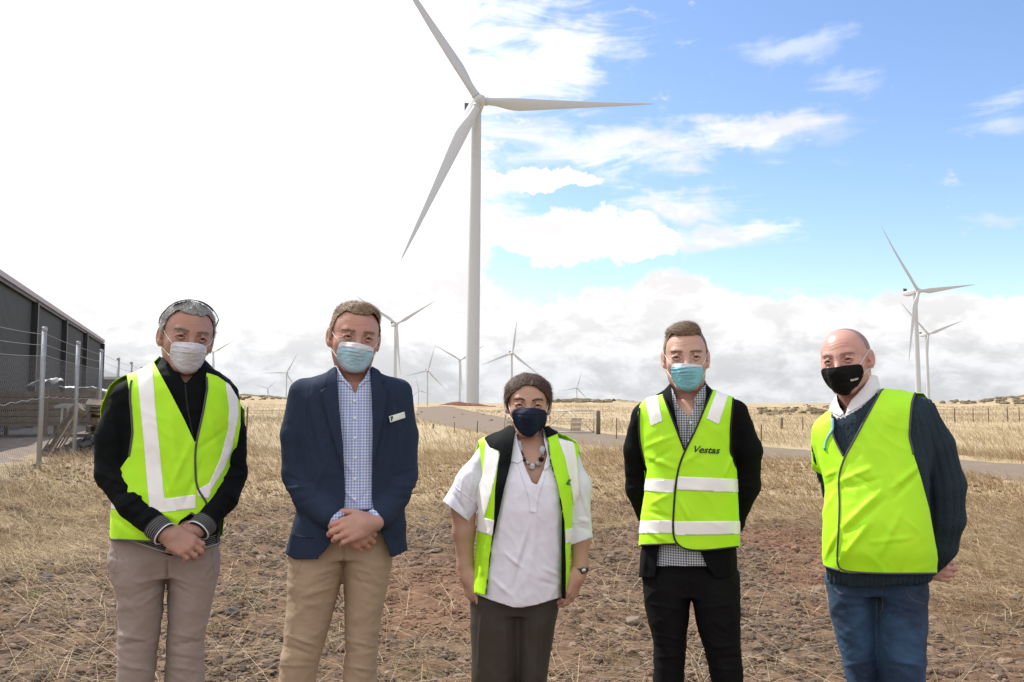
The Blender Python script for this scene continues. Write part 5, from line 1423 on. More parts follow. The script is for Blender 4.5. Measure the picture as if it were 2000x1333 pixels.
def denim_b(t, b, tc):
    n = t.noise(tc, 5, 4, .5); n2 = t.noise(tc, 260, 2, .6); sp = t.new('ShaderNodeSeparateXYZ'); t.l.new(tc, sp.inputs[0])
    w = t.m('SINE', t.m('MULTIPLY', t.m('ADD', sp.outputs[0], sp.outputs[2]), 2600.))
    c = t.mix(t.ss(n, .38, .62), (.006, .018, .050), (.026, .070, .145)); c = t.mix(t.m('MULTIPLY', t.ss(n2, .5, .8), .30), c, (.07, .14, .24)); c = t.mix(t.m('MULTIPLY', t.ss(w, .3, 1), .15), c, (.08, .14, .22))
    t.l.new(c, b.inputs['Base Color'])
M_DENIM = material('blue_denim', (.03, .06, .12), .85, bump=(900, .0008, .5), crease=(6, .0022, 1.9), build=denim_b)
def knit_b(t, b, tc):
    n = t.noise(tc, 420, 3, .6); t.l.new(t.mix(t.ss(n, .3, .7), (.016, .028, .040), (.040, .062, .080)), b.inputs['Base Color'])
M_KNIT = material('navy_knit', (.022, .036, .050), .95, bump=(500, .002, .7), spec=.15, build=knit_b)
M_LINEN = material('white_linen', (.80, .80, .90), .85, noise=(30, .5, (.73, .73, .84)), bump=(500, .0012, .5), crease=(8, .0020, .4))
M_WSHIRT = material('white_shirt', (.78, .77, .82), .8, bump=(800, .0006, .3))
M_GING2 = gingham('blue_gingham', (.72, .76, .90), (.19, .30, .66), .0096)
M_GING4 = gingham('navy_gingham', (.55, .58, .62), (.10, .12, .17), .0086, dark=(.018, .022, .04))
M_MASKW = material('white_mask', (.66, .665, .72), .85, noise=(60, .4, (.6, .61, .66)), bump=(900, .0006, .4), crease=(24, .0006, 2.2))
M_MASKB = material('pale_blue_mask', (.44, .68, .82), .85, noise=(50, .4, (.38, .62, .77)), bump=(900, .0006, .4), crease=(24, .0006, 2.2))
M_MASKT = material('turquoise_mask', (.27, .64, .76), .85, noise=(50, .4, (.23, .58, .70)), bump=(900, .0006, .4), crease=(24, .0006, 2.2))
M_MASKN = material('navy_mask', (.010, .016, .040), .75, bump=(700, .0008, .4), spec=.25)
M_MASKK = material('black_mask', (.007, .006, .007), .8, bump=(700, .0008, .4), spec=.2)
M_MBAND = material('mask_white_edge', (.70, .70, .74), .8)
M_SHOE = material('brown_leather', (.06, .035, .02), .4); M_SHOEB = material('black_leather', (.015, .015, .015), .35); M_SOLE = material('rubber_sole', (.03, .03, .03), .8)
M_BUTTON = material('white_button', (.75, .76, .8), .35); M_BLACKBTN = material('dark_button', (.02, .02, .025), .3)
M_LEATHERB = material('black_belt', (.012, .011, .012), .4); M_STEEL = material('steel', (.55, .55, .55), .25, metal=1.0); M_GOLD = material('gold', (.75, .50, .18), .25, metal=1.0)
M_TXTK = material('print_black', (.008, .008, .008), .5); M_TXTW = material('print_white', (.85, .85, .85), .6); M_TXTG = material('print_green', (.01, .10, .06), .5)
M_GLASS_K = material('sunglass_black', (.008, .008, .010), .12, coat=.5)
TW = [(.0035, (5, 9), 1, .25), (.0022, (11, 17), 2, -.5)]
def trousers(pr, pelvis, left, right, mat, wr=((.0040, (6, 9), 3, .35), (.0022, (11, 22), 4, -.5), (.0012, (26, 48), 5, .3)), fs=(), name='trousers', top=None, seams=(), seam_mat=None):
    B = lambda rows, n: pr.loft([(r + (.0,))[:5] if len(r) == 4 else r for r in rows], n, .03)
    fs = [(a, b, c, d, w * .62, h * .75) for a, b, c, d, w, h in fs]
    V, T, N = garment(pr, [(B(pelvis, 2.4), .02), (B(left, 2.1), .018), (B(right, 2.1), .018)], .0062, .02, 0, wr, fs)
    if top is not None: V, T = clip(V, T, top - pr.px(V)[:, 1])
    o = pr.add(name, V, T, mat); bv = pr.bvh(V, T)
    for sm in seams: pr.piping('seam', bv, [sm], .0011, seam_mat or mat, o, .0004)
    return o, bv

# ---- person 1: grey haired man, vest over black jacket, white mask
def person1():
    pr = Person(333, 2.85, 'grey haired person in white mask, hi-vis vest over black jacket, hands clasped, at far left')
    hd = Head(pr, (374.5, 659.5), 9, 3, 7, 1.05, M_SKIN1, I_BROWN, v=-.10, neck_px=(358, 742, .03), neck_r=.056, shape=dict(w=1.0, jaw=1.0, fore=1.0))
    bd = Body(pr); bd.add(hd.W, hd.T)
    torso = pr.loft([(688, 324, 394, .058, .015), (706, 316, 402, .068, .01), (722, 296, 420, .082, .005), (738, 262, 444, .10, 0), (765, 242, 456, .115, 0), (830, 243, 452, .125, -.005), (900, 238, 446, .13, -.01), (960, 228, 440, .135, -.015), (1020, 222, 432, .135, -.015), (1066, 224, 428, .13, -.01), (1092, 228, 426, .125, -.01)])
    sh = pr.chain([(247, 772, 0, 28), (222, 850, 0, 33)]) + pr.chain([(438, 772, 0, 26), (449, 850, 0, 31)])
    arm = pr.chain([(222, 850, 0, 33), (223, 922, -.01, 35), (262, 985, -.10, 30), (306, 1030, -.17, 22)]) + pr.chain([(449, 850, 0, 31), (448, 925, -.01, 35), (433, 975, -.08, 30), (400, 1022, -.15, 22)])
    jk = [(torso, .02)] + [(p, .035) for p in sh] + [(p, .014) for p in arm]
    cf = [(205, 905, 240, 930, 5, -.006), (198, 925, 250, 950, 5, .006), (225, 965, 265, 955, 5, -.006), (240, 990, 285, 965, 5, .005), (262, 1012, 296, 985, 4, -.005), (275, 1022, 305, 1000, 4, .006),
          (430, 900, 475, 920, 5, -.006), (425, 935, 480, 925, 5, .005), (440, 965, 465, 990, 5, -.005), (412, 985, 440, 1005, 4, .005), (215, 800, 235, 880, 6, .004), (430, 800, 460, 860, 6, .004)]
    V, T, N = garment(pr, jk, .0068, .02, 0, [(.0035, (8, 12), 1, .4), (.002, (18, 26), 2, -.4)], cf)
    q = pr.px(V); big = [(150, 600), (322, 600), (322, 688), (340, 716), (362, 750), (383, 728), (396, 709), (396, 600), (520, 600), (520, 1055), (428, 1064), (380, 1078), (333, 1086), (264, 1060), (215, 1050), (150, 1050)]
    fr = V[:, 1] < 0; val = np.where(fr, poly_sd(q, big), np.maximum(686 - q[:, 1], q[:, 1] - 1056)); J, JT = clip(V, T, val)
    jo = pr.add('jacket', J, JT, M_BLACKJ, thick=.003); jb = pr.bvh(J, JT)
    hem = [(214, 1049), (264, 1059), (333, 1085), (380, 1077), (428, 1063), (436, 1060)]
    for k in range(6): pr.piping('hem_stripe', jb, [[(x, y - 3.6 * k - 1) for x, y in hem]], .0028 if k == 0 else .0007, M_STRIPE, jo, .0012)
    pr.piping('zip', jb, [[(362, 752), (365, 790), (372, 830), (380, 866)]], .0028, M_PIPING_B, jo, .001)
    # cuffs with pale stripes
    for a, b in (((306, 1030, -.17), (322, 1043, -.19)), ((400, 1022, -.15), (387, 1036, -.168))):
        p0, p1 = pr.P(*a), pr.P(*b); d = p1 - p0; L = np.linalg.norm(d); o = MB().tube([p0 - d * .25, p0, p1, p1 + d * .02], [.040, .041, .039, .034], 28).build('cuff', M_RIB, jo, True)
        for k in range(6):
            c = p0 + d * (k / 5.) ; r_ = .0412 if k < 5 else .0405; u = d / L; e1 = np.cross(u, [0, 0, 1.]); e1 /= np.linalg.norm(e1); e2 = np.cross(u, e1)
            ring = [c + (e1 * math.cos(t) + e2 * math.sin(t)) * (r_ - .0016 * k / 5 * 1.2) for t in np.linspace(0, 2 * math.pi, 29)]; MB().tube(ring, .0024 if k == 5 else .0006, 5, False).build('cuff_stripe', M_WSHIRT if k == 5 else M_STRIPE, o, True)
    # vest
    vf = [(270, 780, 300, 900, 12, .004), (330, 800, 350, 950, 14, .005), (375, 860, 330, 960, 7, .004), (395, 900, 360, 985, 6, -.004), (300, 880, 345, 1000, 9, -.004), (250, 1010, 300, 1050, 7, .005), (220, 1010, 260, 1040, 6, -.004), (400, 780, 430, 900, 10, .004), (385, 880, 440, 840, 6, -.003), (310, 1000, 345, 1015, 6, .004)]
    V, T, N = garment(pr, [(torso, .02)] + [(p, .035) for p in sh], .0064, .02, .0125, [(.003, (6, 4), 5, .2), (.0016, (15, 11), 6, .8)], vf)
    front = [(300, 707), (246, 724), (252, 762), (256, 800), (259, 845), (253, 890), (225, 930), (200, 990), (200, 1053), (260, 1057), (315, 1061), (338, 1040), (352, 1017), (373, 1003), (388, 1014), (402, 1014), (411, 998), (440, 985), (458, 900), (470, 830), (470, 787), (449, 752), (425, 735), (403, 728), (405, 759), (394, 815), (382, 868), (360, 820), (330, 762)]
    back = [(300, 690), (240, 715), (212, 742), (196, 800), (196, 1054), (445, 1046), (485, 1000), (478, 800), (452, 768), (403, 745)]
    A, AT = clip_front(pr, V, T, front, back, .0); vo = pr.add('hivis_vest', A, AT, M_HIVIS, thick=.0022)
    vb = pr.bvh(A, AT); N = vnorm(V, T); VT_ = V + N * .0016; q = pr.px(V); f = V[:, 1] < .0
    for poly in ([(267, 714), (297, 706), (304, 800), (313, 890), (321, 975), (382, 966), (382, 993), (322, 1001), (293, 1001), (289, 960), (281, 860), (272, 770)], [(190, 966), (222, 968), (240, 995), (190, 994)],
                 [(440, 746), (462, 762), (466, 810), (452, 879), (436, 919), (412, 957), (408, 975), (386, 970), (384, 957), (408, 945), (430, 896), (445, 839), (447, 799)]):
        a, b = clip(VT_, T, np.where(f, np.maximum(poly_sd(q, poly), poly_sd(q, front) + .5), 50.)); 
        if len(b): pr.add('reflective_tape', a, b, M_TAPE, vo, .0008)
    pr.piping('binding', vb, [[(245, 726), (252, 762), (256, 800), (258, 845), (253, 888)], [(403, 730), (405, 759), (395, 815), (382, 868), (381, 910), (384, 955), (400, 975), (410, 997), (402, 1012), (388, 1012), (373, 1002)], [(203, 1053), (260, 1056), (307, 1059)]], .0036, M_PIPING, vo)
    # hands
    hs = hand(pr.P(320, 1042, -.188), pr.P(372, 1070, -.215) - pr.P(320, 1042, -.188), (.1, -1, .45), -1, (.45, 1.0, .7), 1.0, .02)
    bd.sdf(hs, .0023, .01, .0005); bd.sdf(pr.chain([(306, 1030, -.17, 17), (324, 1045, -.19, 16)]), .004)
    hs = hand(pr.P(388, 1034, -.160), pr.P(352, 1052, -.160) - pr.P(388, 1034, -.160), (-.1, -1, .35), 1, (1.0, 1.2, .8), 1.0, .03)
    bd.sdf(hs, .0025, .01, .0005); bd.sdf(pr.chain([(400, 1022, -.15, 16), (386, 1036, -.162, 15)]), .004)
    bd.sdf([pr.loft([(725, 300, 418, .06, .01), (760, 262, 440, .09, 0), (900, 255, 432, .10, 0), (1035, 245, 410, .09, 0), (1050, 250, 405, .07, 0)])], .012)
    bo = bd.build(M_SKIN1); hd.eyes()
    hd.brows(H_DBROW, w=.0024, thick=.6)
    hd.mask([(335, 668), (355, 668.5), (376, 669.5), (392, 672), (404, 677), (404, 690), (401.5, 700), (396, 712), (388, 723), (377, 731), (365, 733.5), (351, 727), (339, 713), (331, 700), (332, 684)], M_MASKW,
            pleats=((-.036, .02, -.055, -.004, .0022, .0022), (-.052, .03, -.058, .010, .0020, .0022), (-.044, .02, .015, .058, .0018, .0022), (-.022, 0, -.05, .05, .001, .0016)),
            loops=((-1, (336, 671), (333, 697)), (1, (402, 680), (401, 697))))
    hd.cap(H_GREY, [-.055, -.045, .014, .022, -.010, .010, .062, .074, .076, .076], .006, extra=[(EL((0, -.015, .066), (.060, .068, .040)), .03)], temple=.012, noise=.002, nsc=75)
    cm = lambda L: np.stack([L[:, 0] * 6 + .5 * np.sin(L[:, 1] * 90), -.2 + .5 * np.sin(L[:, 0] * 110), .4 - (L[:, 2] < .04) * 1.2], 1)
    strands(pr, 'hair_curls', hd.capV, hd.capT, hd.capN, 9000, hd.comb(cm), .012, .0011, H_GREY, pr.root, 1, .9, .35, .8)
    # sunglasses pushed up on the hair (hang on the head: a thing of their own)
    pts = [np.array([math.sin(t) * .089, .020 + .012 * math.cos(t) + (abs(math.sin(t)) > .8) * -.0, .045 + .100 * math.cos(t)]) for t in np.linspace(-1.62, 1.62, 40)]
    W0 = pr.O; R = empty('sunglasses', tuple(pr.O + hd.C[0] * pr.ex + hd.C[1] * pr.ey + np.array([0, 0, hd.C[2] + .1])), (0, 0, -pr.az)); off = hd.C + np.array([0, 0, .1])
    tag(R, 'black sunglasses pushed up on the grey hair of the leftmost man', 'sunglasses')
    def lens(sx):
        g = []; n = 9
        for i in range(n):
            for j in range(n):
                t = (.12 + .72 * i / (n - 1)) * sx; zz = (j / (n - 1) - .5); w = .030 * math.sin(math.pi * (.15 + .7 * i / (n - 1))) ** .5
                r = .0775; g.append([math.sin(t) * .088, .020 - zz * w * 1.1 - .004, .045 + r * math.cos(t) + .003])
        V = np.array(g); i = np.arange(n - 1)[:, None] * n; j = np.arange(n - 1)[None]; Fq = np.stack([i + j, i + j + 1, i + n + j + 1, i + n + j], -1).reshape(-1, 4); return V, Fq
    for sx in (-1, 1):
        V, Fq = lens(sx); o = link('lens', mesh_np('lens', hd.to_w(V) - off, Fq), M_GLASS_K, R); md = o.modifiers.new('t', 'SOLIDIFY'); md.thickness = .002
    fr_ = [np.array([math.sin(t) * .090, .030, .045 + .0795 * math.cos(t)]) for t in np.linspace(-1.2, 1.2, 30)]
    m = MB(); m.tube(hd.to_w(np.array(fr_)) - off, .0016, 6); m.build('frame', M_GLASS_K, R, True)
    for sx in (-1, 1):
        a = np.array([[sx * .084, .029, .074], [sx * .088, .000, .064], [sx * .088, -.030, .050], [sx * .084, -.055, .035]]); MB().tube(hd.to_w(a) - off, .0022, 6).build('temple_arm', M_GLASS_K, R, True)
    trousers(pr, [(1035, 228, 420, .095), (1056, 214, 428, .11), (1080, 208, 430, .112), (1105, 212, 426, .105), (1122, 225, 418, .085)],
             [(1085, 210, 321, .105), (1110, 214, 322, .112), (1142, 224, 322, .108), (1200, 231, 317, .098), (1260, 229, 309, .088), (1333, 226, 301, .08), (1420, 232, 302, .07), (1500, 238, 298, .062), (1590, 238, 296, .064)],
             [(1085, 321, 430, .105), (1110, 325, 428, .112), (1142, 328, 423, .108), (1200, 328, 409, .098), (1268, 324, 398, .088), (1333, 321, 399, .08), (1420, 326, 398, .07), (1500, 332, 396, .062), (1590, 334, 396, .064)], M_CHINO1,
             fs=[(326, 1095, 326, 1150, 4, -.008), (322, 1125, 270, 1140, 6, .007), (322, 1138, 262, 1165, 6, -.006), (318, 1150, 280, 1180, 6, .005), (332, 1125, 375, 1140, 6, .006), (332, 1140, 380, 1165, 6, -.005), (228, 1075, 255, 1110, 6, -.005), (420, 1090, 395, 1130, 6, .005),
                 (232, 1240, 300, 1255, 6, .006), (232, 1262, 298, 1250, 5, -.005), (330, 1235, 395, 1250, 6, .006), (326, 1262, 396, 1252, 5, -.006), (228, 1300, 300, 1310, 6, .005), (322, 1300, 398, 1312, 6, .005), (325, 1280, 390, 1290, 5, -.004)], seams=[[(324, 1070), (325, 1140)], [(222, 1068), (230, 1090), (222, 1120)], [(418, 1070), (412, 1092), (420, 1120)]])
    shoes(pr, [(pr.P(267, 1590)[0], .02, -12), (pr.P(366, 1590)[0], .02, 12)], M_SHOE, M_SOLE)
person1()

# ---- person 2: navy blazer
def person2():
    pr = Person(688, 2.9, 'sandy haired person in pale blue mask, navy blazer, checked shirt and tan trousers')
    hd = Head(pr, (699.9, 659.3), 8, 4, 5, 1.04, M_SKIN2, I_BLUE, v=-.10, neck_px=(690, 752, .03), neck_r=.060, shape=dict(w=1.02, jaw=1.08, fore=1.0))
    bd = Body(pr); bd.add(hd.W, hd.T)
    rows = [(718, 655, 725, .066, .018), (728, 640, 740, .078, .012), (738, 612, 768, .092, .008), (750, 588, 788, .104, .004), (775, 580, 794, .115, 0), (830, 580, 796, .125, -.005), (900, 586, 790, .13, -.01), (960, 584, 788, .13, -.012), (1010, 576, 792, .132, -.012), (1060, 562, 794, .142, -.005), (1096, 556, 796, .15, 0)]
    torso = pr.loft(rows)
    sh = pr.chain([(592, 768, 0, 27), (581, 850, 0, 33)]) + pr.chain([(780, 768, 0, 26), (785, 850, 0, 32)])
    arm = pr.chain([(581, 850, 0, 33), (585, 925, -.01, 34), (606, 970, -.06, 32), (646, 1008, -.145, 25)]) + pr.chain([(785, 850, 0, 32), (783, 925, -.01, 34), (770, 965, -.05, 32), (744, 1010, -.14, 25)])
    jf = [(556, 930, 600, 945, 6, -.005), (560, 955, 610, 950, 6, .005), (575, 985, 620, 970, 5, -.004), (770, 930, 812, 920, 6, -.006), (765, 950, 812, 950, 6, .006), (755, 970, 800, 975, 5, -.004), (600, 800, 620, 900, 6, -.006), (762, 790, 755, 900, 6, -.006), (772, 800, 780, 900, 7, .004), (575, 790, 580, 900, 8, .003), (640, 900, 600, 990, 6, .003)]
    V, T, N = garment(pr, [(torso, .02)] + [(p, .03) for p in sh] + [(p, .012) for p in arm], .0068, .02, 0, [(.0026, (6, 8), 7, .3), (.0012, (16, 20), 8, -.4)], jf)
    q = pr.px(V); fr = V[:, 1] < .0
    op = smooth_poly([(640, 640), (656, 700), (657, 722), (663, 800), (669, 870), (673, 925), (674, 985), (666, 1015), (654, 1045), (640, 1070), (616, 1094), (600, 1200), (775, 1200), (765, 1085), (745, 1040), (727, 998), (727, 913), (729, 830), (725, 760), (724, 722), (726, 700), (740, 640)], 1)
    hemv = np.where(q[:, 0] < 690, q[:, 1] - (1093 - np.clip((575 - q[:, 0]) * .6, 0, 12)), q[:, 1] - (1088 - np.clip((q[:, 0] - 770) * .5, 0, 14)))
    val = np.maximum(hemv, 716 - q[:, 1]); val = np.where(fr, np.maximum(val, -poly_sd(q, op)), val); J, JT = clip(V, T, val)
    jo = pr.add('blazer', J, JT, M_NAVY, thick=.004); jb = pr.bvh(J, JT)
    N2 = vnorm(V, T)
    for poly in ([(657, 719), (643, 728), (636, 742), (634, 753), (641, 758), (627, 765), (633, 795), (648, 850), (673, 928), (670, 870), (663, 800)], [(724, 719), (738, 727), (746, 738), (750, 746), (743, 752), (757, 760), (753, 795), (744, 845), (726, 918), (728, 870), (728, 800)]):
        # collar and lapel lie as a second layer, lifted at the outer edge
        e = poly_sd(q, poly); a, b = clip(V + N2 * .008, T, np.where(fr, e, 50.)); lo_ = pr.add('lapel', a, b, M_NAVY, jo, .003); pr.piping('lapel_edge', pr.bvh(a, b), [[(x, y) for x, y in poly[1:-2]]], .0012, M_LAPEL, lo_, .0002)
    pr.piping('seam', jb, [[(606, 745), (597, 790), (600, 850), (604, 880)], [(771, 745), (778, 790), (776, 850), (770, 880)]], .0011, M_NAVY, jo, .0)
    pr.piping('pocket_flap', jb, [[(572, 1046), (600, 1050), (612, 1050)], [(770, 1050), (786, 1046)]], .002, M_NAVY, jo, .001)
    # shirt
    srows = [(706, 657, 721, .060, .02), (720, 656, 723, .065, .016), (738, 640, 742, .078, .01), (755, 600, 780, .09, .005), (830, 596, 780, .108, -.005), (900, 600, 776, .114, -.010), (960, 600, 774, .118, -.012), (1004, 602, 774, .118, -.012), (1020, 604, 772, .112, -.010)]
    V, T, N = garment(pr, [(pr.loft(srows), .02)], .006, .02, 0, [(.0016, (10, 6), 9, .1)], [(672, 800, 682, 880, 5, .002), (712, 830, 720, 900, 4, .002), (675, 960, 700, 985, 4, .004), (720, 955, 700, 985, 4, -.003), (676, 905, 690, 925, 4, .003)])
    q = pr.px(V); fr = V[:, 1] < .0; neck = [(640, 640), (654, 706), (657, 718), (670, 741), (684, 754), (694.5, 772), (700, 755), (711, 743), (722, 722), (724, 706), (740, 640)]
    val = np.maximum(706 - q[:, 1], q[:, 1] - 1002); val = np.where(fr, np.maximum(val, -poly_sd(q, neck)), val); S, ST = clip(V, T, val); so = pr.add('shirt', S, ST, M_GING2, thick=.0015); sb = pr.bvh(S, ST)
    N2 = vnorm(V, T)
    for poly in ([(653, 709), (652, 728), (657, 744), (670, 746), (681, 757), (690, 764), (685, 753), (671, 739), (659, 716)], [(724, 716), (727, 742), (714, 747), (703, 757), (697, 765), (700, 753), (711, 741), (721, 720)]):
        a, b = clip(V + N2 * .004, T, np.where(fr, poly_sd(q, poly), 50.)); 
        if len(b): pr.add('collar', a, b, M_GING2, so, .002)
    pr.piping('placket_edge', sb, [[(685, 790), (686, 880), (686, 1000)], [(701, 775), (702, 880), (702, 1000)]], .0009, material('shirt_seam', (.35, .45, .75), .8), so, .0004)
    for (x, y) in ((692, 784), (692.5, 817.5), (694, 856), (694.5, 895), (693.3, 936.5), (693, 975)): pr.disc('button', sb, x, y, .0052, M_BUTTON, so)
    for a, b in (((646, 1008, -.145), (664, 1021, -.165)), ((744, 1010, -.14), (727, 1019, -.162))):
        p0, p1 = pr.P(*a), pr.P(*b); d = p1 - p0; MB().tube([p0 - d * .3, p0, p1, p1 + d * .02], [.036, .037, .036, .031], 24).build('cuff', M_GING2, so, True)
    # belt
    bl = pr.loft([(988, 604, 774, .116, -.012), (1014, 603, 774, .116, -.012)]); D, lo, h = field([(bl, .01)], .005, .02, .01); Vb, Tb = surf_nets(D, lo, h, .004); qb = pr.px(Vb); Vb, Tb = clip(Vb, Tb, np.maximum(994 - qb[:, 1], qb[:, 1] - 1010)); bo_ = pr.add('belt', Vb, Tb, M_LEATHERB, thick=.003); bb = pr.bvh(Vb, Tb)
    pr.piping('buckle', bb, [[(698, 998), (713, 998), (713, 1006), (698, 1006), (698, 998)]], .0018, M_STEEL, bo_, .003)
    # name badge
    jb2 = pr.bvh(J, JT); c = [(759.5, 814), (789, 805), (791, 816.5), (762, 826)]; ps = []
    for x, y in c: h_, n_, d_ = pr.hit(jb2, x, y); ps.append(h_ - d_ * .011)
    ps = np.array(ps); nn = np.cross(ps[1] - ps[0], ps[3] - ps[0]); nn /= np.linalg.norm(nn); nn *= -np.sign(nn @ d_)
    m = MB(); m.add(np.vstack([ps, ps + nn * .003]), [[0, 1, 2, 3], [7, 6, 5, 4], [0, 4, 5, 1], [1, 5, 6, 2], [2, 6, 7, 3], [3, 7, 4, 0]]); bg = m.build('name_badge', material('badge_white', (.78, .80, .76), .35), jo)
    L = lambda u, v: ps[0] * (1 - u) * (1 - v) + ps[1] * u * (1 - v) + ps[2] * u * v + ps[3] * (1 - u) * v + nn * .0035
    MB().add([L(.05, .12), L(.22, .12), L(.22, .88), L(.05, .88)], [[0, 1, 2, 3]]).build('badge_logo', M_TXTK, bg)
    MB().add([L(.08, .3) + nn * .0004, L(.19, .3) + nn * .0004, L(.19, .6) + nn * .0004, L(.08, .6) + nn * .0004], [[0, 1, 2, 3]]).build('badge_emblem', material('badge_green', (.03, .16, .04), .5), bg)
    bbv = pr.bvh(np.vstack([ps, ps + nn * .003]), np.array([[4, 5, 6], [4, 6, 7]])); pr.text('lettering', bbv, 'Cr Daniel Meade', 777.5, 812.3, 20, -16, M_TXTK, bg, 0, .03, .0006, 1.0); pr.text('lettering', bbv, 'MAYOR', 778.5, 818.5, 6.5, -16, M_TXTK, bg, 0, .0, .0006)
    # hands: own left over right
    W = pr.P(729, 1022, -.178); bd.sdf(hand(W, pr.P(676, 1036, -.215) - W, (-.1, -1, .35), 1, (.5, 1.05, .7), 1.08, .01, .5), .0023, .01, .0005); bd.sdf(pr.chain([(744, 1010, -.14, 17), (724, 1023, -.172, 16)]), .004)
    W = pr.P(664, 1024, -.158); bd.sdf(hand(W, pr.P(712, 1054, -.165) - W, (.1, -1, .2), -1, (.9, 1.2, .8), 1.05, .02), .0025, .01, .0005); bd.sdf(pr.chain([(646, 1008, -.145, 17), (668, 1026, -.160, 16)]), .004)
    bd.sdf([pr.loft([(745, 640, 742, .06, .01), (775, 615, 765, .085, 0), (900, 615, 760, .095, 0), (1015, 615, 750, .09, 0), (1030, 620, 740, .06, 0)])], .012)
    bd.build(M_SKIN2); hd.eyes(); hd.brows(H_SANDY, w=.0021, arch=.004, thick=.6)
    hd.mask([(663, 668), (680, 668.5), (698, 670), (714, 674), (730, 679.5), (730, 690), (726.5, 702), (720, 715), (708, 726), (691, 730), (674, 724), (663, 710), (656, 698), (659, 684)], M_MASKB, [(655, 660), (735, 660), (735, 690), (714, 685), (697, 681), (680, 679), (655, 678)], M_MBAND,
            pleats=((-.034, .01, -.056, -.012, .0026, .0020), (-.048, .02, -.056, .0, .0022, .0022), (-.040, .01, .022, .058, .0026, .0020), (-.060, .02, -.03, .04, .0012, .002)),
            loops=((-1, (664.5, 670), (659, 699)), (1, (728.5, 683), (726, 699))))
    hd.cap(H_SANDY, [-.052, -.042, .016, .024, -.016, .006, .058, .074, .078, .078], .005, extra=[(EL((.0, -.01, .072), (.056, .066, .034)), .03), (EL((.02, .026, .076), (.036, .030, .022)), .03)], temple=.014, noise=.0015, nsc=70)
    cm = lambda L: np.stack([.55 + L[:, 0] * 6, .35 - (L[:, 2] < .06) * 1.0 - (L[:, 1] > .05) * .5, .5 - (L[:, 2] < .05) * 1.2 + (L[:, 1] > .05) * .7], 1)
    strands(pr, 'hair_strands', hd.capV, hd.capT, hd.capN, 9000, hd.comb(cm), lambda P: np.where(hd.to_l(P)[:, 2] > .066, .022, .009), .0011, H_SANDY, pr.root, 2, .55, .10, .32)
    trousers(pr, [(1002, 596, 770, .105), (1030, 578, 776, .112), (1060, 566, 776, .112), (1085, 566, 768, .10)],
             [(1060, 570, 672, .095), (1094, 561, 672, .112), (1142, 562, 667, .108), (1188, 558, 654, .10), (1228, 556, 642, .095), (1274, 550, 629, .088), (1333, 542, 617, .082), (1420, 540, 606, .072), (1500, 540, 600, .065), (1600, 538, 598, .066)],
             [(1060, 668, 770, .095), (1094, 672, 768, .112), (1142, 671, 757, .108), (1188, 673, 747, .10), (1257, 676, 737, .09), (1333, 668, 736, .08), (1420, 672, 736, .072), (1500, 676, 734, .065), (1600, 676, 736, .066)], M_CHINO2,
             fs=[(672, 1060, 672, 1105, 4, -.008), (668, 1105, 610, 1125, 6, .007), (664, 1122, 600, 1150, 6, -.005), (655, 1145, 590, 1165, 6, .006), (676, 1105, 730, 1120, 6, .006), (678, 1130, 735, 1145, 6, -.005), (560, 1240, 620, 1262, 6, .006), (555, 1262, 615, 1280, 5, -.005), (676, 1250, 736, 1262, 6, .005), (672, 1275, 736, 1268, 5, -.005), (672, 1300, 734, 1310, 6, .005), (548, 1300, 615, 1300, 6, .005)], seams=[[(672, 1040), (672, 1096)], [(590, 1096), (580, 1120), (566, 1135)], [(748, 1090), (756, 1110)]])
    shoes(pr, [(pr.P(566, 1600)[0], .02, -14), (pr.P(706, 1600)[0], .02, 14)], M_SHOE, M_SOLE)
person2()

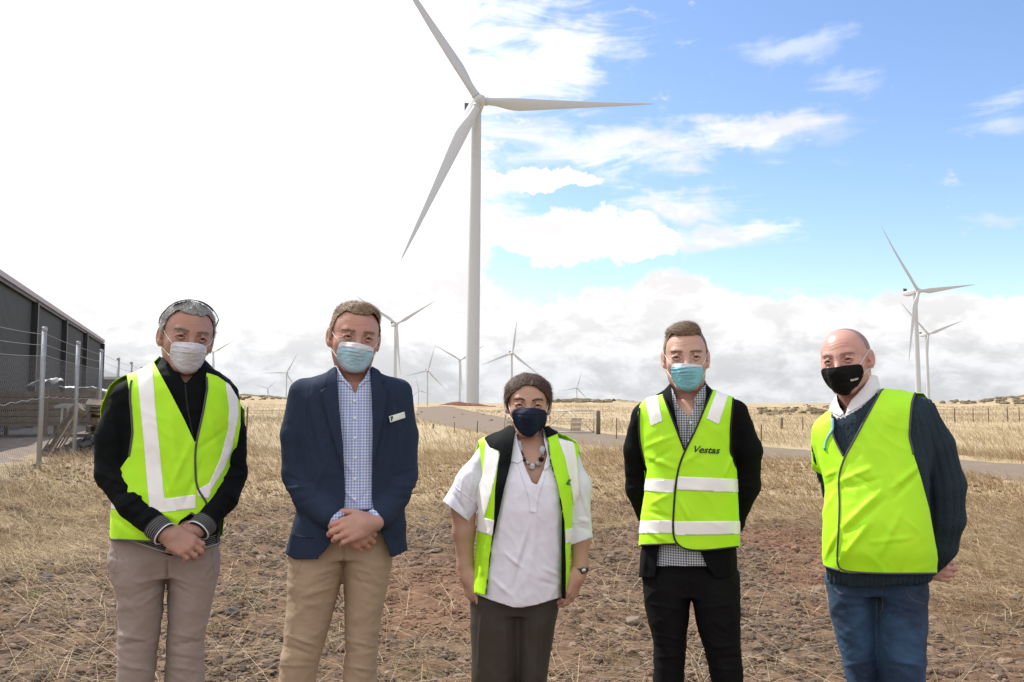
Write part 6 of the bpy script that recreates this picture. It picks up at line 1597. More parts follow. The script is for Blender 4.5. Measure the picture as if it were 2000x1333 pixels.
# ---- person 3: woman
def person3():
    pr = Person(1024, 3.0, 'dark haired woman in navy mask, open hi-vis vest over white shirt')
    hd = Head(pr, (1032.3, 791.5), 1, 2, 1.5, .955, M_SKIN3, I_BROWN, v=-.10, neck_px=(1032, 872, .025), neck_r=.047, shape=dict(w=.99, jaw=.95, fore=.97))
    bd = Body(pr); bd.add(hd.W, hd.T)
    chest = pr.loft([(850, 1003, 1062, .052, .005), (866, 975, 1090, .07, .0), (885, 952, 1110, .088, 0), (940, 950, 1112, .11, -.01), (1100, 955, 1085, .10, 0), (1130, 960, 1080, .06, 0)]); bd.sdf([(chest, .02), (RC(pr.P(1032, 830, .02), .048, pr.P(1032, 875, .01), .06), .03)], .006)
    # forearms and hands
    fa = [(p, .015) for p in pr.chain([(905, 985, 0, 26), (906, 1040, -.005, 22), (909, 1100, -.015, 15.5), (911, 1122, -.02, 15)], .9)]; W = pr.P(911, 1116, -.022)
    bd.sdf(fa + hand(W, pr.P(922, 1165, -.045) - W, (-.85, -.5, .1), -1, (.25, .35, .3), .94, .02, .2, fcurl=[(.12, .15, .15), (.3, .45, .35), (.4, .55, .4), (.5, .6, .4)]), .0026, .01, .0004)
    fa = [(p, .015) for p in pr.chain([(1130, 1000, 0, 25), (1133, 1050, -.005, 21), (1133, 1095, -.015, 14.5), (1131, 1122, -.02, 14)], .9)]; W = pr.P(1130, 1116, -.022)
    bd.sdf(fa + hand(W, pr.P(1114, 1165, -.045) - W, (.85, -.5, .1), 1, (.35, .5, .4), .94, .02, .2), .0026, .01, .0004)
    bd.build(M_SKIN3); hd.eyes(); hd.brows(H_BROWN, w=.0018, arch=.006, thick=.6)
    hd.mask([(999.5, 801), (1015, 798), (1031.5, 796.5), (1050, 798), (1068, 802), (1068.5, 818), (1066.5, 831), (1057, 844), (1047, 851), (1035, 855), (1020, 850.5), (1008, 838), (1001, 822)], M_MASKN,
            pleats=((-.030, .0, -.062, .058, .0018, .0022), (-.048, .01, -.06, .0, .0014, .0022)), loops=((-1, (1000.5, 806), (1003, 824)), (1, (1067, 806), (1066, 824))))
    hd.cap(H_BROWN, [-.058, -.050, .002, .008, -.006, .018, .052, .068, .076, .076], .006, extra=[(EL((0, .0, .060), (.058, .070, .038)), .03), (EL((-.057, -.010, .032), (.018, .048, .038)), .03), (EL((.057, -.010, .032), (.018, .048, .038)), .03), (EL((0, -.10, .01), (.045, .035, .04)), .03)], temple=-.004, arch=.026, noise=.0025, nsc=45)
    cm = lambda L: np.stack([np.sign(L[:, 0] - .012) * .9 * (L[:, 2] > .03) , -.55 + 0 * L[:, 0], -.35 - .4 * (L[:, 2] < .05)], 1)
    strands(pr, 'hair_strands', hd.capV, hd.capT, hd.capN, 9000, hd.comb(cm), .026, .0011, H_BROWN, pr.root, 3, .14, .08, .24)
    for sx, x, y in ((-1, 994.5, 812), (1, 1073, 812)):
        c = hd.to_w(np.array([[sx * .083, -.006, -.046]]))[0]; m = MB()
        for k in range(3): m.add(ICO1[0] * .0032 + c + np.array([sx * .001, -.004, -.006 * k]), ICO1[1])
        tag(m.build('earring', M_GOLD, pr.root, True), kind='stuff')
    # shirt
    torso = pr.loft([(838, 1003, 1061, .056, .008), (850, 984, 1080, .074, .004), (866, 954, 1110, .094, 0), (890, 944, 1118, .112, 0), (940, 944, 1116, .135, -.018), (990, 942, 1112, .14, -.024), (1050, 940, 1108, .14, -.02), (1110, 934, 1104, .145, -.02), (1160, 928, 1100, .146, -.015), (1192, 927, 1099, .142, -.01)])
    sleeves = pr.chain([(952, 885, 0, 21), (922, 942, 0, 30), (890, 1006, 0, 36)]) + pr.chain([(1108, 885, 0, 20), (1126, 950, 0, 26), (1132, 1065, 0, 27)])
    sf = [(1045, 1000, 1010, 1100, 7, .006), (1042, 1005, 1003, 1150, 5, -.006), (1048, 1010, 1035, 1120, 8, .004), (990, 960, 975, 1060, 8, .004), (1070, 960, 1085, 1060, 8, .004), (985, 1080, 1020, 1110, 5, .004), (1060, 1110, 1095, 1125, 5, .004), (1050, 1135, 1095, 1145, 4, -.003), (960, 1130, 1000, 1165, 6, .004), (905, 930, 900, 985, 5, .005), (885, 965, 915, 1010, 4, -.005), (930, 920, 920, 990, 5, -.004), (1135, 960, 1150, 1010, 5, .005), (1130, 1015, 1152, 1020, 4, .006), (1128, 1030, 1152, 1035, 4, -.004)]
    V, T, N = garment(pr, [(torso, .02)] + [(p, .03) for p in sleeves], .0062, .02, 0, [(.0034, (9, 5), 11, .15), (.0018, (20, 13), 12, .6)], sf)
    q = pr.px(V); fr = V[:, 1] < .0
    # hems: body, left sleeve, right sleeve
    hem = q[:, 1] - np.interp(q[:, 0], [915, 928, 960, 1002, 1020, 1050, 1098, 1110], [1155, 1160, 1173, 1186.5, 1187, 1181, 1166, 1160])
    la = np.array([862, 977.]); lb = np.array([925, 1026.]); nL = np.array([-(lb - la)[1], (lb - la)[0]]); nL /= np.linalg.norm(nL); sl = (q - la) @ nL
    isl = (q[:, 0] < 930) & (q[:, 1] > 960) & (q[:, 1] < 1075)
    isr = (q[:, 0] > 1114) & (q[:, 1] > 1010)
    val = np.where(isl & (q[:, 0] < 926), sl, hem); val = np.where(isr, q[:, 1] - (1057 - (q[:, 0] - 1138) * .35), val); val = np.where((q[:, 0] < 924) & (q[:, 1] >= 1075), np.maximum(hem, -50), val)
    neck = [(985, 780), (1004, 838), (1010, 865), (1022, 905), (1045, 956), (1060, 922), (1073, 890), (1064, 862), (1060, 838), (1075, 780)]
    val = np.maximum(val, np.where(fr, -poly_sd(q, smooth_poly(neck, 1)), 838 - q[:, 1])); S, ST = clip(V, T, val); so = pr.add('linen_shirt', S, ST, M_LINEN, thick=.0016); sb = pr.bvh(S, ST); N2 = vnorm(V, T)
    for nm, poly in (('collar', [(1004, 834), (1001, 860), (996, 902), (1012, 906), (1022, 899), (1012, 868), (1008, 842)]), ('collar', [(1060, 838), (1066, 862), (1078, 905), (1070, 914), (1060, 925), (1068, 890), (1062, 862)]),
                     ('placket', [(1020, 897), (1010, 904), (1033, 975), (1034, 1001), (1049, 1001), (1051, 975), (1066, 926), (1060, 920), (1046, 960), (1030, 928)])):
        a, b = clip(V + N2 * (.0045 if nm == 'collar' else .002), T, np.where(fr, poly_sd(q, poly), 50.)); 
        if len(b): pr.add(nm, a, b, M_LINEN, so, .0015)
    pr.piping('sleeve_turn_up', sb, [[(886, 948), (905, 965), (932, 985)], [(1118, 1022), (1136, 1020), (1154, 1012)]], .0022, M_LINEN, so, .0005)
    # vest
    V, T, N = garment(pr, [(torso, .02)] + [(p, .03) for p in (sleeves[0], sleeves[2])], .0062, .02, .013, [(.003, (8, 4), 13, .1), (.0016, (17, 11), 14, .5)],
                      [(955, 1040, 940, 1120, 7, .005), (935, 1050, 930, 1130, 6, -.004), (1110, 1070, 1108, 1140, 6, .004)])
    q = pr.px(V); fr = V[:, 1] < .02; N2 = vnorm(V, T)
    inL = [(950, 1164), (955, 1120), (962, 1060), (972, 1015), (985, 955), (998, 903), (1004, 860), (1006, 838)]; inR = [(1062, 838), (1069, 862), (1073, 900), (1088, 951), (1097, 1005), (1096, 1105), (1096, 1168)]
    Lp = [(926, 1158)] + [(x - 3, y) for x, y in inL] + [(997, 832), (965, 846), (934, 856), (943, 931), (931, 963), (921, 1034), (913, 1091)]
    Lf = [(926, 1158)] + inL + [(997, 832), (965, 846), (934, 856), (931, 963), (913, 1091)]; Rf = inR + [(1104, 1172), (1127, 1020), (1132, 871), (1088, 845), (1072, 832)]
    Rp = [(x + 3, y) for x, y in inR] + [(1104, 1160), (1117, 1128), (1123, 1077), (1127, 1020), (1130, 960), (1128, 900), (1132, 871), (1118, 864), (1092, 858), (1088, 845), (1072, 832)]
    front = np.minimum(poly_sd(q, Lp), poly_sd(q, Rp)); bk = poly_sd(q, [(1000, 828), (934, 852), (925, 900), (905, 1160), (1130, 1164), (1136, 868), (1065, 828)])
    val = np.where(fr, front, bk); A, AT = clip(V, T, val); vo = pr.add('open_hivis_vest', A, AT, M_HIVIS, thick=.0022); vb = pr.bvh(A, AT)
    for nm, mt, o_, poly in (('dark_facing', M_BLACKJ, .004, [(949, 1163), (957, 1091), (966, 1021), (968, 957), (974, 905), (977, 889), (975, 881), (957, 874), (946, 857), (970, 845), (997, 831), (1007, 836), (1000, 903), (986, 955), (973, 1015), (963, 1060), (956, 1120), (952, 1165)]),
                             ('dark_facing', M_BLACKJ, .004, [(1060, 838), (1068, 862), (1072, 900), (1087, 951), (1096, 1005), (1095, 1105), (1095, 1170), (1103, 1170), (1103.5, 1105), (1101, 1020), (1095, 980), (1075.5, 900), (1069, 856), (1090, 847), (1074, 830)]),
                             ('reflective_tape', M_TAPE, .0022, [(950, 862), (960, 876), (974, 882), (975, 892), (968, 930), (958, 970), (946, 1012), (967, 1018), (965, 1048), (921, 1034), (932, 963), (944, 925)]),
                             ('reflective_tape', M_TAPE, .0022, [(1090, 858), (1120, 862), (1126, 900), (1131, 960), (1132, 1000), (1127, 1024), (1122, 1000), (1113, 940), (1103, 895)]), ('reflective_tape', M_TAPE, .0022, [(1103, 1035), (1128, 1030), (1128, 1056), (1104.5, 1062)])):
        a, b = clip(V + N2 * o_, T, np.where(fr, np.maximum(poly_sd(q, poly), val if mt is M_TAPE else np.minimum(poly_sd(q, Lf), poly_sd(q, Rf))), 50.)); 
        if len(b): pr.add(nm, a, b, mt, vo, .0012 if mt is M_TAPE else .003)
    pr.piping('zip', vb, [[(x - 2, y) for x, y in inL[::-1]], [(x + 2, y) for x, y in inR]], .0030, M_PIPING_B, vo, .006)
    pr.text('lettering', vb, 'IL', 1109.5, 942, 9, 8, M_TXTG, vo, .5, .035, .003, 1.3)
    # necklace: every bead a mesh
    cb = pr.bvh(np.concatenate([bd.V[0], bd.V[1]]), np.concatenate([bd.T[0], bd.T[1]]))
    R = empty('bead_necklace', tuple(pr.O + pr.ex * pr.P(1037, 905)[0] + np.array([0, 0, pr.P(1037, 905, -.1)[2]])), (0, 0, -pr.az)); off = np.array([pr.P(1037, 905)[0], 0, pr.P(1037, 905, -.1)[2]])
    tag(R, 'necklace of chunky white, grey and black beads in the open collar of the white shirt', 'necklace')
    MBE = material('pale_stone_bead', (.62, .63, .66), .4, noise=(160, .7, (.40, .42, .46))); MGB = material('grey_bead', (.38, .38, .34), .4)
    line = []
    for x, y, w, h, mt in ((1014.5, 872, 8.5, 12, MBE), (1017.5, 888, 5.5, 6.5, M_GLASS_K), (1023, 897, 5, 5.5, M_GLASS_K), (1030, 904, 4.5, 5, MBE), (1039, 911.5, 7, 7, MBE), (1051, 906, 6, 6, MGB), (1057, 896.5, 5.5, 6, M_GLASS_K), (1060, 881, 7.5, 10.5, MBE)):
        h_, n_, d_ = pr.hit(cb, x, y)
        if h_ is None: continue
        c = h_ - d_ * (w * pr.m * .55); line.append(c); V = rock_shape(ICO3, int(x), .06) * np.array([w * pr.m, w * pr.m * .8, h * pr.m]) * .92 + c - off
        link('bead', mesh_np('bead', V, ICO3[1], True), mt, R)
    MB().tube(np.array(line) - off, .0012, 5).build('cord', M_PIPING_B, R, True)
    # wrist watch
    c = pr.P(1132.5, 1112, -.018); Rw = empty('wrist_watch', tuple(pr.O + c[0] * pr.ex + c[1] * pr.ey + np.array([0, 0, c[2]])), (0, 0, -pr.az)); tag(Rw, 'thin black wrist watch on the wrist of the woman in the white shirt', 'watch')
    MB().tube([(0, 0, -.008), (0, 0, -.007), (0, 0, .007), (0, 0, .008)], [.0295, .031, .031, .0295], 30).build('strap', M_LEATHERB, Rw, True)
    MB().tube([(.010, -.0275, 0), (.0115, -.031, 0), (.012, -.0325, 0)], [.0115, .0115, .0095], 24).build('watch_face', M_GLASS_K, Rw, True)
    MB().tube([(.0125, -.0325, 0), (.0127, -.0332, 0)], [.009, .0085], 24).build('dial', M_STEEL, Rw, True)
    trousers(pr, [(1120, 936, 1092, .11), (1165, 921, 1095, .118), (1190, 924, 1085, .105)],
             [(1160, 921, 1022, .11), (1210, 919, 1022, .115), (1270, 921, 1021, .105), (1333, 921, 1012, .10), (1450, 928, 1004, .09), (1590, 930, 1000, .085)],
             [(1160, 1002, 1096, .11), (1210, 1005, 1087, .115), (1250, 1004, 1080, .105), (1333, 1012, 1067, .10), (1450, 1014, 1060, .09), (1590, 1014, 1060, .085)], M_OLIVE, wr=((.003, (8, 4), 3, .1), (.0014, (20, 12), 4, -.3)),
             fs=[(985, 1200, 990, 1333, 8, .004), (1050, 1190, 1045, 1333, 8, .005), (940, 1200, 935, 1300, 7, .004), (1030, 1210, 1035, 1300, 6, -.003)])
    shoes(pr, [(pr.P(966, 1590)[0], .02, -10), (pr.P(1036, 1590)[0], .02, 10)], M_SHOEB, M_SOLE)
person3()

# ---- person 4: black blazer, vest with lettering
def person4():
    pr = Person(1348, 3.0, 'person in turquoise mask, hi-vis vest over black blazer, hands behind the back')
    hd = Head(pr, (1340.5, 697.5), 2, 2, -1, 1.03, M_SKIN4, I_GREEN, v=-.10, neck_px=(1346, 790, .03), neck_r=.057, shape=dict(w=.93, jaw=1.02, fore=1.02))
    bd = Body(pr); bd.add(hd.W, hd.T)
    torso = pr.loft([(750, 1310, 1379, .062, .018), (762, 1300, 1390, .074, .012), (774, 1278, 1412, .088, .008), (786, 1258, 1432, .10, .004), (805, 1254, 1438, .112, 0), (850, 1256, 1434, .122, 0), (910, 1266, 1432, .125, -.005), (960, 1266, 1434, .122, -.01), (1020, 1258, 1437, .125, -.01), (1071, 1253, 1438, .128, -.005), (1132, 1247, 1440, .132, 0)])
    sh = pr.chain([(1257, 812, 0, 25), (1247, 880, .03, 29)]) + pr.chain([(1436, 808, 0, 26), (1456, 880, .03, 31)])
    arm = pr.chain([(1247, 880, .03, 29), (1248, 955, .07, 27), (1275, 1030, .14, 23), (1330, 1072, .17, 19)]) + pr.chain([(1456, 880, .03, 31), (1455, 950, .06, 29), (1428, 1022, .13, 24), (1375, 1066, .17, 19)])
    V, T, N = garment(pr, [(torso, .02)] + [(p, .03) for p in sh] + [(p, .014) for p in arm], .0068, .02, 0, [(.0028, (7, 10), 17, .3), (.0014, (17, 22), 18, -.4)],
                      [(1225, 930, 1262, 940, 5, -.005), (1228, 955, 1268, 950, 5, .005), (1440, 930, 1480, 920, 5, -.006), (1440, 950, 1480, 950, 5, .005), (1262, 1080, 1258, 1125, 6, .004), (1425, 1080, 1425, 1125, 6, .004)])
    q = pr.px(V); fr = V[:, 1] < .0; op = [(1280, 680), (1309, 745), (1312, 775), (1320, 815), (1330, 860), (1330, 960), (1300, 1040), (1284, 1075), (1279, 1132), (1276, 1200), (1410, 1200), (1398, 1130), (1381, 1106), (1366, 1072), (1350, 1000), (1345, 900), (1360, 840), (1374, 800), (1381, 765), (1379, 745), (1400, 680)]
    val = np.maximum(748 - q[:, 1], q[:, 1] - 1130 + np.abs(q[:, 0] - 1345) * .02); val = np.where(fr, np.maximum(val, -poly_sd(q, op)), val); J, JT = clip(V, T, val); jo = pr.add('blazer', J, JT, M_BLACKB, thick=.004)
    srows = [(742, 1311, 1378, .058, .02), (758, 1308, 1381, .066, .014), (780, 1280, 1410, .082, .006), (830, 1275, 1418, .104, 0), (910, 1280, 1418, .110, -.006), (1020, 1272, 1424, .112, -.01), (1112, 1266, 1428, .119, -.006)]
    V, T, N = garment(pr, [(pr.loft(srows), .02)], .006, .02, 0, [(.0016, (10, 6), 19, .1)]); q = pr.px(V); fr = V[:, 1] < 0
    neck = [(1280, 690), (1309, 742), (1312, 763), (1320, 792), (1334, 804), (1348, 817), (1353, 800), (1358, 782), (1376, 758), (1380, 742), (1400, 690)]
    val = np.maximum(742 - q[:, 1], q[:, 1] - 1106); val = np.where(fr, np.maximum(val, -poly_sd(q, neck)), val); S, ST = clip(V, T, val); so = pr.add('shirt', S, ST, M_GING4, thick=.0015); sb = pr.bvh(S, ST); N2 = vnorm(V, T)
    for poly in ([(1309, 756), (1311, 785), (1320, 806), (1326, 797), (1321, 780), (1314, 760)], [(1380, 750), (1374, 765), (1372, 785), (1364, 796), (1355, 781), (1362, 770), (1374, 755)]):
        a, b = clip(V + N2 * .0045, T, np.where(fr, poly_sd(q, poly), 50.)); 
        if len(b): pr.add('collar', a, b, M_GING4, so, .002)
    pr.disc('button', sb, 1349, 826, .0048, M_BUTTON, so); pr.disc('button', sb, 1345, 862, .0048, M_BUTTON, so); pr.piping('placket_edge', sb, [[(1344, 822), (1340, 880)], [(1340, 1070), (1340, 1104)]], .0009, M_PIPING_B, so, .0004)
    vf = [(1262, 872, 1320, 850, 5, .004), (1262, 890, 1318, 915, 6, .004), (1270, 905, 1310, 880, 5, -.003), (1292, 800, 1294, 880, 3, .0015), (1270, 985, 1310, 965, 6, .004), (1262, 1000, 1312, 1012, 5, -.004), (1335, 905, 1370, 880, 6, .003), (1330, 980, 1345, 1015, 6, .004), (1430, 890, 1415, 930, 5, .004), (1270, 1040, 1310, 1062, 5, .003)]
    V, T, N = garment(pr, [(torso, .02)] + [(p, .03) for p in sh], .0062, .02, .012, [(.0024, (6, 4), 15, .3), (.0013, (15, 10), 16, .8)], vf)
    front = [(1295, 770), (1262, 778), (1250, 790), (1246, 806), (1247, 850), (1250, 872), (1259, 905), (1264, 917), (1260, 944), (1247, 1000), (1240, 1066), (1300, 1064), (1320, 1063), (1330, 1072), (1343, 1076), (1380, 1077), (1450, 1069), (1450, 986), (1444, 944), (1438, 914), (1426, 883), (1427, 833), (1433, 776), (1410, 768), (1392, 760), (1376, 798), (1356, 845), (1337, 880), (1316, 825)]
    back = [(1300, 778), (1262, 792), (1252, 840), (1240, 1066), (1450, 1069), (1450, 840), (1430, 792), (1390, 776)]
    A, AT = clip_front(pr, V, T, front, back, .0); vo = pr.add('hivis_vest', A, AT, M_HIVIS, thick=.0022); vb = pr.bvh(A, AT)
    N2 = vnorm(V, T); q = pr.px(V); fr = V[:, 1] < .03; bodyv = poly_sd(q, front)
    for poly in ([(1323, 931), (1460, 937), (1460, 963), (1322, 957)], [(1240, 935), (1319, 937), (1315, 963), (1240, 958)], [(1316, 1019), (1460, 1018), (1460, 1043), (1319, 1046)], [(1230, 1018), (1313, 1017), (1314, 1042), (1230, 1043)],
                 [(1262, 787), (1263, 770), (1286, 765), (1286, 782), (1294, 822.7), (1272, 832.7)], [(1398, 767), (1402, 750), (1424, 760), (1421.5, 776), (1403.4, 830), (1380, 818)]):
        a, b = clip(V + N2 * .0018, T, np.where(fr, np.maximum(poly_sd(q, poly), bodyv + .4), 50.)); 
        if len(b): pr.add('reflective_tape', a, b, M_TAPE, vo, .0008)
    pr.piping('binding', vb, [[(1295, 772), (1316, 825), (1337, 880)], [(1391, 763), (1376, 798), (1356, 845), (1338, 880), (1325, 912), (1318, 960), (1315, 1010), (1314, 1044), (1321, 1063), (1341, 1075), (1380, 1076), (1442, 1068)], [(1249, 797), (1247.5, 820), (1248.5, 850), (1251, 872), (1260, 905)], [(1432, 778), (1427.5, 833), (1426.5, 883), (1437, 912)], [(1252, 1065), (1320, 1063)]], .0034, M_PIPING_B, vo)
    pr.text('lettering', vb, 'Vestas', 1381, 879, 50, 3, M_TXTK, vo, .32, .018, .0028, .92)
    bd.sdf(pr.chain([(1330, 1072, .17, 14), (1350, 1080, .18, 14)]), .004); W = pr.P(1345, 1078, .18); bd.sdf(hand(W, np.array([1, 0, -.1]), (0, 1, 0), 1, (.4, .7, .5), 1.0), .003, .01); W = pr.P(1372, 1068, .175); bd.sdf(hand(W, np.array([-1, 0, -.4]), (0, 1, 0), -1, (.3, .5, .4), 1.0), .003, .01)
    bd.sdf([pr.loft([(780, 1300, 1390, .06, .01), (810, 1280, 1410, .085, 0), (900, 1290, 1405, .09, 0), (1070, 1290, 1405, .08, 0), (1090, 1300, 1395, .06, 0)])], .012)
    bd.build(M_SKIN4); hd.eyes(); hd.brows(H_BLOND, w=.0020, arch=.0035, thick=.6)
    hd.mask([(1311, 711), (1325, 710.5), (1340, 710), (1356, 711.5), (1373, 713), (1373.5, 726), (1374.5, 739), (1369, 753), (1358, 763), (1344, 767), (1330, 762), (1317, 750), (1310.5, 738), (1311, 724)], M_MASKT, [(1305, 700), (1380, 700), (1380, 719), (1340, 716.5), (1305, 718)], M_MBAND,
            pleats=((-.036, -.12, -.058, .004, .0030, .0022), (-.050, -.05, -.056, .01, .0024, .0022), (-.034, .0, .010, .058, .0014, .002), (-.062, .02, -.03, .04, .0012, .002)), loops=((-1, (1312.5, 714), (1312, 738)), (1, (1371.5, 715), (1373, 738))))
    hd.cap(H_BLOND, [-.052, -.040, .016, .022, -.010, .004, .050, .070, .076, .076], .003, extra=[(EL((-.006, .010, .086), (.050, .062, .032)), .02), (EL((.016, .028, .090), (.030, .036, .026)), .02)], temple=.014, noise=.0016, nsc=60)
    cm = lambda L: np.stack([np.where(L[:, 2] > .066, -.9, L[:, 0] * 4), np.where(L[:, 2] > .066, .1, -.2), np.where(L[:, 2] > .066, .35, -1.)], 1)
    strands(pr, 'hair_strands', hd.capV, hd.capT, hd.capN, 9000, hd.comb(cm), lambda P: np.where(hd.to_l(P)[:, 2] > .070, .024, .004), .0011, H_BLOND, pr.root, 4, .35, .04, .16)
    trousers(pr, [(1060, 1272, 1422, .09), (1100, 1262, 1432, .102), (1130, 1254, 1442, .108), (1160, 1262, 1438, .09)],
             [(1115, 1256, 1349, .100), (1150, 1256, 1349, .11), (1200, 1263, 1345, .105), (1250, 1276, 1340, .092), (1333, 1276, 1337, .078), (1450, 1280, 1332, .066), (1590, 1280, 1334, .060)],
             [(1115, 1346, 1442, .100), (1150, 1350, 1446, .11), (1212, 1358, 1447, .105), (1277, 1376, 1446, .092), (1333, 1391, 1453, .08), (1450, 1398, 1452, .068), (1590, 1400, 1456, .062)], M_BLACKT,
             fs=[(1348, 1120, 1350, 1185, 4, -.007), (1270, 1180, 1330, 1190, 6, .005), (1285, 1240, 1335, 1250, 5, .006), (1280, 1262, 1336, 1270, 5, -.005), (1280, 1285, 1336, 1280, 5, .005), (1385, 1265, 1445, 1260, 5, .006), (1390, 1290, 1450, 1282, 5, -.005), (1392, 1305, 1450, 1310, 5, .005), (1360, 1190, 1430, 1180, 6, .004)])
    shoes(pr, [(pr.P(1306, 1590)[0], .02, -12), (pr.P(1428, 1590)[0], .02, 12)], M_SHOEB, M_SOLE)
person4()

# ---- person 5: bald man
def person5():
    pr = Person(1712, 2.95, 'bald person in black mask, plain hi-vis vest over navy jumper, blue jeans')
    hd = Head(pr, (1636.6, 704), -15, 3, -6, 1.03, M_SKIN5, I_BLUE, v=-.10, neck_px=(1684, 800, .035), neck_r=.060, shape=dict(w=1.0, jaw=1.04, fore=.99))
    bd = Body(pr); bd.add(hd.W, hd.T)
    torso = pr.loft([(768, 1690, 1760, .055, .01), (778, 1664, 1788, .078, .006), (795, 1636, 1812, .098, 0), (820, 1606, 1822, .114, 0), (850, 1597, 1824, .124, 0), (900, 1608, 1820, .134, -.01), (957, 1620, 1814, .145, -.02), (1010, 1616, 1818, .155, -.03), (1066, 1614, 1822, .158, -.03), (1116, 1615, 1822, .15, -.02), (1152, 1616, 1812, .14, -.005)])
    sh = pr.chain([(1800, 802, .01, 26), (1824, 870, .05, 37)]) + pr.chain([(1612, 842, .0, 17), (1607, 900, .04, 20)])
    arm = pr.chain([(1824, 870, .05, 37), (1840, 945, .09, 43), (1843, 1010, .11, 40), (1836, 1065, .13, 33), (1812, 1105, .17, 24)]) + pr.chain([(1607, 900, .04, 20), (1628, 965, .10, 20), (1680, 1050, .17, 19), (1770, 1098, .18, 19)])
    jp = [(torso, .02)] + [(p, .03) for p in sh] + [(p, .014) for p in arm]
    D, lo, hh = field(jp, .0062, .035, .02); V, T = surf_nets(D, lo, hh, 0); N = vnorm(V, T); V = wrinkle(V, N, .003, (7, 7), 21, .3)
    # broad knitted ribs run down body and sleeve
    q = pr.px(V); N = vnorm(V, T)
    axis = np.interp(q[:, 1], [790, 870, 945, 1010, 1065, 1110], [1800, 1824, 1840, 1843, 1838, 1822]); slv = q[:, 0] > np.interp(q[:, 1], [780, 850, 950, 1130], [1782, 1788, 1805, 1832]); rad = np.interp(q[:, 1], [790, 870, 945, 1010, 1065, 1110], [26, 37, 43, 40, 33, 24])
    ph = np.where(slv, np.arcsin(np.clip((q[:, 0] - axis) / rad, -1, 1)) * 6.2, (q[:, 0] - 1650) / 8.0 * 3.14)
    rib = -np.abs(np.cos(ph)) ** 8 * .0045 + .0015; V = V + N * (rib * (V[:, 1] < .13))[:, None]
    fr = V[:, 1] < .02; val = q[:, 1] - np.interp(q[:, 0], [1600, 1613, 1669, 1740, 1811, 1825], [1134, 1137, 1149, 1146, 1139, 1136]); val = np.where(q[:, 0] > 1826, -10, val)
    val = np.where((q[:, 1] > 1118) & (q[:, 0] > 1822), q[:, 1] - 1125, val)
    neck = smooth_poly([(1614, 760), (1619, 799), (1639, 820), (1655, 812), (1685, 795), (1718, 762), (1732, 735), (1700, 700)], 1); val = np.where(fr, np.maximum(val, -poly_sd(q, neck)), np.maximum(val, 762 - q[:, 1]))
    J, JT = clip(V, T, val); jo = pr.add('ribbed_jumper', J, JT, M_KNIT, thick=.005); jb = pr.bvh(J, JT)
    hemr = [[(1618 + i * 4.6, np.interp(1618 + i * 4.6, [1600, 1613, 1669, 1740, 1811, 1825], [1134, 1137, 1149, 1146, 1139, 1136]) - 1), (1618 + i * 4.6, np.interp(1618 + i * 4.6, [1600, 1613, 1669, 1740, 1811, 1825], [1134, 1137, 1149, 1146, 1139, 1136]) - 12), (1618 + i * 4.6, 1120)] for i in range(43)]
    m = MB()
    for L in hemr:
        p = pr.drape(jb, L, .0002, 4)
        if len(p) > 2: m.tube(p, .0018, 5)
    tag(m.build('rib_welt', M_KNIT, jo, True), kind='stuff')
    # white shirt collar round the neck
    V, T, N = garment(pr, [(pr.loft([(735, 1676, 1712, .05, .03), (750, 1655, 1716, .064, .02), (770, 1634, 1722, .072, .012), (790, 1625, 1726, .082, .006), (815, 1616, 1740, .098, 0), (850, 1612, 1760, .10, 0)]), .02)], .0055, .02, .002, [(.001, (12, 8), 22, .2)])
    q = pr.px(V); fr = V[:, 1] < .03; nk = [(1600, 700), (1633, 772), (1636, 786), (1641, 800), (1650, 812), (1655, 800), (1664, 782), (1686, 758), (1697, 742), (1700, 700)]
    val = np.where(fr, np.maximum(-poly_sd(q, nk), q[:, 1] - 840), np.maximum(744 - q[:, 1], q[:, 1] - 840)); S, ST = clip(V, T, val); so = pr.add('shirt', S, ST, M_WSHIRT, thick=.0015); N2 = vnorm(V, T)
    for poly in ([(1697, 740), (1718, 757), (1704, 778), (1676, 797), (1654, 808), (1655, 798), (1663, 783), (1686, 758)], [(1631, 777), (1620, 803), (1642, 814), (1649, 808), (1641, 797), (1636, 783)]):
        a, b = clip(V + N2 * .0035, T, np.where(fr, poly_sd(q, poly), 50.)); 
        if len(b): pr.add('collar', a, b, M_WSHIRT, so, .002)
    # vest
    vf = [(1640, 940, 1700, 915, 7, .005), (1645, 955, 1720, 935, 6, -.004), (1645, 1030, 1720, 960, 8, .006), (1650, 1045, 1730, 975, 7, -.005), (1640, 1095, 1700, 1020, 8, .006), (1605, 1010, 1632, 960, 6, .004), (1612, 1090, 1635, 1040, 6, .005), (1795, 910, 1740, 955, 7, .006), (1795, 925, 1745, 975, 6, -.004), (1700, 1060, 1780, 1050, 6, .003), (1612, 930, 1634, 920, 5, .004), (1610, 950, 1634, 935, 5, -.003), (1720, 1080, 1760, 1000, 9, .004), (1660, 925, 1700, 945, 5, -.003)]
    V, T, N = garment(pr, [(torso, .02)] + [(p, .03) for p in sh], .0062, .02, .0125, [(.0030, (6, 5), 23, .6), (.0015, (15, 10), 24, .8)], vf)
    front = [(1725, 753), (1790, 762), (1781, 786), (1776, 852), (1785, 890), (1798, 931), (1815, 994), (1828, 1066), (1840, 1121), (1740, 1122), (1660, 1120), (1642, 1117), (1611, 1107), (1590, 1103), (1590, 1017), (1602, 957), (1594, 898), (1580, 852), (1584, 829), (1605, 811), (1621, 800), (1626, 814), (1627, 852), (1648, 893), (1668, 860), (1692, 815)]
    back = [(1725, 745), (1795, 758), (1822, 790), (1812, 840), (1790, 890), (1806, 960), (1838, 1122), (1590, 1104), (1584, 850), (1600, 810), (1650, 780)]
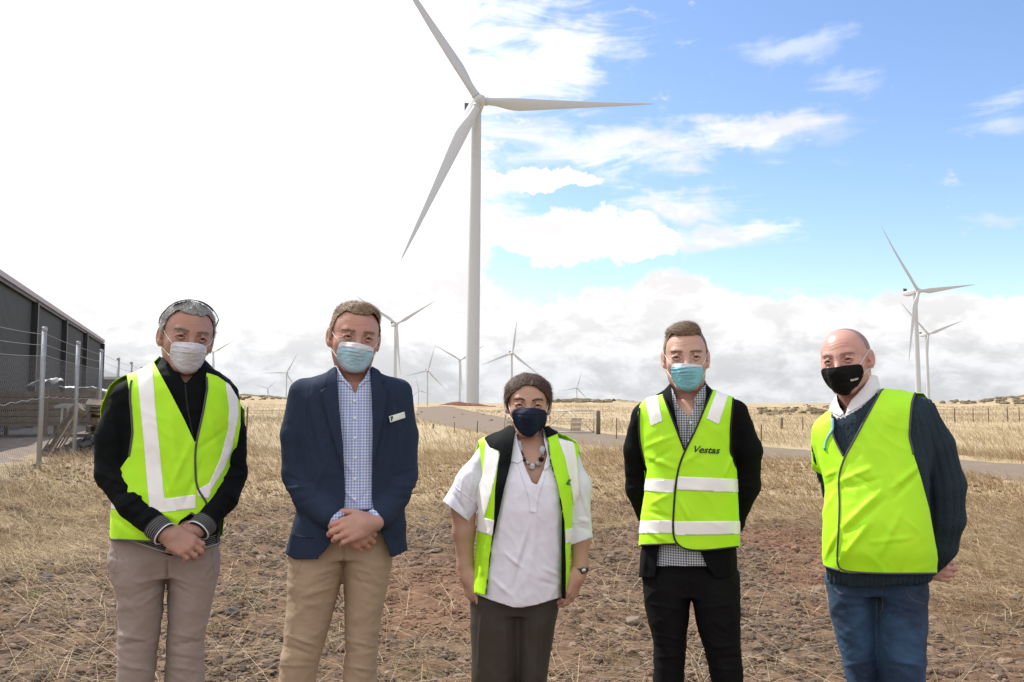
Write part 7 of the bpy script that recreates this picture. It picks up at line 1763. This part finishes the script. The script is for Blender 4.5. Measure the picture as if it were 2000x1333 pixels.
    A, AT = clip_front(pr, V, T, front, back, .0); vo = pr.add('plain_hivis_vest', A, AT, M_HIVIS, thick=.0022); vb = pr.bvh(A, AT)
    pr.piping('binding', vb, [[(1725, 756), (1692, 815), (1668, 860), (1649, 893), (1638, 928), (1638, 955), (1640, 985), (1637, 1050), (1634, 1100), (1642, 1115), (1680, 1119), (1740, 1121), (1828, 1120)], [(1625, 806), (1626, 852), (1647, 891)], [(1788, 765), (1780, 790), (1776, 852), (1785, 888)], [(1606, 1105), (1640, 1115)]], .0034, M_PIPING, vo)
    # hand seen beyond the hip
    W = pr.P(1790, 1108, .175); bd.sdf(hand(W, pr.P(1850, 1116, .165) - W, (.15, -1, .1), -1, (.6, 1.1, .8), 1.0, .02), .0026, .01, .0005)
    W = pr.P(1812, 1106, .18); bd.sdf(hand(W, pr.P(1770, 1120, .19) - W, (0, 1, 0), -1, (.3, .5, .4), 1.0), .003, .01)
    bd.sdf([pr.loft([(800, 1645, 1730, .06, .01), (830, 1640, 1780, .09, 0), (900, 1640, 1780, .10, 0), (1095, 1650, 1780, .10, 0), (1115, 1660, 1770, .06, 0)])], .012)
    bd.build(M_SKIN5); hd.eyes(); hd.brows(H_STUB, w=.0020, thick=.6, arch=.004, n=160)
    hd.mask([(1602, 721), (1618, 718.5), (1637, 717), (1648, 714), (1664, 713), (1681, 711), (1685, 717), (1688, 730), (1683, 742), (1679, 749), (1669.5, 763), (1660, 771), (1650, 774), (1634, 770), (1617, 756), (1606, 738)], M_MASKK, puff=.0075,
            loops=((-1, (1604, 723), (1606, 735)), (1, (1680, 713), (1684, 733))))
    pr.text('lettering', hd.maskbvh, 'Vestas', 1668.5, 741, 16, -18, M_TXTW, hd.mask_o, .3, .025, .0012, 1.05)
    hd.cap(H_STUB, [-.055, -.045, .018, .030, .030, .2, .2, .2, .2, .2], .0015, temple=.0, noise=.0004, nsc=200, edge=.002)
    # pale blue spectacle cord clipped at the collar
    p = pr.drape(vb, [(1650, 812), (1634, 832), (1618, 850), (1612, 864), (1611, 876)], .004); 
    R = tag(empty('blue_strap', tuple(pr.O + p[0][0] * pr.ex + p[0][1] * pr.ey + np.array([0, 0, p[0][2]])), (0, 0, -pr.az)), 'pale blue strap hanging from the white collar of the bald man', 'strap')
    q0 = p[0]; MB().tube(p - q0, np.interp(np.arange(len(p)), [0, len(p) - 1], [.0045, .0028]), 8).build('ribbon', material('pale_blue_ribbon', (.28, .62, .85), .5), R, True)
    MB().tube([p[-1] - q0 + [0, 0, .004], p[-1] - q0, p[-1] - q0 - [0, 0, .008]], [.004, .0055, .003], 10).build('end_tip', material('teal_tip', (.05, .45, .35), .5), R, True)
    trousers(pr, [(1095, 1622, 1808, .115), (1130, 1613, 1811, .12), (1155, 1620, 1806, .105)],
             [(1130, 1613, 1712, .115), (1180, 1618, 1713, .118), (1219, 1627, 1715, .112), (1305, 1647, 1718, .10), (1333, 1653, 1718, .095), (1450, 1670, 1724, .078), (1600, 1678, 1730, .066)],
             [(1130, 1706, 1812, .115, 0), (1180, 1712, 1812, .120, -.01), (1260, 1714, 1811, .112, -.03), (1333, 1719, 1807, .105, -.04), (1450, 1726, 1798, .085, -.03), (1600, 1732, 1794, .068, -.02)], M_DENIM,
             fs=[(1716, 1160, 1780, 1175, 7, .008), (1716, 1178, 1790, 1200, 7, -.006), (1722, 1195, 1775, 1190, 6, .007), (1700, 1165, 1640, 1160, 7, .006), (1700, 1185, 1640, 1190, 7, -.005), (1635, 1150, 1660, 1200, 6, .004), (1650, 1300, 1710, 1290, 6, .005), (1725, 1290, 1800, 1300, 7, .004)], seams=[[(1712, 1150), (1713, 1215)], [(1722, 1150), (1726, 1185), (1716, 1205)], [(1630, 1150), (1645, 1165), (1650, 1152)], [(1768, 1150), (1780, 1172), (1806, 1180)]], seam_mat=material('jeans_stitch', (.16, .10, .05), .8))
    shoes(pr, [(pr.P(1704, 1600)[0], .02, -14), (pr.P(1764, 1600)[0], -.01, 12)], M_SHOE, M_SOLE)
person5()
